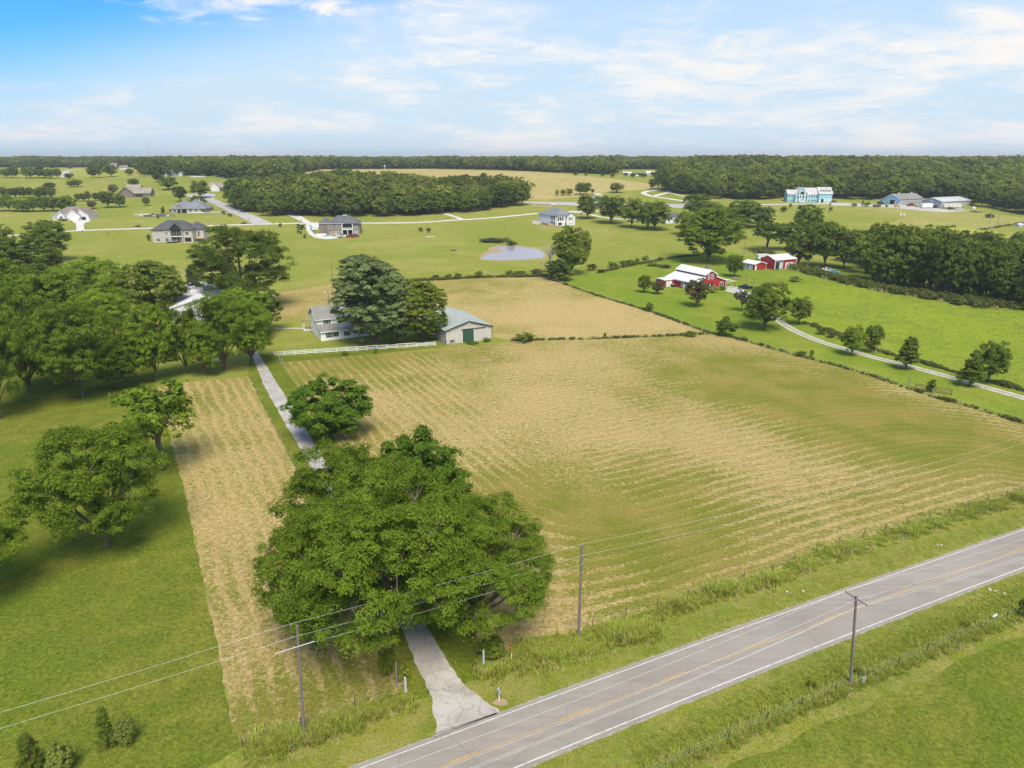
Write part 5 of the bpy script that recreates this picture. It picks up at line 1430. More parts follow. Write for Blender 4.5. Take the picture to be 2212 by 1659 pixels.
# balcony side: recessed dark openings between white piers
for z_ in (.2, 3.9):
    for i in range(3): opening(h, '-x', 0, 1.3 + i * 2.4, 1.9, 2.9, z_, 'glass', None, 'balcony_opening')
for i in range(4): fbox(MB(), '-x', 0, .0 + i * 2.4, .38 + i * 2.4, 0, 7.0, .02, .28).build('pier', M['white'], h)
fbox(MB(), '-x', 0, .0, 7.6, 3.15, 3.6, .03, .34).build('balcony_slab', M['white'], h)
for y_ in (Ly * .62, Ly * .75, Ly * .88): window(h, '-x', 0, y_, 4.3, .5, 1.7, 'white', (0, 0), fw=.04)
MB().box(-4.2, -.02, 3.0, Ly * .8, 0, 1.1).build('deck', M['raw_wood'], h); MB().box(-2.2, 2.6, -4.2, -1.5, 0, .35).build('deck_step', M['raw_wood'], h)
MB().box(-4.25, -4.21, 3.0, Ly * .8, 1.1, 1.9).build('deck_rail', M['raw_wood'], h)
t2 = thing('stone_ramp', 'low grey stone mound against the left end of the white villa', 'mound', G(1160, 483), YW)
MB().prism([(-2.5, -.2), (2.5, -.2), (1.5, 1.6), (-1.0, 1.9)], -3.5, 4.0, 'y').build('stone_slope', M['rock'], t2)

# --- brown stone two storey house
h, g = at(706.6, 507.6, 'stone_house', 'two storey brown stone house with charcoal hipped roof and white balcony', 'house', R(7))
u7, v7 = dirs(R(7)); Lx = span(g, u7, 778)
hip(h, 'brick', 'sh_dark', 0, Lx, 0, 14, 7.2, 12.2, ov=.6, trim='white')
hip(h, 'brick', 'sh_dark', -5.5, 2.0, 5.0, 15.5, 7.0, 10.6, ov=.55, trim='white', z0=-.4)
hip(h, 'brick', 'sh_dark', Lx * .55, Lx * .98, -.9, 9, 7.25, 10.4, ov=.4, wall=False)
sx_ = Lx / 24
for x_ in (2.6, 8.2): window(h, '-y', 0, x_ * sx_, 4.4, 1.9, 1.5, 'white', (1, 1), fw=.16)
for z_ in (4.4, .9): window(h, '-y', 0, 21.2 * sx_, z_, 2.0, 1.5, 'white', (1, 1), 'curtain_glass', fw=.16)
gdoor(h, '-y', 0, 3.6 * sx_, 3.6, 2.5, 'raw_wood', 'brown_brick', 4); door(h, '-y', 0, 6.6 * sx_, 1.0, 2.2, glass=True)
opening(h, '-y', 0, 9.4 * sx_, 2.2, 2.2, 0, 'curtain_glass', 'white', 'window')
opening(h, '-y', 0, 15.2 * sx_, 7.4 * sx_, 2.6, 4.2, 'glass', None, 'balcony_opening'); opening(h, '-y', 0, 15.2 * sx_, 7.4 * sx_, 2.9, .1, 'glass', None, 'patio_opening')
for x_ in (11.4, 15.2, 19.0): MB().box(x_ * sx_ - .22, x_ * sx_ + .22, -1.6, -1.2, 0, 7.1 if x_ != 15.2 else 3.4).build('balcony_post', M['white'], h)
MB().box(11.2 * sx_, 19.2 * sx_, -1.7, -.03, 3.4, 3.75).build('balcony_floor', M['white'], h)
MB().box(11.6 * sx_, 18.8 * sx_, -1.66, -1.58, 4.65, 4.78).build('balcony_rail', M['white'], h)
for i in range(22): MB().box(11.7 * sx_ + i * 7.0 * sx_ / 21 - .04, 11.7 * sx_ + i * 7.0 * sx_ / 21 + .04, -1.64, -1.60, 3.75, 4.65).build('baluster', M['white'], h)
vent(h, 5, 4, 9.2, .5, .2); vent(h, Lx * .83, 4.5, 9.6, .5, .15); MB().box(Lx * .48, Lx * .60, 6.9, 7.3, 12.1, 12.5).build('ridge_vent', M['white'], h)
t2 = thing('retaining_wall', 'curved white block wall beside the lower garage of the brown stone house', 'wall', G(700, 509), R(20))
MB().prism([(-.3, 0), (.3, 0), (.3, 1.4), (-.3, 1.4)], -5, 1.5, 'x').build('block_wall', M['white_stucco'], t2)

# --- beige stucco house
h, g = at(331, 524, 'stucco_house', 'beige stucco house with charcoal hipped roof and tall glazed gable porch', 'house', R(5))
u5, v5 = dirs(R(5)); Lx = span(g, u5, 417.7); s = Lx / 26
hip(h, 'stucco', 'sh_charcoal', 0, 26 * s, 0, 15, 7.5, 13.0, ov=.6, trim='black')
hip(h, 'stucco', 'sh_charcoal', 20 * s, 31.5 * s, 5.5, 16, 7.4, 11.8, ov=.55, trim='black')
# glazed gable
MB().prism([(12.2 * s, 7.6), (19.8 * s, 7.6), (16 * s, 11.4)], -1.0, .5, 'y').build('gable_glazing', M['glass'], h)
MB().box(12.4 * s, 19.6 * s, -.06, -.005, 0, 7.5).build('glazed_wall', M['glass'], h)
for a, b in (((11.6 * s, 7.3), (16 * s, 11.75)), ((16 * s, 11.75), (20.4 * s, 7.3))):
    MB().prism([a, b, (b[0], b[1] + .3), (a[0], a[1] + .3)], -1.6, 6.0, 'y').build('porch_roof', M['sh_charcoal'], h)
for x_ in (12.3, 19.7): MB().box(x_ * s - .25, x_ * s + .25, -1.5, -1.0, 0, 7.4).build('porch_pier', M['stucco'], h)
MB().box(12.1 * s, 19.9 * s, -1.6, -.1, 3.5, 3.85).build('balcony_floor', M['white'], h)
MB().box(12.4 * s, 19.6 * s, -1.55, -1.48, 4.6, 4.7).build('balcony_rail', M['black'], h)
for i in range(5): MB().box((12.9 + i * 1.55) * s - .09, (12.9 + i * 1.55) * s + .09, -.16, -.07, 3.9, 7.4).build('mullion', M['stucco'], h)
for x_ in (13.2, 15.5, 18.0): fbox(MB(), '-y', 0, x_ * s - .7, x_ * s + .7, .2, 2.9, .07, .1).build('glass_door', M['curtain_glass'], h)
window(h, '-y', 0, 9.2 * s, 4.5, 2.0, 1.9, 'white', (1, 1), fw=.4)
for x_ in (3.6, 9.2): window(h, '-y', 0, x_ * s, .9, 2.0, 1.7, 'white', (1, 1), fw=.14)
window(h, '-y', 0, 22.6 * s, 4.6, 2.0, 1.7, 'white', (1, 1), fw=.1); gdoor(h, '-y', 0, 22.9 * s, 3.9, 2.9, 'black', 'stucco', 3)
window(h, '-y', 5.5, 28.2 * s, 3.2, 1.0, 3.0, 'white', (0, 1), fw=.08)
MB().box(20.5 * s, 26 * s, -1.8, -.1, 0, .22).build('patio_slab', M['concrete'], h)
MB().box(26.3 * s, 31.8 * s, 2.2, 5.45, 1.9, 2.2).build('side_deck', M['raw_wood'], h)
vent(h, 5.5 * s, 4.5, 10.2, .7, .15); vent(h, 9 * s, 6.5, 12.2, .7, .25, 'chrome'); vent(h, 17 * s, 8.5, 12.6, .6, .15); vent(h, 20 * s, 8, 11, .8, .18)

# --- white ranch house
h, g = at(115, 475.2, 'ranch_house', 'white single storey house with brown hipped roof and double garage', 'house', R(4))
u4, v4 = dirs(R(4)); Lx = span(g, u4, 193.5); s = Lx / 26
hip(h, 'white_stucco', 'sh_brown', 0, 24 * s, 0, 16, 3.6, 9.4, ov=.6, trim='white')
gable(h, 'white_stucco', 'sh_brown', 3.5 * s, 9.6 * s, -1.2, 8, 3.5, 6.2, 'y', ov=.4, trim='white')
gable(h, 'white_stucco', 'sh_brown', 10.8 * s, 20.6 * s, -2.2, 10, 3.6, 7.6, 'y', ov=.4, trim='white')
gable(h, 'white_stucco', 'sh_brown', 18 * s, 26 * s, -.6, 14, 3.5, 7.9, 'y', ov=.4, trim='white', rf=.3)
gdoor(h, '-y', -2.2, 15.8 * s, 6.6 * s, 2.5, 'white', rows=4); gdoor(h, '-y', -.6, 23.3 * s, 3.1 * s, 2.4, 'white', rows=4)
MB().box(11.0 * s, 12.2 * s, -2.28, -2.205, 0, 1.1).box(19.3 * s, 20.5 * s, -2.28, -2.205, 0, 1.1).build('stone_base', M['brown_brick'], h)
MB().box(3.6 * s, 9.5 * s, -1.27, -1.205, 0, .9).build('stone_base', M['brown_brick'], h)
window(h, '-y', -1.2, 6.6 * s, 1.1, 2.4, 1.5, 'white', (1, 1), fw=.12); window(h, '-y', 0, 1.3 * s, .9, .9, 1.4, 'white', (1, 1)); window(h, '-y', 0, 2.6 * s, .9, .9, 1.4, 'white', (1, 1))
opening(h, '-y', 0, 10.2 * s, 1.3, 2.6, 0, 'black', None, 'entry')

# --- grey ranch house
h, g = at(370.5, 460.3, 'grey_house', 'grey stone house with steep slate hipped roof and arched entry', 'house', R(3))
u3, v3 = dirs(R(3)); Lx = span(g, u3, 444); s = Lx / 25
hip(h, 'grey_stone', 'sh_blue', 0, 16 * s, 0, 17, 3.7, 10.2, ov=.6, trim='white')
hip(h, 'grey_stone', 'sh_blue', 8 * s, 25 * s, -.6, 18, 3.7, 10.8, ov=.6, trim='white')
gable(h, 'grey_stone', 'sh_blue', 4.6 * s, 8.2 * s, -1.6, 5, 4.4, 6.2, 'y', ov=.35)
opening(h, '-y', -1.6, 6.4 * s, 2.3 * s, 3.5, 0, 'glass', None, 'entry'); MB().box(8.3 * s, 11.4 * s, -.75, -.61, 0, 3.2).build('painted_porch_shade', M['black'], h)  # black slab beside the entry: porch shade put in as colour
for x_ in (2.0, 3.2): window(h, '-y', 0, x_ * s, .9, 1.0, 1.8, 'white', (0, 0), fw=.06)
for x_ in (14.6, 18.6, 22.6): window(h, '-y', -.6, x_ * s, 1.2, .8, 2.0, 'black', (0, 0), fw=.06)
MB().box(-.02 + 12 * s, 25 * s, -.72, -.61, 0, .9).build('stone_base', M['white_stucco'], h)
vent(h, 19 * s, 8, 9.4, 1.2, .2)

# --- brown house
h, g = at(257.5, 427, 'brown_house', 'low brown brick house with broad tan gabled roofs', 'house', R(12))
u1, v1 = dirs(R(12)); Lx = span(g, u1, 325); s = Lx / 26
gable(h, 'brown_brick', 'sh_tan', 0, 12 * s, 0, 16, 4.2, 9.6, 'y', ov=.7, trim='brown_brick')
gable(h, 'brown_brick', 'sh_tan', 5 * s, 17 * s, 3.0, 18, 5.2, 11.4, 'x', ov=.6)
gable(h, 'brown_brick', 'sh_tan', 12.2 * s, 26 * s, 1.5, 15, 4.0, 8.6, 'x', ov=.6)
opening(h, '-y', 1.5, 16.5 * s, 6.0, 2.4, .3, 'glass', None, 'porch_opening'); window(h, '-y', 0, 5 * s, 1.0, 1.6, 1.4); window(h, '-y', 1.5, 22.5 * s, 1.0, 1.8, 1.6, 'white', (1, 0))
for i in range(3): window(h, '-y', 3.0, (13.0 + i * 1.2) * s, 4.6, .6, .5, 'white', (0, 0), name='clerestory_window')
# --- tan garage house at the head of the broad road
h, g = at(452, 413, 'garage_house', 'brick house with tan roof and double garage at the head of the broad road', 'house', R(4))
Lx = span(g, u4, 492)
gable(h, 'brick', 'sh_tan', 0, Lx, 0, 12, 4.0, 8.2, 'x', ov=.5)
gable(h, 'cream', 'sh_tan', Lx * .05, Lx * .60, -2.5, 6, 4.0, 8.2, 'y', ov=.4, trim='white')
gdoor(h, '-y', -2.5, Lx * .32, 6.0, 2.6, 'white'); 
# --- brown roofed house at the edge of the right wood, pale shed
h, g = at(1462, 408, 'wood_edge_house', 'pale house with reddish brown roof among the trees by the loop drive', 'house', R(15))
hip(h, 'cream', 'sh_brown', 0, 13, 0, 10, 5.0, 9.0, ov=.5); window(h, '-y', 0, 3, 1.4, 1.2, 1.8); window(h, '-y', 0, 8, 1.4, 1.2, 1.8)
# --- black roofed white garage behind the oak row
h, g = at(1438, 483, 'white_garage', 'white garage with dark roof behind the row of oaks', 'garage', R(15))
gable(h, 'white_stucco', 'sh_dark', 0, 11.5, 0, 9, 4.6, 7.2, 'x', ov=.5, trim='white'); gdoor(h, '-y', 0, 7.8, 4.2, 2.8, 'grey_metal'); window(h, '-y', 0, 2.6, 1.2, 1.1, 1.4)
# --- unfinished pergola
h, g = at(1283, 431, 'pergola', 'white flat roofed open shelter beside the grey lane', 'shelter', R(10))
posts(h, [(0, 0), (7, 0), (7, 5), (0, 5)], 0, 4.2, .25, 'white'); MB().box(-.6, 7.6, -.6, 5.6, 4.2, 4.8).build('flat_roof', M['white'], h)
MB().box(-.6, 7.6, -2.5, -.7, 0, .3).build('base_slab', M['concrete'], h)
# --- white metal building in the left distance and small far buildings
h, g = at(357, 380.5, 'metal_building', 'white metal building with low two stage roof in the left distance', 'building', R(3))
Lx = span(g, u3, 393)
hip(h, 'white_metal', 'pale_metal', 0, Lx, 0, 26, 3.6, 6.2, ov=.5); hip(h, 'white_metal', 'pale_metal', Lx * .25, Lx * .68, 5, 20, 6.6, 9.4, ov=.4)
def farhouse(px_, py_, w, hh, wall, roof, label, name='farm_building', rot=R(15), ridge=None, cat='building'):
    h, g = at(px_, py_, name, label, cat, rot); m = mpp(g); W_ = w * m; h_ = hh * m * .9
    gable(h, wall, roof, -W_ / 2, W_ / 2, 0, W_ * .5, h_ * .55, h_, 'x', ov=.5)
    window(h, '-y', 0, -W_ * .2, h_ * .15, W_ * .08, h_ * .22); gdoor(h, '-y', 0, W_ * .2, W_ * .2, h_ * .4, 'white')
    return h
for a in [(117, 359.5, 22, 7, 'white_stucco', 'sh_brown', 'small white house before the skyline trees, far left', 'farm_house', R(4)),
          (156, 360.5, 20, 7, 'cream', 'sh_brown', 'cream house with brown roof beyond the left pasture', 'farm_house', R(8)),
          (196, 359, 24, 5, 'cream', 'sh_tan', 'long low tan house beyond the left pasture', 'farm_house', R(2)),
          (247, 363.5, 12, 12, 'brown_brick', 'sh_brown', 'reddish roofed house between two far trees', 'farm_house', R(10)),
          (268, 366, 16, 9, 'white_stucco', 'sh_brown', 'white house with pink brown roof right of the two far trees', 'farm_house', R(30)),
          (372 + 96, 357, 8, 9, 'white_metal', 'white_metal', 'white box shaped silo building on the left skyline', 'farm_shed', R(0)),
          (388, 353.5, 7, 6, 'white_metal', 'white_metal', 'tiny white shed at the skyline wood edge', 'farm_shed', R(0)),
          (560, 359, 10, 4, 'white_metal', 'white_metal', 'small white shed before the skyline wood', 'farm_shed', R(0)),
          (1250, 372.5, 14, 5, 'cream', 'sh_brown', 'brown roofed house at the far end of the tan hill', 'farm_house', R(0)),
          (1356, 377, 18, 6, 'white_metal', 'white_metal', 'white farm shed left of the far farmyard', 'farm_shed', R(10)),
          (1372, 381.5, 12, 4, 'white_metal', 'pale_metal', 'low pale shed in the middle of the far farmyard', 'farm_shed', R(10)),
          (1383, 377.5, 12, 5, 'brick', 'sh_brown', 'pinkish roofed farmhouse in the far farmyard', 'farm_house', R(20)),
          (1406, 377.5, 19, 8, 'white_metal', 'white_metal', 'large white shed right of the far farmyard', 'farm_shed', R(5)),
          (2205, 490, 16, 8, 'white_stucco', 'sh_pale', 'white building cut by the right edge beyond the tree belt', 'farm_house', R(27)),
          (655, 455, 14, 18, 'brick', 'sh_brown', 'brown house hidden among trees at the end of the side drive', 'house', R(0)),
          (2080, 363, 22, 6, 'white_metal', 'white_metal', 'long white barn in a clearing of the far right wood', 'farm_shed', R(0)),
          ]: farhouse(a[0], a[1], a[2], a[3], a[4], a[5], a[6], a[7], a[8], cat='house' if 'house' in a[7] else 'shed')
# lattice radio tower on the skyline
g = G(326, 352); g = Vector((g.x * 1.0, g.y, E(g.y)))
tw = thing('radio_tower', 'tall thin steel lattice mast on the left skyline', 'tower', g)
ht = height_at(g, 306.5); b_ = 1.5 * mpp(g)
legs = [(math.cos(a) * b_, math.sin(a) * b_) for a in (0.5, 2.6, 4.7)]
for x_, y_ in legs: MB().tube([(x_, y_, 0), (x_ * .75, y_ * .75, ht)], .22, 4).build('leg', M['aframe'], tw)
mb = MB(); nl = 14
for i in range(nl):
    a0, a1 = i / nl, (i + 1) / nl
    for k in range(3):
        p, q = legs[k], legs[(k + 1) % 3]; f0, f1 = 1 - .25 * a0, 1 - .25 * a1
        mb.tube([(p[0] * f0, p[1] * f0, ht * a0), (q[0] * f1, q[1] * f1, ht * a1)], .12, 4)
mb.build('bracing', M['aframe'], tw)
for px_, yt, lab in ((67, 317, 'faint thin antenna mast on the far left skyline'), (165, 334, 'short thin mast on the left skyline')):
    g = G(px_, 352); t2 = thing('antenna_mast', lab, 'mast', g); MB().tube([(0, 0, 0), (0, 0, height_at(g, yt))], .18, 4).build('mast_tube', M['aframe'], t2)
# water tower on the skyline hill
g = G(831, 365.0); t2 = thing('water_tank', 'small white tank standing where the tan hill meets the skyline wood', 'tank', g)
MB().tube([(0, 0, 0), (0, 0, 3)], .5, 8).build('stem', M['white'], t2); MB().tube([(0, 0, 3), (0, 0, 3.5), (0, 0, 6), (0, 0, 7)], [.6, 1.6, 1.7, .5], 10).build('tank_body', M['white'], t2)

# ================================================================== trees one can tell apart
# kind, x, y of the trunk foot, outline width and height in picture units, leaf, label
TREES = [
 ('grand', 846, 1392, 405, 380, None, 'huge spreading walnut tree with grey trunk just left of the farm drive mouth'),
 ('grand', 1026, 1352, 310, 285, None, 'large walnut tree just right of the farm drive mouth, reaching over the wires'),
 ('walnut', 752, 1225, 280, 262, None, 'bushy walnut tree behind the huge spreading one, over the left side of the drive'),
 ('round', 915, 1140, 180, 200, None, 'fresh green tree right behind the huge walnut, narrow leaved'),
 ('walnut', 690, 1385, 210, 280, None, 'low left tree of the clump at the drive mouth, behind the left wooden pole'),
 ('round', 714, 946, 158, 126, None, 'single round bright green tree on the right edge of the farm drive'),
 ('walnut', 232, 1183, 300, 270, None, 'broad walnut tree standing alone on the left lawn with forked grey trunk'),
 ('open', 352, 1015, 165, 185, 'leaf_walnut', 'ragged tree leaning out over the left edge of the narrow hay strip'),
 ('walnut', -75, 1310, 290, 250, None, 'tree cut off by the left edge of the picture below the broad walnut'),
 ('walnut', 180, 857, 215, 205, None, 'big tree with low hanging boughs in the dense left grove, nearest the hay strip'),
 ('walnut', 66, 852, 190, 235, None, 'tree with slanting dark trunk in the left grove'),
 ('walnut', 0, 905, 170, 250, None, 'tree with trunk at the left picture edge, front of the left grove'),
 ('oak', 128, 826, 130, 120, 'leaf_walnut', 'low leafy tree filling the gap between the two front trunks of the left grove'),
 ('oak', 262, 838, 120, 115, 'leaf_walnut', 'low dark tree at the right front corner of the left grove'),
 ('walnut', 250, 775, 150, 150, None, 'tree in the right part of the left grove beside the yard trees'),
 ('oak', 120, 760, 190, 170, 'leaf_walnut', 'tree in the middle of the left grove'),
 ('oak', 20, 720, 190, 165, 'leaf_walnut', 'yellowish green tree at the left picture edge in the middle of the grove'),
 ('walnut', 200, 700, 170, 140, None, 'light green tree at the back of the left grove'),
 ('open', 215, 662, 130, 105, 'leaf_walnut', 'thin topped tree with bare forked limbs at the back of the left grove'),
 ('oak', 55, 640, 190, 125, None, 'wide dark tree far left behind the grove'),
 ('oak', 112, 565, 105, 88, None, 'dark tree standing out against the village road on the left'),
 ('oak', 0, 555, 80, 70, None, 'dark tree at the left picture edge below the village road'),
 ('oak', 335, 688, 150, 125, 'leaf_dark', 'dark tree with round tufts left of the white metal shed'),
 ('pine', 424, 665, 50, 92, None, 'grey green spruce between two dark trees behind the white metal shed'),
 ('walnut', 530, 668, 200, 178, 'leaf_dark', 'big dark oak standing in the light green field behind the yard'),
 ('oak', 566, 718, 88, 95, 'leaf_dark', 'small dark tree right of the yard trees before the hay paddock'),
 ('oak', 340, 822, 105, 165, 'leaf_walnut', 'leftmost yard tree at the head of the narrow hay strip'),
 ('walnut', 404, 808, 90, 140, None, 'second yard tree, thin trunked, at the head of the narrow hay strip'),
 ('walnut', 446, 812, 80, 120, None, 'low yard tree before the parked car'),
 ('walnut', 486, 800, 140, 165, None, 'broad yard tree left of the drive end'),
 ('walnut', 545, 788, 115, 140, None, 'tall yard tree hanging over the end of the farm drive'),
 ('oak', 520, 735, 130, 110, 'leaf_walnut', 'rear yard tree behind the end of the farm drive'),
 ('maple', 808, 742, 164, 182, None, 'huge silvery maple half hiding the white farmhouse'),
 ('maple', 862, 740, 100, 140, None, 'silvery maple right of the huge one, before the yard fence'),
 ('maple', 795, 652, 125, 98, None, 'silvery tree top rising behind the huge maple'),
 ('maple', 915, 738, 100, 132, 'leaf', 'rounder green maple next to the beige metal barn'),
 ('oak', 1530, 566, 140, 118, None, 'great spreading oak in the meadow behind the red barn'),
 ('oak', 1233, 593, 78, 104, None, 'tall ragged tree at the corner of the hay paddock near the pond'),
 ('midtree', 1204, 604, 56, 42, 'leaf_dark', 'bushy growth at the foot of the dead tree'),
 ('midtree', 1391, 632, 28, 37, None, 'small round tree left of the red barn, nearer the fence'),
 ('midtree', 1421, 635, 27, 28, 'leaf_bronze', 'small thin tree just left of the red barn'),
 ('midtree', 1503, 662, 47, 60, 'leaf_bronze', 'bronze topped tree in front of the red barn'),
 ('open', 1602, 672, 36, 46, 'leaf_grey', 'pale grey leaved tree by the barn gravel yard'),
 ('oak', 1651, 712, 88, 100, None, 'dark round tree where the gravel drive leaves the barn yard'),
 ('midtree', 1640, 690, 50, 70, 'leaf_dark', 'dark tree behind the round one at the barn yard'),
 ('midtree', 1586, 598, 40, 48, 'leaf_dark', 'dense dark round tree left of the small red shed'),
 ('midtree', 1725, 701, 47, 60, 'leaf_dark', 'dark round tree on the meadow side of the gravel drive, nearest the barn'),
 ('midtree', 1839, 768, 47, 64, 'leaf', 'first roadside tree below the gravel drive, feathery'),
 ('midtree', 1882, 762, 43, 60, 'leaf_dark', 'dark round tree above the gravel drive, middle of the row'),
 ('cone', 1957, 798, 54, 70, None, 'conical tree below the gravel drive, middle of the row'),
 ('cone', 2094, 834, 60, 76, None, 'conical tree below the gravel drive, near the right picture edge'),
 ('midtree', 2133, 828, 74, 92, 'leaf_dark', 'largest round tree above the gravel drive, near the right picture edge'),
 ('midtree', 1269, 473, 40, 53, None, 'first oak of the row right of the white villa'),
 ('midtree', 1320, 483, 60, 60, 'leaf_dark', 'broad twin trunked oak right of the white villa'),
 ('midtree', 1364, 492, 46, 64, None, 'tall single trunked oak in the middle of the oak row'),
 ('midtree', 1399, 497, 42, 58, 'leaf_dark', 'ivy covered oak at the front of the oak row'),
 ('midtree', 1414, 496, 66, 62, None, 'wide oak before the white garage'),
 ('midtree', 1504, 470, 52, 52, 'leaf_dark', 'dense dark tree right of the grey lane'),
 ('open', 1478, 508, 42, 54, None, 'thin light tree left of the great spreading oak'),
 ('midtree', 1534, 480, 45, 44, None, 'light green tree behind the great spreading oak'),
 ('midtree', 1560, 486, 50, 40, 'leaf_dark', 'dark tree in the dip behind the great spreading oak'),
 ('midtree', 1607, 491, 66, 60, 'leaf_dark', 'dark broad tree in the meadow below the blue mansion lawn'),
 ('midtree', 1648, 492, 44, 46, 'leaf_dark', 'dark tree right of the broad one below the blue mansion lawn'),
 ('open', 1657, 542, 66, 64, None, 'sparse leaved tall tree behind the red machine shed'),
 ('midtree', 1700, 540, 54, 60, 'leaf_dark', 'dark tree above the red machine shed'),
 ('midtree', 1742, 521, 62, 78, None, 'tall light tree in the gap behind the red machine shed'),
 ('midtree', 1728, 492, 30, 36, None, 'small bright tree at the mansion lawn edge'),
 ('midtree', 1724, 574, 60, 70, 'leaf_dark', 'dark tree right behind the red machine shed corner'),
 ('midtree', 1780, 578, 86, 100, None, 'tall dense tree in the belt above the old cars'),
 ('midtree', 1822, 580, 70, 84, 'leaf_dark', 'dark tree in the belt, right of the tall dense one'),
 ('open', 1870, 592, 70, 88, None, 'loose tree in the belt left of the tall bare pole'),
 ('open', 1925, 600, 46, 92, None, 'vine hung slender tree just right of the tall bare pole'),
 ('midtree', 1692, 458, 14, 12, 'leaf_dark', 'low round shrub on the lawn left below the blue mansion'),
 ('midtree', 1707, 450, 7, 10, None, 'tiny tree on the lawn below the blue mansion'),
 ('midtree', 1731, 457, 17, 14, None, 'three trunked small tree on the lawn below the blue mansion'),
 ('midtree', 1758, 453, 9, 10, None, 'small round tree right of the three trunked one'),
 ('midtree', 1794, 457, 9, 11, 'leaf_yellow', 'small pale tree on the lawn right below the blue mansion'),
 ('pine', 1863, 444, 7, 12, 'leaf_dark', 'small dark cypress beside the lane to the workshops'),
 ('pine', 1793, 443, 5, 8, 'leaf_dark', 'small dark cypress at the right corner of the blue mansion'),
 ('pine', 2086 - 172, 446, 5, 6, 'leaf_dark', 'little cypress before the blue workshop'),
 ('open', 1132, 429, 42, 39, 'leaf_far', 'half dead open tree at the right end of the middle wood'),
 ('midtree', 1253, 421, 22, 27, None, 'left tree of a close pair on the tan hill edge'),
 ('midtree', 1266, 420, 20, 26, None, 'right tree of a close pair on the tan hill edge'),
 ('midtree', 1280, 418, 7, 10, 'leaf_dark', 'tiny tree right of the close pair'),
 ('midtree', 1332, 416, 28, 21, 'leaf_dark', 'lone umbrella shaped tree on the tan hill edge'),
 ('midtree', 1203, 424, 9, 15, 'leaf_yellow', 'pale small tree, leftmost of three on the green strip'),
 ('midtree', 1216, 423, 12, 14, None, 'small tree in the middle of three on the green strip'),
 ('midtree', 1230, 422, 13, 15, None, 'small tree, rightmost of three on the green strip'),
 ('midtree', 1408, 410, 15, 24, 'leaf_dark', 'small dark tree at the left of the loop drive'),
 ('midtree', 1422, 409, 22, 44, None, 'tall thin tree behind the loop drive, left'),
 ('midtree', 1434, 414, 24, 48, 'leaf_dark', 'tall thin tree inside the loop drive'),
 ('midtree', 1455, 416, 30, 42, None, 'tree in front of the reddish roofed house'),
 ('midtree', 1471, 419, 24, 46, 'leaf_dark', 'tall tree right of the reddish roofed house'),
 ('midtree', 1484, 420, 26, 44, None, 'tall tree at the mouth of the great right wood'),
 ('midtree', 364, 410, 40, 28, 'leaf_dark', 'umbrella shaped dark tree above the grey house'),
 ('midtree', 343, 393, 26, 20, 'leaf_dark', 'round dark tree in the upper left meadow'),
 ('midtree', 289, 403, 24, 18, 'leaf_dark', 'round dark tree right behind the brown house'),
 ('midtree', 246, 420, 20, 22, 'leaf_bronze', 'brownish small tree left of the brown house'),
 ('midtree', 390, 436, 30, 34, 'leaf_dark', 'dark tree behind the left half of the grey house'),
 ('midtree', 433, 428, 43, 38, 'leaf_dark', 'dark tree left of the garage house'),
 ('midtree', 431, 446, 36, 24, 'leaf_dark', 'dark tree right behind the grey house roof'),
 ('midtree', 510, 446, 50, 62, 'leaf_dark', 'tall dark tree at the left end of the middle wood'),
 ('midtree', 535, 457, 38, 30, None, 'light green round tree by the broad road'),
 ('midtree', 568, 466, 22, 26, 'leaf_dark', 'small dark tree left of the side drive'),
 ('midtree', 590, 467, 34, 50, 'leaf_dark', 'dark tree left beside the side drive mouth'),
 ('midtree', 607, 466, 34, 52, 'leaf_dark', 'dark tree leaning over the side drive from the left'),
 ('midtree', 645, 466, 40, 50, None, 'twin trunked tree right beside the side drive'),
 ('midtree', 677, 466, 38, 62, None, 'tall light green tree right of the side drive'),
 ('midtree', 234, 449, 34, 36, 'leaf_dark', 'left tree of a dark pair above the white ranch house lawn'),
 ('midtree', 259, 448, 28, 28, 'leaf_dark', 'right tree of a dark pair above the white ranch house lawn'),
 ('midtree', 317, 445, 18, 20, None, 'small light tree between brown house and grey house'),
 ('midtree', 200, 451, 22, 17, 'leaf_bronze', 'small bushy tree right behind the white ranch house'),
 ('midtree', 155, 404, 20, 14, 'leaf_dark', 'left half of a low dark pair in the upper left meadow'),
 ('midtree', 168, 404, 24, 16, 'leaf_dark', 'right half of a low dark pair in the upper left meadow'),
 ('midtree', 108, 409, 28, 15, 'leaf_dark', 'wide low dark tree in the upper left meadow'),
 ('midtree', 151, 366, 12, 10, 'leaf_dark', 'small dark tree on the pale left pasture'),
 ('midtree', 150, 387, 21, 13, 'leaf_dark', 'low round tree beside the pale lane on the left'),
 ('midtree', 200, 384, 22, 27, 'leaf_dark', 'left tree of a group on the pale left pasture'),
 ('midtree', 215, 384, 24, 30, 'leaf_dark', 'middle tree of a group on the pale left pasture'),
 ('midtree', 241, 382, 30, 26, 'leaf_dark', 'right tree of a group on the pale left pasture'),
 ('midtree', 280, 380, 19, 16, 'leaf_dark', 'round tree alone on the left pasture'),
 ('pine', 165, 437 + 22, 7, 0.1, 'leaf_dark', None),
 ('pine', 1398 - 1038, 487, 0.1, 0.1, None, None),
]
for t in TREES:
    if t[6] is None: continue
    k, x, y, w, hh, mt, lab = t
    nm = {'pine': 'conifer_tree', 'maple': 'maple_tree', 'grand': 'walnut_tree', 'walnut': 'walnut_tree', 'oak': 'oak_tree'}.get(k, 'tree')
    ptree(k, x, y, w, hh, lab, mt, nm, v=0 if x == 842 else None)
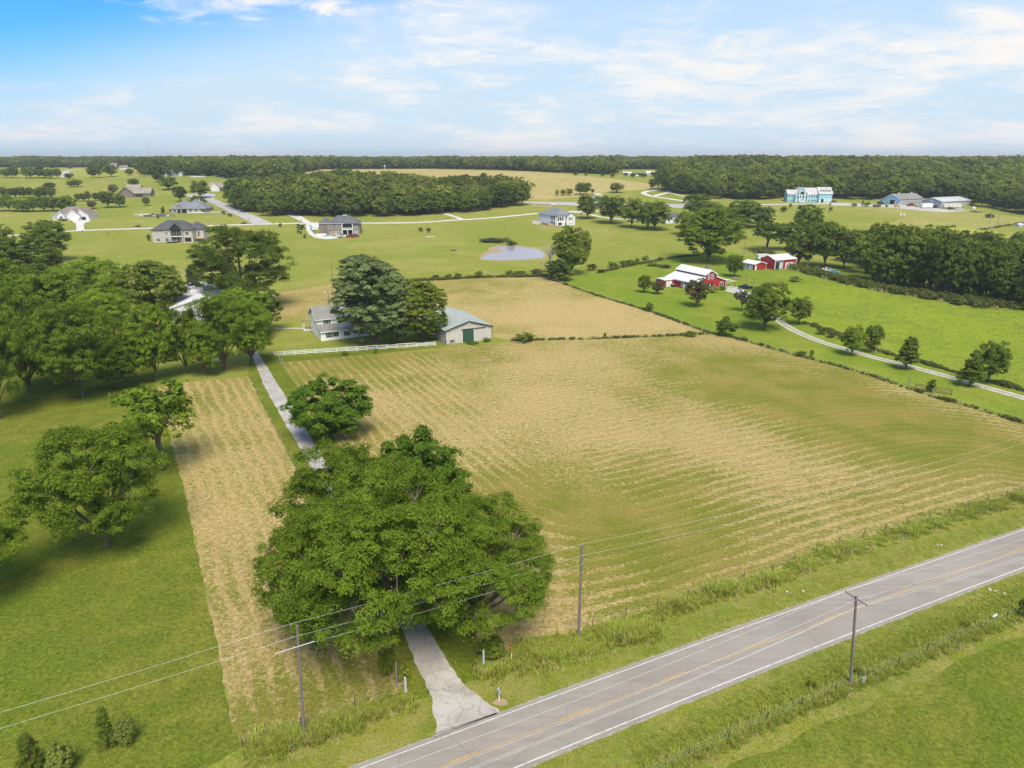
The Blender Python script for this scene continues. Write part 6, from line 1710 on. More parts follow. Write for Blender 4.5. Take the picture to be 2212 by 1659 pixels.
# dark spindly leafless tree: bare limbs with a little foliage
def dead_tree(px_, py_, w, hh, label, seed):
    g, T, W_ = tree_size(px_, py_, w, hh, .2); rg = random.Random(seed)
    o = thing('dead_tree', label, 'tree', g); mb = MB()
    mb.tube([(0, 0, -.2), (0, 0, T * .3), (.03 * T, 0, T * .6), (.0, .02 * T, T)], [T * .045, T * .036, T * .022, .03], 8)
    for i in range(16):
        z = T * rg.uniform(.22, .85); a = rg.uniform(0, 6.28); L = W_ * .5 * rg.uniform(.5, 1.1) * (1.1 - z / T * .5)
        e_ = Vector((math.cos(a) * L, math.sin(a) * L, z + L * rg.uniform(.2, .9))); s_ = Vector((0, 0, z)); m_ = s_.lerp(e_, .5) + Vector((rg.uniform(-.3, .3), rg.uniform(-.3, .3), rg.uniform(-.2, .5)))
        mb.tube([s_, m_, e_], [T * .014, T * .009, .02], 5, False)
        for _ in range(4):
            f = m_.lerp(e_, rg.random()); b = f + Vector((rg.uniform(-1, 1), rg.uniform(-1, 1), rg.uniform(-.2, 1))) * L * .35
            mb.tube([f, b], [T * .006, .012], 4, False)
    mb.build('trunk', M['deadwood'], o, smooth=True)
dead_tree(1187, 603, 52, 74, 'dead grey tree with bare clawing limbs at the hay paddock corner', 4)
dead_tree(1127, 428, 30, 34, 'bare brown tree leaning left at the end of the middle wood', 5)
# rows of alike trees
def row(n, p0, p1, w, hh, label, group, seed, mats=('leaf_dark', 'leaf'), jy=3.0, kinds=('midtree',)):
    rg = random.Random(seed)
    for i in range(n):
        f = (i + .5 + rg.uniform(-.3, .3)) / n
        lb = nth(i + 1) + ' ' + label
        ptree(rg.choice(kinds), p0[0] + (p1[0] - p0[0]) * f, p0[1] + (p1[1] - p0[1]) * f + rg.uniform(-jy, jy), w * rg.uniform(.8, 1.25), hh * rg.uniform(.8, 1.15), lb, rg.choice(mats), group=group)
row(10, (-10, 384), (132, 385), 22, 22, 'tree from the left in the far left pasture hedge', 'trees in the far left pasture hedge', 1, jy=1.5)
row(8, (-5, 428), (118, 428), 24, 26, 'dark tree from the left above the white ranch house', 'trees above the white ranch house', 2, jy=3)
row(9, (-8, 457), (158, 457), 32, 32, 'yellow green hedge tree from the left beside the white ranch house', 'yellow green trees behind the white ranch house', 3, mats=('leaf_walnut', 'leaf'), jy=1)
row(5, (165, 435), (222, 433), 16, 20, 'small tree from the left in the short row above the dark pair', 'short dark row below the brown house', 4, mats=('leaf_dark',), jy=1)
row(4, (20, 366), (125, 364), 18, 14, 'far tree from the left before the skyline houses', 'far trees before the skyline houses', 6, mats=('leaf_dark',), jy=1.5)
row(4, (300, 380), (400, 381), 18, 22, 'tree from the left at the left end of the far wood block', 'trees ending the far wood block', 61, mats=('leaf_dark',), jy=1)
row(26, (1880, 606), (2225, 660), 84, 112, 'dense tree from the left in the front of the right belt', 'front trees of the right tree belt', 7, jy=8, kinds=('hedge',))
row(20, (1850, 572), (2225, 612), 70, 84, 'tree from the left in the back of the right belt', 'back trees of the right tree belt', 8, jy=8, kinds=('hedge', 'midtree'), mats=('leaf', 'leaf_dark', 'leaf_walnut'))
row(9, (1990, 560), (2225, 560), 64, 66, 'tree from the left at the upper right end of the belt', 'upper trees of the right tree belt', 9, jy=14, kinds=('hedge',))
row(5, (1575, 478), (1655, 484), 30, 34, 'dark tree from the left in the dip below the blue mansion', 'dark trees in the dip', 10, jy=3)
row(6, (1345, 382), (1430, 382), 11, 9, 'small tree from the left in the far farmyard', 'trees in the far farmyard', 12, mats=('leaf_dark',), jy=1.5)
row(4, (1235, 379), (1330, 383), 8, 7, 'tiny tree from the left along the far edge of the tan hill', 'tiny trees on the tan hill edge', 13, mats=('leaf_dark',), jy=.6)
# bushes
BUSH = [(941, 603, 15, 10, 'leaf_red', 'dull brown bush on the back fence of the hay paddock, leftmost'), (969, 602, 14, 11, 'leaf_dark', 'dark bush second from left on the paddock back fence'),
 (989, 601, 14, 12, 'leaf_dark', 'dark bush third from left on the paddock back fence'), (1033, 600, 20, 15, None, 'round bush in the middle of the paddock back fence'),
 (1100, 596, 16, 12, None, 'green bush on the paddock back fence below the pond'), (1122, 596, 27, 12, 'leaf_dark', 'wide dark bush on the paddock back fence below the pond'),
 (1159, 592, 32, 11, 'leaf_red', 'long reddish brown thicket beside the dead tree'), (1218, 606, 38, 24, 'leaf_dark', 'dark thicket at the foot of the tall ragged tree'),
 (1279, 584, 20, 15, None, 'round bush first in the row right of the tall ragged tree'), (1298, 589, 15, 8, 'leaf_red', 'brown low bush in the row right of the ragged tree'),
 (1323, 578, 20, 13, None, 'round bush third in the row toward the great oak'), (1350, 575, 22, 13, 'leaf_dark', 'bush fourth in the row toward the great oak'),
 (1364, 574, 18, 14, None, 'bush fifth in the row toward the great oak'), (1376, 571, 10, 13, None, 'narrow bush in the row toward the great oak'),
 (1394, 567, 15, 15, 'leaf_dark', 'dark bush near the end of the row toward the great oak'), (1426, 563, 10, 9, 'leaf_bronze', 'small bush last in the row toward the great oak'),
 (1403, 672, 17, 18, 'leaf_dark', 'round dark bush on the diagonal fence below the red barn'), (1567, 725, 44, 39, None, 'big bush where the fences meet below the barn yard'),
 (1491, 727, 22, 14, None, 'bush on the cross fence left of the big corner bush'), (1135, 738, 37, 21, None, 'bush on the cross fence beside the beige barn'),
 (1306, 731, 6, 13, None, 'thin weed tree on the cross fence middle'), (1729, 769, 24, 12, 'leaf_dark', 'low dark bush on the field fence below the gravel drive'),
 (1752, 774, 10, 19, None, 'slim young bush on the field fence below the gravel drive'), (2009, 847, 20, 27, None, 'young round tree beside the pipe gate'),
 (1715, 608, 28, 12, None, 'flat topped bush alone on the yard below the machine shed'), (1540, 628 + 4, 19, 16, 'leaf_yellow', 'bright yellow green bush at the barn front'),
 (1560, 626, 15, 9, 'leaf_dark', 'dark bush at the barn front right of the yellow one'), (1435, 612, 18, 14, 'leaf_red', 'dark reddish bush at the far left end of the red barn'),
 (1485, 630, 12, 8, 'leaf_red', 'pinkish shrub at the left wall of the red barn'), (1437, 578, 26, 7, 'leaf_grey', 'grey leaved low garden clump above the red barn'), (1410, 570 + 5, 22, 8, 'leaf_dark', 'dark low garden row above the red barn'),
 (1690, 617, 24, 12, 'weed', 'weedy clump at the left corner of the lush meadow'), (1775, 722, 22, 15, 'leaf_dark', 'dark bush on the fence above the gravel drive, left'),
 (1797, 729, 22, 15, 'leaf_bronze', 'bushy growth on the fence above the gravel drive, middle'), (1818, 733, 16, 12, 'leaf_dark', 'dark bush on the fence above the gravel drive, right'),
 (1055, 523, 26, 9, 'leaf_grey', 'grey brush heap on the far pond bank'), (1077, 524, 24, 9, 'leaf_grey', 'second grey brush heap on the far pond bank'), (1104, 531, 14, 12, None, 'green bush at the far edge of the pond'),
 (1038, 524, 5, 9, None, 'slim sapling left of the pond'), (909, 501, 10, 11, None, 'left one of two young trees in the light green field'), (926, 502, 10, 11, None, 'right one of two young trees in the light green field'),
 (644, 505, 5, 9, 'leaf_dark', 'dark sapling left of the gravel pad, upper'), (650, 507, 5, 10, 'leaf_dark', 'dark sapling left of the gravel pad, middle'), (659, 516, 6, 11, 'leaf_dark', 'dark sapling left of the gravel pad, lower'),
 (649, 496, 17, 12, 'leaf_dark', 'bush hiding the white truck beside the gravel pad'), (605, 490, 8, 8, None, 'small bush below the village road'),
 (342, 474, 6, 11, 'leaf_dark', 'slim conifer between grey house and stucco house'), (353, 464, 9, 18, None, 'young tree over the rock garden'),
 (481, 462, 5, 8, 'leaf_dark', 'dark sapling by the broad road, first'), (485, 464, 5, 8, 'leaf_dark', 'dark sapling by the broad road, second'), (494, 468, 5, 8, 'leaf_dark', 'dark sapling by the broad road, third'), (499, 469, 5, 8, 'leaf_dark', 'dark sapling by the broad road, fourth'),
 (322, 520, 9, 14, 'leaf_dark', 'dark shrub at the left corner of the stucco house'), (369, 459, 6, 8, 'leaf_dark', 'dark shrub at the left front corner of the grey house'), (413, 460, 6, 9, 'leaf_dark', 'dark shrub in the middle of the grey house front'), (441, 460, 6, 10, 'leaf_dark', 'dark shrub at the right corner of the grey house'),
 (330, 466, 3.4, 6, 'leaf_dark', 'small cypress in the rock garden, left'), (347, 466, 3.4, 6, 'leaf_dark', 'small cypress in the rock garden, right'),
 (137, 477, 16, 4, 'leaf_red', 'low planting before the white ranch house'), (297, 424, 10, 9, 'leaf_dark', 'dark shrub before the brown house'),
 (235, 1612, 52, 86, 'PINE', 'dark young pine in the lower left lawn'), (277, 1608, 46, 62, 'leaf_yellow', 'yellow green young tree right of the dark young pine'), (75, 1672, 75, 92, 'PINE', 'dark young pine cut by the bottom left edge'), (138, 1668, 62, 66, 'leaf_yellow', 'yellow green young tree at the bottom edge'),
 (745, 1610 + 80, 1, 1, 'SKIP', ''),
 (1062, 1418, 52, 46, 'leaf', 'leafy vine bush smothering the gate post right of the drive'), (1016, 1372, 34, 40, 'leaf', 'vine tangle under the walnut right of the drive'), (838, 1460, 34, 66, 'leaf', 'vine tangle climbing the old fence left of the drive'),
 (868, 1470, 26, 34, 'weed', 'yellow grass tussock at the left stone gate post'), (2207, 1335, 26, 46, 'leaf', 'young tree on the near fence at the right picture edge'),
 (1855, 1460, 22, 18, 'leaf_dark', 'dark weed clump at the foot of the cross armed pole'), (2085, 1356, 22, 14, 'leaf', 'weed clump on the near fence left of the white sign'), (1746, 1485, 7, 16, 'leaf_dark', 'left of two dark weeds on the near verge'), (1757, 1489, 8, 16, 'leaf_dark', 'right of two dark weeds on the near verge'),
 (2095, 741 - 6, 1, 1, 'SKIP', ''), (745, 767, 14, 9, 'leaf', 'weeds growing through the white board fence, left'), (812, 764, 9, 12, 'leaf', 'green bush growing through the white board fence, middle'),
 (1053, 738, 18, 9, 'leaf', 'vine bush at the right corner of the beige barn'), (1020, 742, 26, 5, 'leaf', 'low weeds along the foot of the beige barn'), (200, 1690, 1, 1, 'SKIP', ''),
 (2138, 470, 22, 8, 'leaf_grey', 'grey brush heap beside the earth mound'), (1845, 446, 14, 8, 'leaf_dark', 'row of dark shrubs beside the workshop lane, left'), (1872, 446, 16, 10, 'leaf', 'wide shrub before the blue workshop'),
 (2000 - 85, 449, 6, 7, 'leaf_dark', 'dark cone shrub on the workshop gravel'), (1660, 448, 1, 1, 'SKIP', '')]
for b in BUSH:
    if b[4] == 'SKIP': continue
    if b[4] == 'PINE': ptree('pine', b[0], b[1], b[2], b[3], b[5], 'leaf_dark', 'young_pine', 'tree'); continue
    young = b[3] > b[2] * 1.05
    big = b[2] > 30 and b[1] > 1300
    ptree('round' if big else ('column' if young and b[3] > 12 and b[1] < 900 else 'bush'), b[0], b[1], b[2], b[3], b[5], b[4], 'young_tree' if 'tree' in b[5] and 'ragged tree' not in b[5] and 'dead tree' not in b[5] else 'bush', 'bush')

# ================================================================== fences
def wire_fence(name, label, pts, step, hp=1.25, pw=0.05, mat='steelpost', wires=3, jit=.04, seed=0, wr=0.003):
    """line of posts with strands of wire; posts are parts"""
    P = [Vector(p[:2]) for p in pts]; L = [(P[i + 1] - P[i]).length for i in range(len(P) - 1)]; tot = sum(L)
    n = int(tot / step); o = thing(name, label, 'fence', (P[0].x, P[0].y, E(P[0].y))); org = Vector(o.location); rg = random.Random(seed)
    loc = []
    for k in range(n + 1):
        d = tot * k / n; i = 0
        while i < len(L) - 1 and d > L[i]: d -= L[i]; i += 1
        q = P[i].lerp(P[i + 1], min(1, d / L[i])); loc.append(Vector((q.x, q.y, E(q.y))) - org)
    pm = MB().tube([(0, 0, -.2), (0, 0, hp)], pw, 5); pm_me = mesh_from('post', pm.V, pm.F); pm_me.materials.append(M[mat])
    for q in loc:
        c = bpy.data.objects.new('post', pm_me); COL.objects.link(c); c.parent = o; c.location = q; c.rotation_euler = (rg.gauss(0, jit), rg.gauss(0, jit), 0); c.scale = (1, 1, rg.uniform(.88, 1.08))
    for w_ in range(wires):
        z = hp * (0.35 + 0.6 * w_ / max(1, wires - 1))
        mb = MB(); mb.tube([q + Vector((0, 0, z)) for q in loc], wr, 3, False); mb.build('wire', M['wire'], o)
    return o
wire_fence('wire_fence', 'wire fence with steel posts along the far side of the road, right of the drive', NFEN2, 4.6, seed=1)
wire_fence('wire_fence', 'wire fence with steel posts along the far side of the road, left of the drive', NFEN, 5.0, seed=2)
wire_fence('wire_fence', 'wire fence with dark steel posts on the near side of the road', SFEN, 4.6, hp=1.3, seed=3)
wire_fence('wire_fence', 'thin wire fence along the left side of the farm drive', D((536, 812), (574, 880), (610, 959), (700, 1125), (858, 1433), (876, 1488)), 5.5, hp=1.2, pw=.04, seed=4)
wire_fence('wire_fence', 'old wire fence along the right side of the farm drive', D((607, 783), (649, 842), (740, 960), (900, 1170), (1035, 1385)), 4.5, hp=1.2, pw=.05, mat='post', seed=5)
wire_fence('wire_fence', 'brushy wire fence from the dead tree down to the right, below the red barn', F2, 6, hp=1.2, pw=.06, mat='post', seed=6, wires=2, wr=.01)
wire_fence('wire_fence', 'cross fence between the upper and lower hay fields', F3, 6, hp=1.2, pw=.06, mat='post', seed=7, wires=2, wr=.01)
wire_fence('wire_fence', 'back fence of the hay paddock', F1, 7, hp=1.2, pw=.06, mat='post', seed=8, wires=2, wr=.01)
wire_fence('wire_fence', 'fence running from the ragged tree to the great oak', F4, 7, hp=1.2, pw=.06, mat='post', seed=9, wires=2, wr=.01)
wire_fence('wire_fence', 'wire fence between gravel drive and lush meadow', F5, 6, hp=1.25, pw=.06, mat='post', seed=10, wires=2, wr=.01)
wire_fence('wire_fence', 'fence on the rise behind the right tree belt', F6, 9, hp=1.4, pw=.1, mat='post', seed=11, wires=3, wr=.05)
# white board fence: rails and posts one by one
fa, fb = G(592, 769.5), G(941, 747.5)
o = thing('board_fence', 'white three rail board fence in front of the farmhouse', 'fence', fa, math.atan2(fb.y - fa.y, fb.x - fa.x))
Lf = (fb - fa).length; nb = 16; bay = Lf / nb
for i in range(nb + 1): MB().box(i * bay - .075, i * bay + .075, -.075, .075, -.1, 1.42).build('post', M['white_vinyl'], o)
for i in range(nb):
    for z_ in (0.32, .74, 1.16):
        dz = random.uniform(-.03, .03)
        MB().prism([(-.115, z_), (-.08, z_), (-.08, z_ + .17), (-.115, z_ + .17)], i * bay + .01, (i + 1) * bay - .01, 'x').build('rail', M['white_vinyl'], o).rotation_euler = (0, random.uniform(-.003, .003), 0)
# green tube panels at the barn corner, gate by the drive, pipe gate in the right hand field
def tube_gate(px_, py_, label, length, rot, mat='green_trim', hh=1.25, rails=5, name='tube_gate', r=.035):
    o = thing(name, label, 'gate', G(px_, py_), rot)
    for i in range(rails): MB().tube([(0, 0, .15 + (hh - .15) * i / (rails - 1)), (length, 0, .15 + (hh - .15) * i / (rails - 1))], r, 5).build('rail', M[mat], o)
    for x_ in (0, length * .5, length): MB().tube([(x_, 0, .0), (x_, 0, hh)], r * 1.2, 5).build('upright', M[mat], o)
    return o
tube_gate(942, 747, 'dark green tube gate between board fence and beige barn', 3.2, R(15))
tube_gate(578, 771, 'low dark tube gate at the left end of the board fence', 2.0, R(10), hh=1.0)
tube_gate(1976, 841, 'rusty pipe gate on the field fence below the gravel drive', 7.5, R(-33), 'rust', 1.4, 5, r=.06)
tube_gate(1107, 737, 'rusty old stock panel on the cross fence by the beige barn', 2.6, R(10), 'rust', 1.3, 4, r=.06)
for i, (a, b, hh, lab) in enumerate([(1963, 832, 2.0, 'weathered post left of the pipe gate'), (2013, 858, 2.0, 'weathered post right of the pipe gate'), (1890, 770 - 3, 1.9, 'stout post on the meadow fence by the dark round tree'),
        (605, 783, 2.4, 'stout wooden corner post below the board fence'), (611, 789, 2.0, 'leaning wooden post next to the corner post')]):
    o = thing('fence_post', lab, 'post', G(a, b), 0); MB().tube([(0, 0, -.2), (0.03, 0, hh)], [.16, .13], 8).build('post_shaft', M['post'], o)

# ================================================================== gate posts, mailbox, markers
for (a, b, yt, lab, mt) in [(1045, 1439, 1404, 'pale stone gate post under the vine bush', 'rock'), (877, 1500, 1462, 'pale stone gate post left of the drive mouth', 'rock'),
        (1033, 1408, 1386, 'thin wooden post behind the vine bush', 'post'), (1083, 1424, 1390, 'thin grey post right of the vine bush', 'post'), (858, 1486, 1430, 'slim old post left of the drive', 'post')]:
    g = G(a, b); hh = height_at(g, yt); o = thing('gate_post', lab, 'post', g, R(25)); r_ = .14 if mt == 'rock' else .08
    MB().tube([(0, 0, -.1), (0, 0, hh * .93), (0, 0, hh)], [r_, r_ * .92, r_ * .5], 8).build('post_shaft', M[mt], o)
g = G(1078, 1512); o = thing('mailbox', 'grey roadside mailbox on a white post beside the drive mouth', 'mailbox', g, R(25))
MB().box(-.05, .05, -.05, .05, -.1, 1.05).build('post', M['white'], o)
pr = [(-.13, 1.05), (.13, 1.05), (.13, 1.2)] + [(.13 * math.cos(a), 1.2 + .13 * math.sin(a)) for a in np.linspace(0.2, 2.94, 8)] + [(-.13, 1.2)]
MB().prism([(u, z) for u, z in pr], -.3, .3, 'y').build('box_body', M['aframe'], o); MB().box(.135, .15, -.2, -.05, 1.2, 1.42).build('flag', M['red_paint'], o)
g = G(1105, 1428); hh = height_at(g, 1399); o = thing('utility_marker', 'white marker stake with orange top by the vine bush', 'marker', g)
MB().tube([(0, 0, -.1), (0, 0, hh * .62)], .05, 8).build('stake', M['white'], o); MB().tube([(0, 0, hh * .64), (0, 0, hh)], .09, 8).build('orange_cap', M['orange'], o)
g = G(1027, 1440); o = thing('rubber_tub', 'small black rubber tub lying in the grass by the gate post', 'tub', g, .3)
MB().tube([(-.3, 0, .16), (.3, 0, .2)], [.2, .26], 10).build('tub_body', M['rubber'], o)
g = G(1864, 1478); o = thing('cable_pedestal', 'pair of short grey cable pedestals beside the cross armed pole', 'pedestal', g, R(25))
for x_ in (-.14, .14): MB().tube([(x_, 0, -.1), (x_, 0, .85), (x_, 0, .95)], [.1, .1, .05], 8).build('pedestal_tube', M['aframe'], o)
g = G(2146, 1343); o = thing('small_sign', 'small white sign board on a short post by the near fence', 'sign', g, R(25))
MB().tube([(0, 0, -.1), (0, 0, .8)], .04, 6).build('post', M['post'], o); MB().box(-.42, .42, -.02, .02, .7, 1.05).build('sign_board', M['white'], o)
rgp = random.Random(5)
for i, (a, b) in enumerate([(1700, 1279), (1709, 1281), (1735, 1278), (2025, 1177), (2033, 1178), (2150, 1277), (2158, 1284), (2170, 1283), (2180, 1296), (2138, 1274), (1480, 1640), (1875, 1461)]):
    g = G(a, b); s = rgp.uniform(.12, .26); o = thing('stone', nth(i + 1) + ' pale stone in the roadside grass, counted along the list of litter' if False else ['pale stone on the far verge left of the pole top, upper', 'pale stone on the far verge left of the pole top, lower', 'pale stone on the far verge just left of the cross arm', 'left pale stone on the far verge further right', 'right pale stone on the far verge further right', 'uppermost of the pale stones on the near verge by the right edge', 'second of the pale stones on the near verge by the right edge', 'third of the pale stones on the near verge by the right edge', 'rightmost of the pale stones on the near verge by the right edge', 'leftmost of the pale stones on the near verge by the right edge', 'lone pale stone on the near verge, bottom middle', 'small stone beside the cable pedestals'][i], 'stone', g, rgp.uniform(0, 3), 'pale stones in the roadside grass')
    V = [(math.cos(t) * s * rgp.uniform(.7, 1.2), math.sin(t) * s * .7 * rgp.uniform(.7, 1.2), z) for z, k in ((0, 1), (s * .5, .7)) for t in np.linspace(0, 5.24, 6)]
    MB().add(V, [tuple(range(6)), tuple(range(6, 12))] + [(k, (k + 1) % 6, (k + 1) % 6 + 6, k + 6) for k in range(6)]).build('stone_body', M['rock'], o)

# ================================================================== utility poles and wires
def pole(px_, py_, ytop, name, label, arm=None, lean=(0, 0), r=(.15, .10), rot=R(25), mat='pole', transformer=False, lamp=False):
    g = G(px_, py_); hh = height_at(g, ytop)
    o = thing(name, label, 'pole', g, rot); tip = Vector((lean[0], lean[1], hh))
    MB().tube([(0, 0, -.3), tip], list(r), 10).build('pole_shaft', M[mat], o)
    if arm:
        w = arm; z = hh - .25; cx, cy = tip.x * z / hh, tip.y * z / hh
        a = MB().box(cx - .05, cx + .05, cy - w / 2, cy + w / 2, z - .06, z + .06).build('cross_arm', M['post'], o)
        MB().tube([(cx + .1, cy - w * .38, z), (cx + .1, cy, z - .75)], .02, 4).tube([(cx + .1, cy + w * .38, z), (cx + .1, cy, z - .75)], .02, 4).build('brace', M['aframe'], o)
        for q in (-.46, -.16, .46): MB().tube([(cx, cy + w * q, z + .06), (cx, cy + w * q, z + .14), (cx, cy + w * q, z + .26)], [.03, .06, .04], 8).build('insulator', M['insulator'], o)
    if transformer: MB().tube([(.3, 0, hh * .72), (.3, 0, hh * .86)], .24, 10).build('transformer', M['aframe'], o)
    if lamp: MB().tube([(0, 0, hh * .9), (-.5, 0, hh * .95), (-1.0, 0, hh * .93)], .05, 5).build('lamp_arm', M['aframe'], o); MB().tube([(-1.0, 0, hh * .93), (-1.0, 0, hh * .88)], [.12, .2], 8).build('lamp_head', M['white'], o)
    return g, hh, o
def world(o, v): return Vector(o.location) + Vector((v[0] * math.cos(o.rotation_euler.z) - v[1] * math.sin(o.rotation_euler.z), v[0] * math.sin(o.rotation_euler.z) + v[1] * math.cos(o.rotation_euler.z), v[2]))
g1, h1, p1 = pole(656, 1580, 1351, 'utility_pole', 'left wooden utility pole on the far side of the road, before the huge walnut', r=(.16, .115), lean=(.52, -.24))
g2, h2, p2 = pole(1250, 1372, 1178, 'utility_pole', 'wooden utility pole standing in the weeds right of the drive mouth', r=(.17, .13))
g3, h3, p3 = pole(1838, 1478, 1288, 'utility_pole', 'cross armed wooden utility pole on the near side of the road', arm=2.6, lean=(-1.05, .5), rot=R(25), r=(.16, .12))
for p, hh in ((p1, h1), (p2, h2)):
    MB().tube([(0, 0, hh), (0, 0, hh + .18)], [.03, .05], 6).build('insulator', M['insulator'], p)
    for z_ in (hh - 1.1, hh - 2.2): MB().tube([(0, -.16, z_), (0, -.3, z_)], .05, 6).build('wire_clamp', M['aframe'], p)
def wire_line(name, label, anchors, sag, r=.010, group='overhead wires along the road'):
    pts = []
    for i in range(len(anchors) - 1):
        a, b = Vector(anchors[i]), Vector(anchors[i + 1]); n = 24
        for k in range(n + (i == len(anchors) - 2)):
            t = k / n; q = a.lerp(b, t); q.z -= 4 * sag * t * (1 - t) * ((b - a).length / 45.0) ** 2; pts.append(q)
    org = pts[0].copy(); o = MB().tube([q - org for q in pts], r, 4, False).build(name, M['wire'], None); o.location = org
    return tag(o, label, 'wire', group)
dl = (g2 - g1).normalized()
dr_ = (G(2212, 1075) - g2); dr_.z = 0; dr_ = dr_.normalized()
def far_pole(g, d, dist, hh, label, arm=None):
    q = g + d * dist
    o = thing('utility_pole', label, 'pole', (q.x, q.y, E(q.y)), R(25)); MB().tube([(0, 0, -.3), (0, 0, hh)], [.17, .12], 8).build('pole_shaft', M['pole'], o)
    if arm: MB().box(-.05, .05, -arm / 2, arm / 2, hh - .31, hh - .19).build('cross_arm', M['post'], o)
    return q
qa = far_pole(g1, -dl, 60, h1, 'wooden pole of the far side line, outside the left edge'); qb = far_pole(g2, dr_, 85, h2, 'wooden pole of the far side line, outside the right edge')
wire_line('overhead_wire', 'top wire of the line on the far side of the road', [qa + Vector((0, 0, h1 + .1)), g1 + Vector((0, 0, h1 + .18)), g2 + Vector((0, 0, h2 + .18)), qb + Vector((0, 0, h2 + .1))], .35, group=None)
wire_line('overhead_wire', 'second wire of the line on the far side of the road', [qa + Vector((.1, -.2, h1 - 1.1)), world(p1, (0, -.3, h1 - 1.1)), world(p2, (0, -.3, h2 - 1.1)), qb + Vector((.1, -.2, h2 - 1.1))], .35, group=None)
wire_line('overhead_wire', 'thin lowest wire between the two poles by the walnuts', [world(p1, (0, -.3, h1 - 2.2)), world(p2, (0, -.3, h2 - 2.2))], .5, .010, group=None)
a_, b_2 = world(p1, (-1.6, -.34, h1 - 2.3)), world(p1, (1.9, -.34, h1 - 2.15))
o = MB().tube([Vector((0, 0, 0)), b_2 - a_], .045, 5).build('cable_splice', M['insulator'], None); o.location = a_; tag(o, 'short thick pale cable splice hanging at the left pole', 'cable')
d3 = Vector(((ROAD[5] - ROAD[4]).normalized().x, (ROAD[5] - ROAD[4]).normalized().y, 0))
qc = far_pole(g3, -d3, 75, h3, 'wooden pole of the near side line, below the picture', 2.6); qd = far_pole(g3, Vector((math.cos(R(24)), math.sin(R(24)), 0)), 75, h3, 'wooden pole of the near side line, outside the right edge', 2.6)
nv = Vector((-d3.y, d3.x, 0))
for q, lab in ((-.46, 'nearest wire of the cross armed line'), (-.16, 'middle wire of the cross armed line'), (.46, 'farthest wire of the cross armed line')):
    m_ = world(p3, (-1.05, .5 + 2.6 * q, h3 + .02)); wire_line('overhead_wire', lab, [qc + nv * 2.6 * q + Vector((0, 0, h3)), m_, qd + nv * 2.6 * q + Vector((0, 0, h3))], .45, group=None)
m_ = world(p3, (-.9, .55, h3 - 1.5)); wire_line('overhead_wire', 'lower neutral wire of the cross armed line', [qc + Vector((0, 0, h3 - 1.5)), m_, qd + Vector((0, 0, h3 - 1.5))], .5, .013, group=None)
pole(719, 606, 561, 'utility_pole', 'thin wooden pole in the light field behind the farmhouse', r=(.16, .12))
pole(711, 662, 627, 'yard_light_pole', 'grey light pole just behind the farmhouse roof', r=(.14, .1), lamp=True, transformer=True)
gA, hA, pA = pole(1606, 560, 503, 'yard_light_pole', 'thin light pole left of the red machine shed', r=(.14, .1), lamp=True)
gB, hB, pB = pole(1891, 602, 541, 'utility_pole', 'tall pale leaning pole in front of the right tree belt', lean=(1.2, .3), r=(.24, .16), mat='deadwood')
pole(2137, 484, 460, 'utility_pole', 'left one of two pale poles beyond the tree belt', r=(.22, .18), mat='deadwood'); pole(2154, 487, 464, 'utility_pole', 'right one of two pale poles beyond the tree belt', r=(.22, .18), mat='deadwood')
wire_line('overhead_wire', 'sagging wire running right from the pale leaning pole', [world(pB, (1.1, .3, hB * .93)), G(2300, 640) + Vector((0, 0, hB * .9))], .9, .03, group=None)
# clothes line posts on the barn lawn
for a, b, lab in ((1612, 607, 'left T shaped clothes post on the barn lawn'), (1628, 613, 'right T shaped clothes post on the barn lawn')):
    g = G(a, b); o = thing('clothes_post', lab, 'post', g, R(20)); MB().tube([(0, 0, 0), (0, 0, 2.2)], .09, 6).build('post_shaft', M['rust'], o); MB().tube([(-1.2, 0, 2.2), (1.2, 0, 2.2)], .08, 6).build('cross_bar', M['rust'], o)
g = G(1660, 616); o = thing('stone_well', 'round dark stone ring on the barn lawn', 'well', g); MB().tube([(0, 0, 0), (0, 0, 1.0)], 1.3, 14).build('ring', M['sh_charcoal'], o); MB().tube([(0, 0, 1), (0, 0, 1.9)], .07, 5).build('pump_pipe', M['rust'], o)
g = G(1686, 622); o = thing('rusty_gate_stand', 'small rusty frame left of the lush meadow', 'stand', g, R(20))
for x_ in (-1, 1): MB().tube([(x_, 0, 0), (x_, 0, 2.0)], .08, 5).build('leg', M['rust'], o)
for z_ in (.5, 1.1, 1.7): MB().tube([(-1, 0, z_), (1, 0, z_)], .06, 5).build('bar', M['rust'], o)
g = G(1530, 580); o = thing('old_stump', 'weathered board stack under the great oak', 'stack', g, .3); MB().box(-1.2, 1.2, -.6, .6, 0, 1.3).box(-1.0, 1.0, -.7, .7, 1.3, 1.5).build('boards', M['post'], o)
g = G(1590, 603); o = thing('garden_bench', 'small bench frame under the dense dark tree', 'bench', g, .2)
MB().box(-1.2, 1.2, -.3, .3, .45, .55).build('seat', M['post'], o); MB().box(-1.2, -1.0, -.3, .3, 0, .45).box(1.0, 1.2, -.3, .3, 0, .45).build('leg', M['post'], o); MB().box(-1.2, 1.2, .28, .36, .55, 1.1).build('backrest', M['post'], o)
g, lx_, ly_ = BARN
q = g + Vector((-math.sin(YW) * ly_ * .66 - math.cos(YW) * 1.2, math.cos(YW) * ly_ * .66 - math.sin(YW) * 1.2, 0))
o = thing('garden_grill', 'dark box with lid standing at the left wall of the red barn', 'box', q, YW); MB().box(-.5, .5, -1.2, 1.2, 0, 1.0).build('box_body', M['black'], o); MB().box(-.55, .55, -1.25, 1.25, 1.0, 1.12).build('lid', M['aframe'], o)

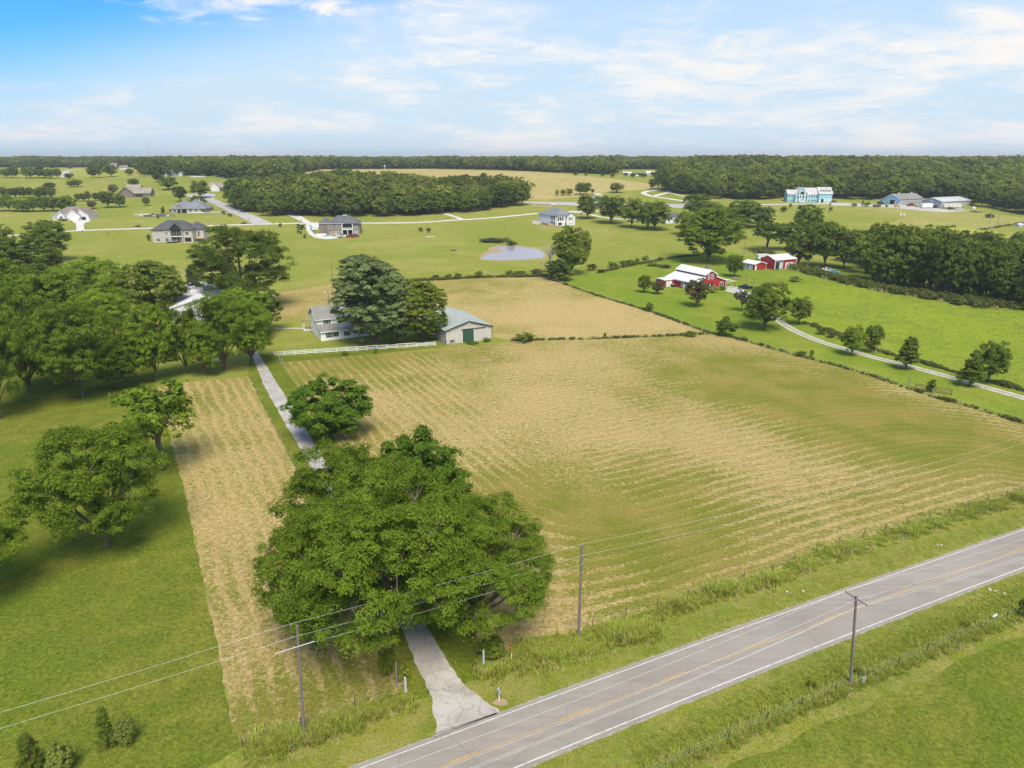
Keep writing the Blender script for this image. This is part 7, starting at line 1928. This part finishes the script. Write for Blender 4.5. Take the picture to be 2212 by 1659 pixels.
# ================================================================== vehicles
def wheels(p, L, r=.36, w=.22):
    for x_, y_ in L:
        t = MB().tube([(x_, y_ - w / 2, r), (x_, y_ + w / 2, r)], r, 14).build('wheel', M['rubber'], p); MB().tube([(x_, y_ - w / 2 - .012, r), (x_, y_ + w / 2 + .012, r)], r * .55, 10).build('rim', M['chrome'], t)
def car(px_, py_, rot, label, paint, kind='sedan', s=1.0, name='parked_car', cat='car'):
    g = G(px_, py_); o = thing(name, label, cat, g, rot); o.scale = (s, s, s)
    if kind == 'pickup': body = [(-2.7, .45), (2.6, .45), (2.72, .75), (2.6, 1.05), (1.35, 1.15), (-2.7, 1.15)]; cab = [(-.75, 1.16), (1.25, 1.16), (.75, 1.8), (-.6, 1.82)]; wx = (1.75, -1.75)
    elif kind == 'suv': body = [(-2.3, .4), (2.3, .4), (2.35, .75), (2.2, 1.0), (1.2, 1.1), (-2.3, 1.1)]; cab = [(-2.2, 1.11), (1.1, 1.11), (.55, 1.72), (-2.0, 1.72)]; wx = (1.45, -1.45)
    else: body = [(-2.3, .35), (2.3, .35), (2.35, .65), (2.1, .85), (1.0, .95), (-1.6, .98), (-2.3, .9)]; cab = [(-1.5, .98), (.95, .96), (.35, 1.4), (-.95, 1.42)]; wx = (1.45, -1.4)
    b = MB().prism(body, -.92, .92, 'y'); b.build('body', M[paint], o)
    mx = sum(c[0] for c in cab) / 4; mz = cab[0][1]
    MB().prism(cab, -.80, .80, 'y').build('cabin', M['glass'], o)
    rf = [(cab[3][0] + .05, cab[3][1] - .04), (cab[2][0] - .05, cab[2][1] - .04), (cab[2][0] - .08, cab[2][1] + .05), (cab[3][0] + .08, cab[3][1] + .05)]
    MB().prism(rf, -.78, .78, 'y').build('roof', M[paint], o)
    if kind == 'pickup': MB().box(-2.55, -.85, -.72, .72, 1.155, 1.17).build('cargo_bed', M['black'], o)
    wheels(o, [(x, y) for x in wx for y in (-.84, .84)])
    for y_ in (-.6, .6): MB().box(body[2][0] - .06, body[2][0] + .02, y_ - .2, y_ + .2, .68, .84).build('headlight', M['insulator'], o); MB().box(body[0][0] - .02, body[0][0] + .04, y_ - .12, y_ + .12, .75, .95).build('tail_light', M['red_paint'], o)
    return o
car(1610, 624, R(165), 'black pickup truck parked beside the red barn', 'navy_paint', 'pickup', 1.1, 'pickup_truck', 'truck')
car(457, 783, R(20), 'white car parked under the yard trees', 'white', 'sedan')
car(1623, 650, R(60), 'white car half hidden by the trees of the barn yard', 'white', 'sedan')
car(193 - 9, 474.5, R(95), 'dark car parked at the right garage door of the white ranch house', 'navy_paint', 'suv', 1.25)
car(636 + 15, 492, R(30), 'white truck behind the bush beside the gravel pad', 'white', 'pickup', 1.2, 'parked_truck', 'truck')
car(757, 513, R(-5), 'dark red truck parked before the patio of the brown stone house', 'red_paint', 'pickup', 1.2, 'parked_truck', 'truck')
car(768, 512, R(8), 'dark red car behind the red truck at the brown stone house', 'red_paint', 'suv', 1.1)
car(702, 459, R(0), 'white vehicle among the trees right of the side drive', 'white', 'suv', 1.1)
car(2063 + 9, 453.8, R(5), 'white car on the grass in front of the grey steel shed', 'white', 'sedan', 1.35)
car(1903, 441, R(0), 'dark car before the blue gable workshop', 'navy_paint', 'suv', 1.3)
car(1967, 445, R(20), 'red tractor like truck between the two workshops', 'red_paint', 'pickup', 1.3, 'parked_truck', 'truck')
car(1820 - 19, 437.5, R(0), 'pinkish car beside the right end of the blue mansion', 'rust', 'suv', 1.1)
car(2032 - 14, 449, R(20), 'dark jeep before the grey steel shed door', 'black', 'suv', 1.2)
car(1860, 617 - 25, R(150), 'light blue old car at the foot of the tree belt', 'blue_tarp', 'sedan', 1.0) if False else None
for a, b, mt, lab in ((1786, 582 + 2, 'white', 'leftmost old car in the brush below the tree belt'), (1794, 586, 'cream', 'middle pale old car in the brush below the tree belt'), (1802, 589.5, 'blue_tarp', 'blue old car in the brush below the tree belt')):
    car(a, b, R(-20), lab, mt, 'sedan', .95)
def trailer(px_, py_, rot, L, W_, Hh, label, mat='white', name='camper_trailer', curve=False, low=.5):
    g = G(px_, py_); o = thing(name, label, 'trailer', g, rot)
    pr = [(-L / 2, low), (L / 2 - .4, low), (L / 2, low + .8), (L / 2 - .1, low + Hh - .4), (L / 2 - .6, low + Hh), (-L / 2 + .3, low + Hh), (-L / 2, low + Hh - .3)]
    MB().prism(pr, -W_ / 2, W_ / 2, 'y').build('body', M[mat], o)
    if name == 'camper_trailer':
        for x_ in (-L * .3, 0, L * .3): window(o, '-y', -W_ / 2, x_, low + Hh * .5, .8, .6, 'white', (0, 0), fw=.04)
        door(o, '-y', -W_ / 2, L * .15, .7, 1.8, z=low); MB().box(-L * .48, L * .44, -W_ / 2 - .02, -W_ / 2 - .004, low + .1, low + .5).build('stripe', M['raw_wood'], o)
    wheels(o, [(x, y) for x in (-.5, .5) for y in (-W_ / 2 + .1, W_ / 2 - .1)], .38, .24)
    MB().tube([(L / 2, 0, low + .1), (L / 2 + 1.1, 0, low)], .06, 5).build('hitch', M['black'], o)
    return o
trailer(677, 497, R(115), 10.5, 2.9, 3.2, 'white camper trailer parked left of the brown stone house')
trailer(1648, 561, R(8), 7.0, 2.4, 2.5, 'cream horse trailer behind the two red sheds', 'cream', 'stock_trailer')
trailer(2001, 449.4, R(8), 10, 2.8, 3.4, 'white box trailer before the grey steel shed', 'white', 'box_trailer')
trailer(2055, 449.5, R(10), 17, 2.8, 3.2, 'long cream camper trailer along the grey steel shed', 'cream')
def boat(px_, py_, rot, label, s=1.0):
    g = G(px_, py_); o = thing('boat_on_trailer', label, 'boat', g, rot); o.scale = (s, s, s)
    V = []; ns = 9
    for i in range(ns):
        t = i / (ns - 1); w = 1.15 * (1 - max(0, t - .45) ** 2 * 3.0); w = max(w, .06); x = -3 + 6 * t; z0 = .75 + .35 * t * t
        V += [(x, -w, 1.5 + .25 * t), (x, -w * .7, z0), (x, 0, z0 - .15), (x, w * .7, z0), (x, w, 1.5 + .25 * t)]
    Fc = [(i * 5 + k, i * 5 + k + 1, (i + 1) * 5 + k + 1, (i + 1) * 5 + k) for i in range(ns - 1) for k in range(4)] + [(i * 5 + 4, i * 5, (i + 1) * 5, (i + 1) * 5 + 4) for i in range(ns - 1)] + [(0, 1, 2, 3, 4), (44, 43, 42, 41, 40)]
    MB().add(V, Fc).build('hull', M['white'], o); MB().prism([(-.2, 1.6), (1.0, 1.65), (.5, 2.2), (0, 2.2)], -.7, .7, 'y').build('windscreen', M['glass'], o)
    MB().box(-2.6, 3.6, -.12, .12, .45, .58).build('trailer_frame', M['aframe'], o); wheels(o, [(-.8, -1.0), (-.8, 1.0)], .33, .2); MB().box(-3.5, -3.02, -.2, .2, .7, 1.7).build('outboard_motor', M['black'], o)
boat(738, 514, R(-15), 'white boat on its trailer before the brown stone house', 1.1)
boat(1985, 446.5, R(15), 'white boat hull between the two workshops', 1.1)
g = G(712, 512.5); o = thing('pool_cover', 'bright blue covered round pool by the lower garage of the brown stone house', 'pool', g)
MB().tube([(0, 0, 0), (0, 0, .9)], 2.2, 18).build('pool_wall', M['white'], o); MB().tube([(0, 0, .9), (0, 0, 1.15), (0, 0, 1.25)], [2.35, 1.8, .3], 18).build('cover', M['blue_tarp'], o)
for px_, py_, rr, lab in ((378 - 5, 523.5, 3.6, 'large trampoline below the balcony of the stucco house'), (428, 514, 2.2, 'small trampoline right of the stucco house')):
    g = G(px_, py_); o = thing('trampoline', lab, 'trampoline', g); MB().tube([(0, 0, .85), (0, 0, .95)], rr, 20).build('mat', M['glass'], o)
    MB().tube([(math.cos(a) * rr, math.sin(a) * rr, .95) for a in np.linspace(0, 6.2832, 21)], .12, 5, False).build('rim', M['pale_metal'], o)
    for a in (0.4, 2, 3.6, 5.2): MB().tube([(math.cos(a) * rr * .95, math.sin(a) * rr * .95, 0), (math.cos(a) * rr * .95, math.sin(a) * rr * .95, .9)], .06, 5).build('leg', M['aframe'], o)
# excavator before the workshop, lumber, kayak and boxes
g = G(1940 - 2, 447.6); o = thing('yellow_loader', 'small yellow loader before the blue gable workshop', 'machine', g, R(-20))
MB().box(-2.4, 1.6, -1, 1, .6, 1.6).box(-1.0, .6, -.8, .8, 1.6, 2.7).build('body', M['yellow_paint'], o); MB().tube([(1.2, 0, 1.5), (-2.8, 0, 3.6), (-4.2, 0, 2.2)], .22, 6).build('boom', M['yellow_paint'], o); wheels(o, [(-1.6, -1), (-1.6, 1), (1.2, -1), (1.2, 1)], .55, .35)
g = G(1894, 447); o = thing('dark_trailer_box', 'dark skip like box at the left end of the workshop gravel', 'container', g, R(5)); MB().prism([(-3, .3), (3, .3), (3.3, 2.0), (-3.3, 2.0)], -1.1, 1.1, 'y').build('box_body', M['rust'], o); wheels(o, [(-1, -1.1), (1, -1.1), (-1, 1.1), (1, 1.1)], .4, .2)
g = G(2055 - 2, 453); o = thing('rusty_tractor', 'rust brown tractor in front of the long cream camper', 'tractor', g, R(10)); MB().box(-.4, 2.2, -.45, .45, .9, 1.7).build('bonnet', M['rust'], o); MB().box(-1.4, -.4, -.7, .7, 1.0, 2.4).build('cab', M['rust'], o); wheels(o, [(-.9, -1), (-.9, 1)], .85, .4); wheels(o, [(1.7, -.8), (1.7, .8)], .5, .25)
g = G(2108, 458.4); o = thing('flat_trailer', 'low black flat trailer right of the grey steel shed', 'trailer', g, R(-4)); MB().box(-4, 4, -1.1, 1.1, .5, .8).build('deck', M['black'], o); MB().box(1, 2.2, -.6, .6, .8, 1.3).build('load', M['white'], o); wheels(o, [(-.5, -1.1), (.5, -1.1), (-.5, 1.1), (.5, 1.1)], .35, .2)
g = G(2103, 452); o = thing('round_tank', 'white round tank behind the flat trailer', 'tank', g); MB().tube([(0, 0, 0), (0, 0, 1.6), (0, 0, 2.1)], [1.2, 1.2, .5], 12).build('tank_body', M['white'], o)
g = G(1193 - 0, 432.5 + 32); 
g = G(1195, 434 + 11); o = thing('dirt_pile', 'pale heap of building stone above the white villa', 'heap', g); MB().tube([(-3, 0, 0), (-1, 0, .9), (1.5, 0, 1.0), (4, 0, 0)], [.3, 1.1, 1.0, .3], 7).build('heap_body', M['rock'], o)
# rock garden by the grey house
o = thing('rock_garden', 'dark mulch bed with pale boulders left of the grey house', 'flower bed', G(340, 467.5), R(3))
MB().tube([(-13, 0, 0), (-6, 0, .12), (6, 0, .12), (14, 0, 0)], [.5, 1.6, 1.6, .5], 8).build('mulch', M['sh_charcoal'], o)
for x_ in (-12, -2, 8.5): MB().tube([(x_ - 2, -1, .1), (x_ - .6, -1.1, .5), (x_ + .8, -1.1, .5), (x_ + 2, -1, .1)], [.15, .6, .6, .15], 7).build('boulder', M['rock'], o)
for a, b, lab in ((232, 506, 'small dark mailbox post below the village road, left'), (179, 505 - 3, 'brick mailbox post beside the white ranch house drive'), (537, 476, 'blue mailbox post at the broad road mouth'), (651, 478.5, 'dark mailbox post beside the side drive'), (591, 484, 'little dark mailbox on the village road verge'), (819, 480.5, 'little dark mailbox right of the brown stone house'), (923, 490, 'black mailbox on the light green field edge')):
    g = G(a, b); o = thing('mailbox', lab, 'mailbox', g); MB().box(-.1, .1, -.1, .1, 0, 1.1).build('post', M['brown_brick'], o); MB().box(-.2, .2, -.3, .3, 1.1, 1.5).build('box_body', M['black'], o)
g = G(930, 485); 
for a, b, lab in ((298, 490, 'dark garden tractor on the lawn left of the stucco house'), (527, 483.5, 'dark brush heap at the broad road mouth')):
    g = G(a, b); o = thing('lawn_heap', lab, 'heap', g); MB().tube([(-2.5, 0, 0), (-1, 0, .5), (1, 0, .7), (2.5, 0, 0)], [.2, .7, .8, .2], 7).build('heap_body', M['rust'], o)
for a, b in ((980, 541), ): 
    g = G(a, b); o = thing('manhole_ring', 'dark ring lying in the light green field left of the pond', 'ring', g); MB().tube([(0, 0, 0), (0, 0, .3)], 1.9, 16).build('ring_body', M['rust'], o)
g = G(930, 517 + 5.4); 
o = thing('white_plank', 'white plank lying on the light green field', 'plank', G(929, 517 - 6), -.3); MB().box(-3, 3, -.5, .5, 0, .2).build('plank_body', M['white'], o)
for a, b, lab in ((1945, 473 + -7, 'left white beehive box on the bright lawn below the workshops'), (1952, 473 - 7, 'right white beehive box on the bright lawn below the workshops')):
    g = G(a, b); o = thing('beehive', lab, 'beehive', g); MB().box(-.8, .8, -.6, .6, .2, 1.5).build('hive_body', M['white'], o); MB().box(-.9, .9, -.7, .7, 1.5, 1.65).build('lid', M['pale_metal'], o)

# ================================================================== air: pale haze over the whole scene
HAZE = 0.00011
if HAZE > 0:
    hb = MB().box(-11500, 11500, -320, 14500, -1.5, 130.0).build('haze', None, None)
    hm = bpy.data.materials.new('pale_haze'); hm.use_nodes = True; ht_ = hm.node_tree; ht_.nodes.clear()
    ho = ht_.nodes.new('ShaderNodeOutputMaterial'); hv = ht_.nodes.new('ShaderNodeVolumePrincipled')
    hv.inputs['Density'].default_value = HAZE; hv.inputs['Color'].default_value = (0.97, 0.98, 1.0, 1); hv.inputs['Anisotropy'].default_value = 0.2
    ht_.links.new(hv.outputs[0], ho.inputs['Volume']); hb.data.materials.append(hm); tag(hb, 'thin pale summer haze over the land', kind='stuff')
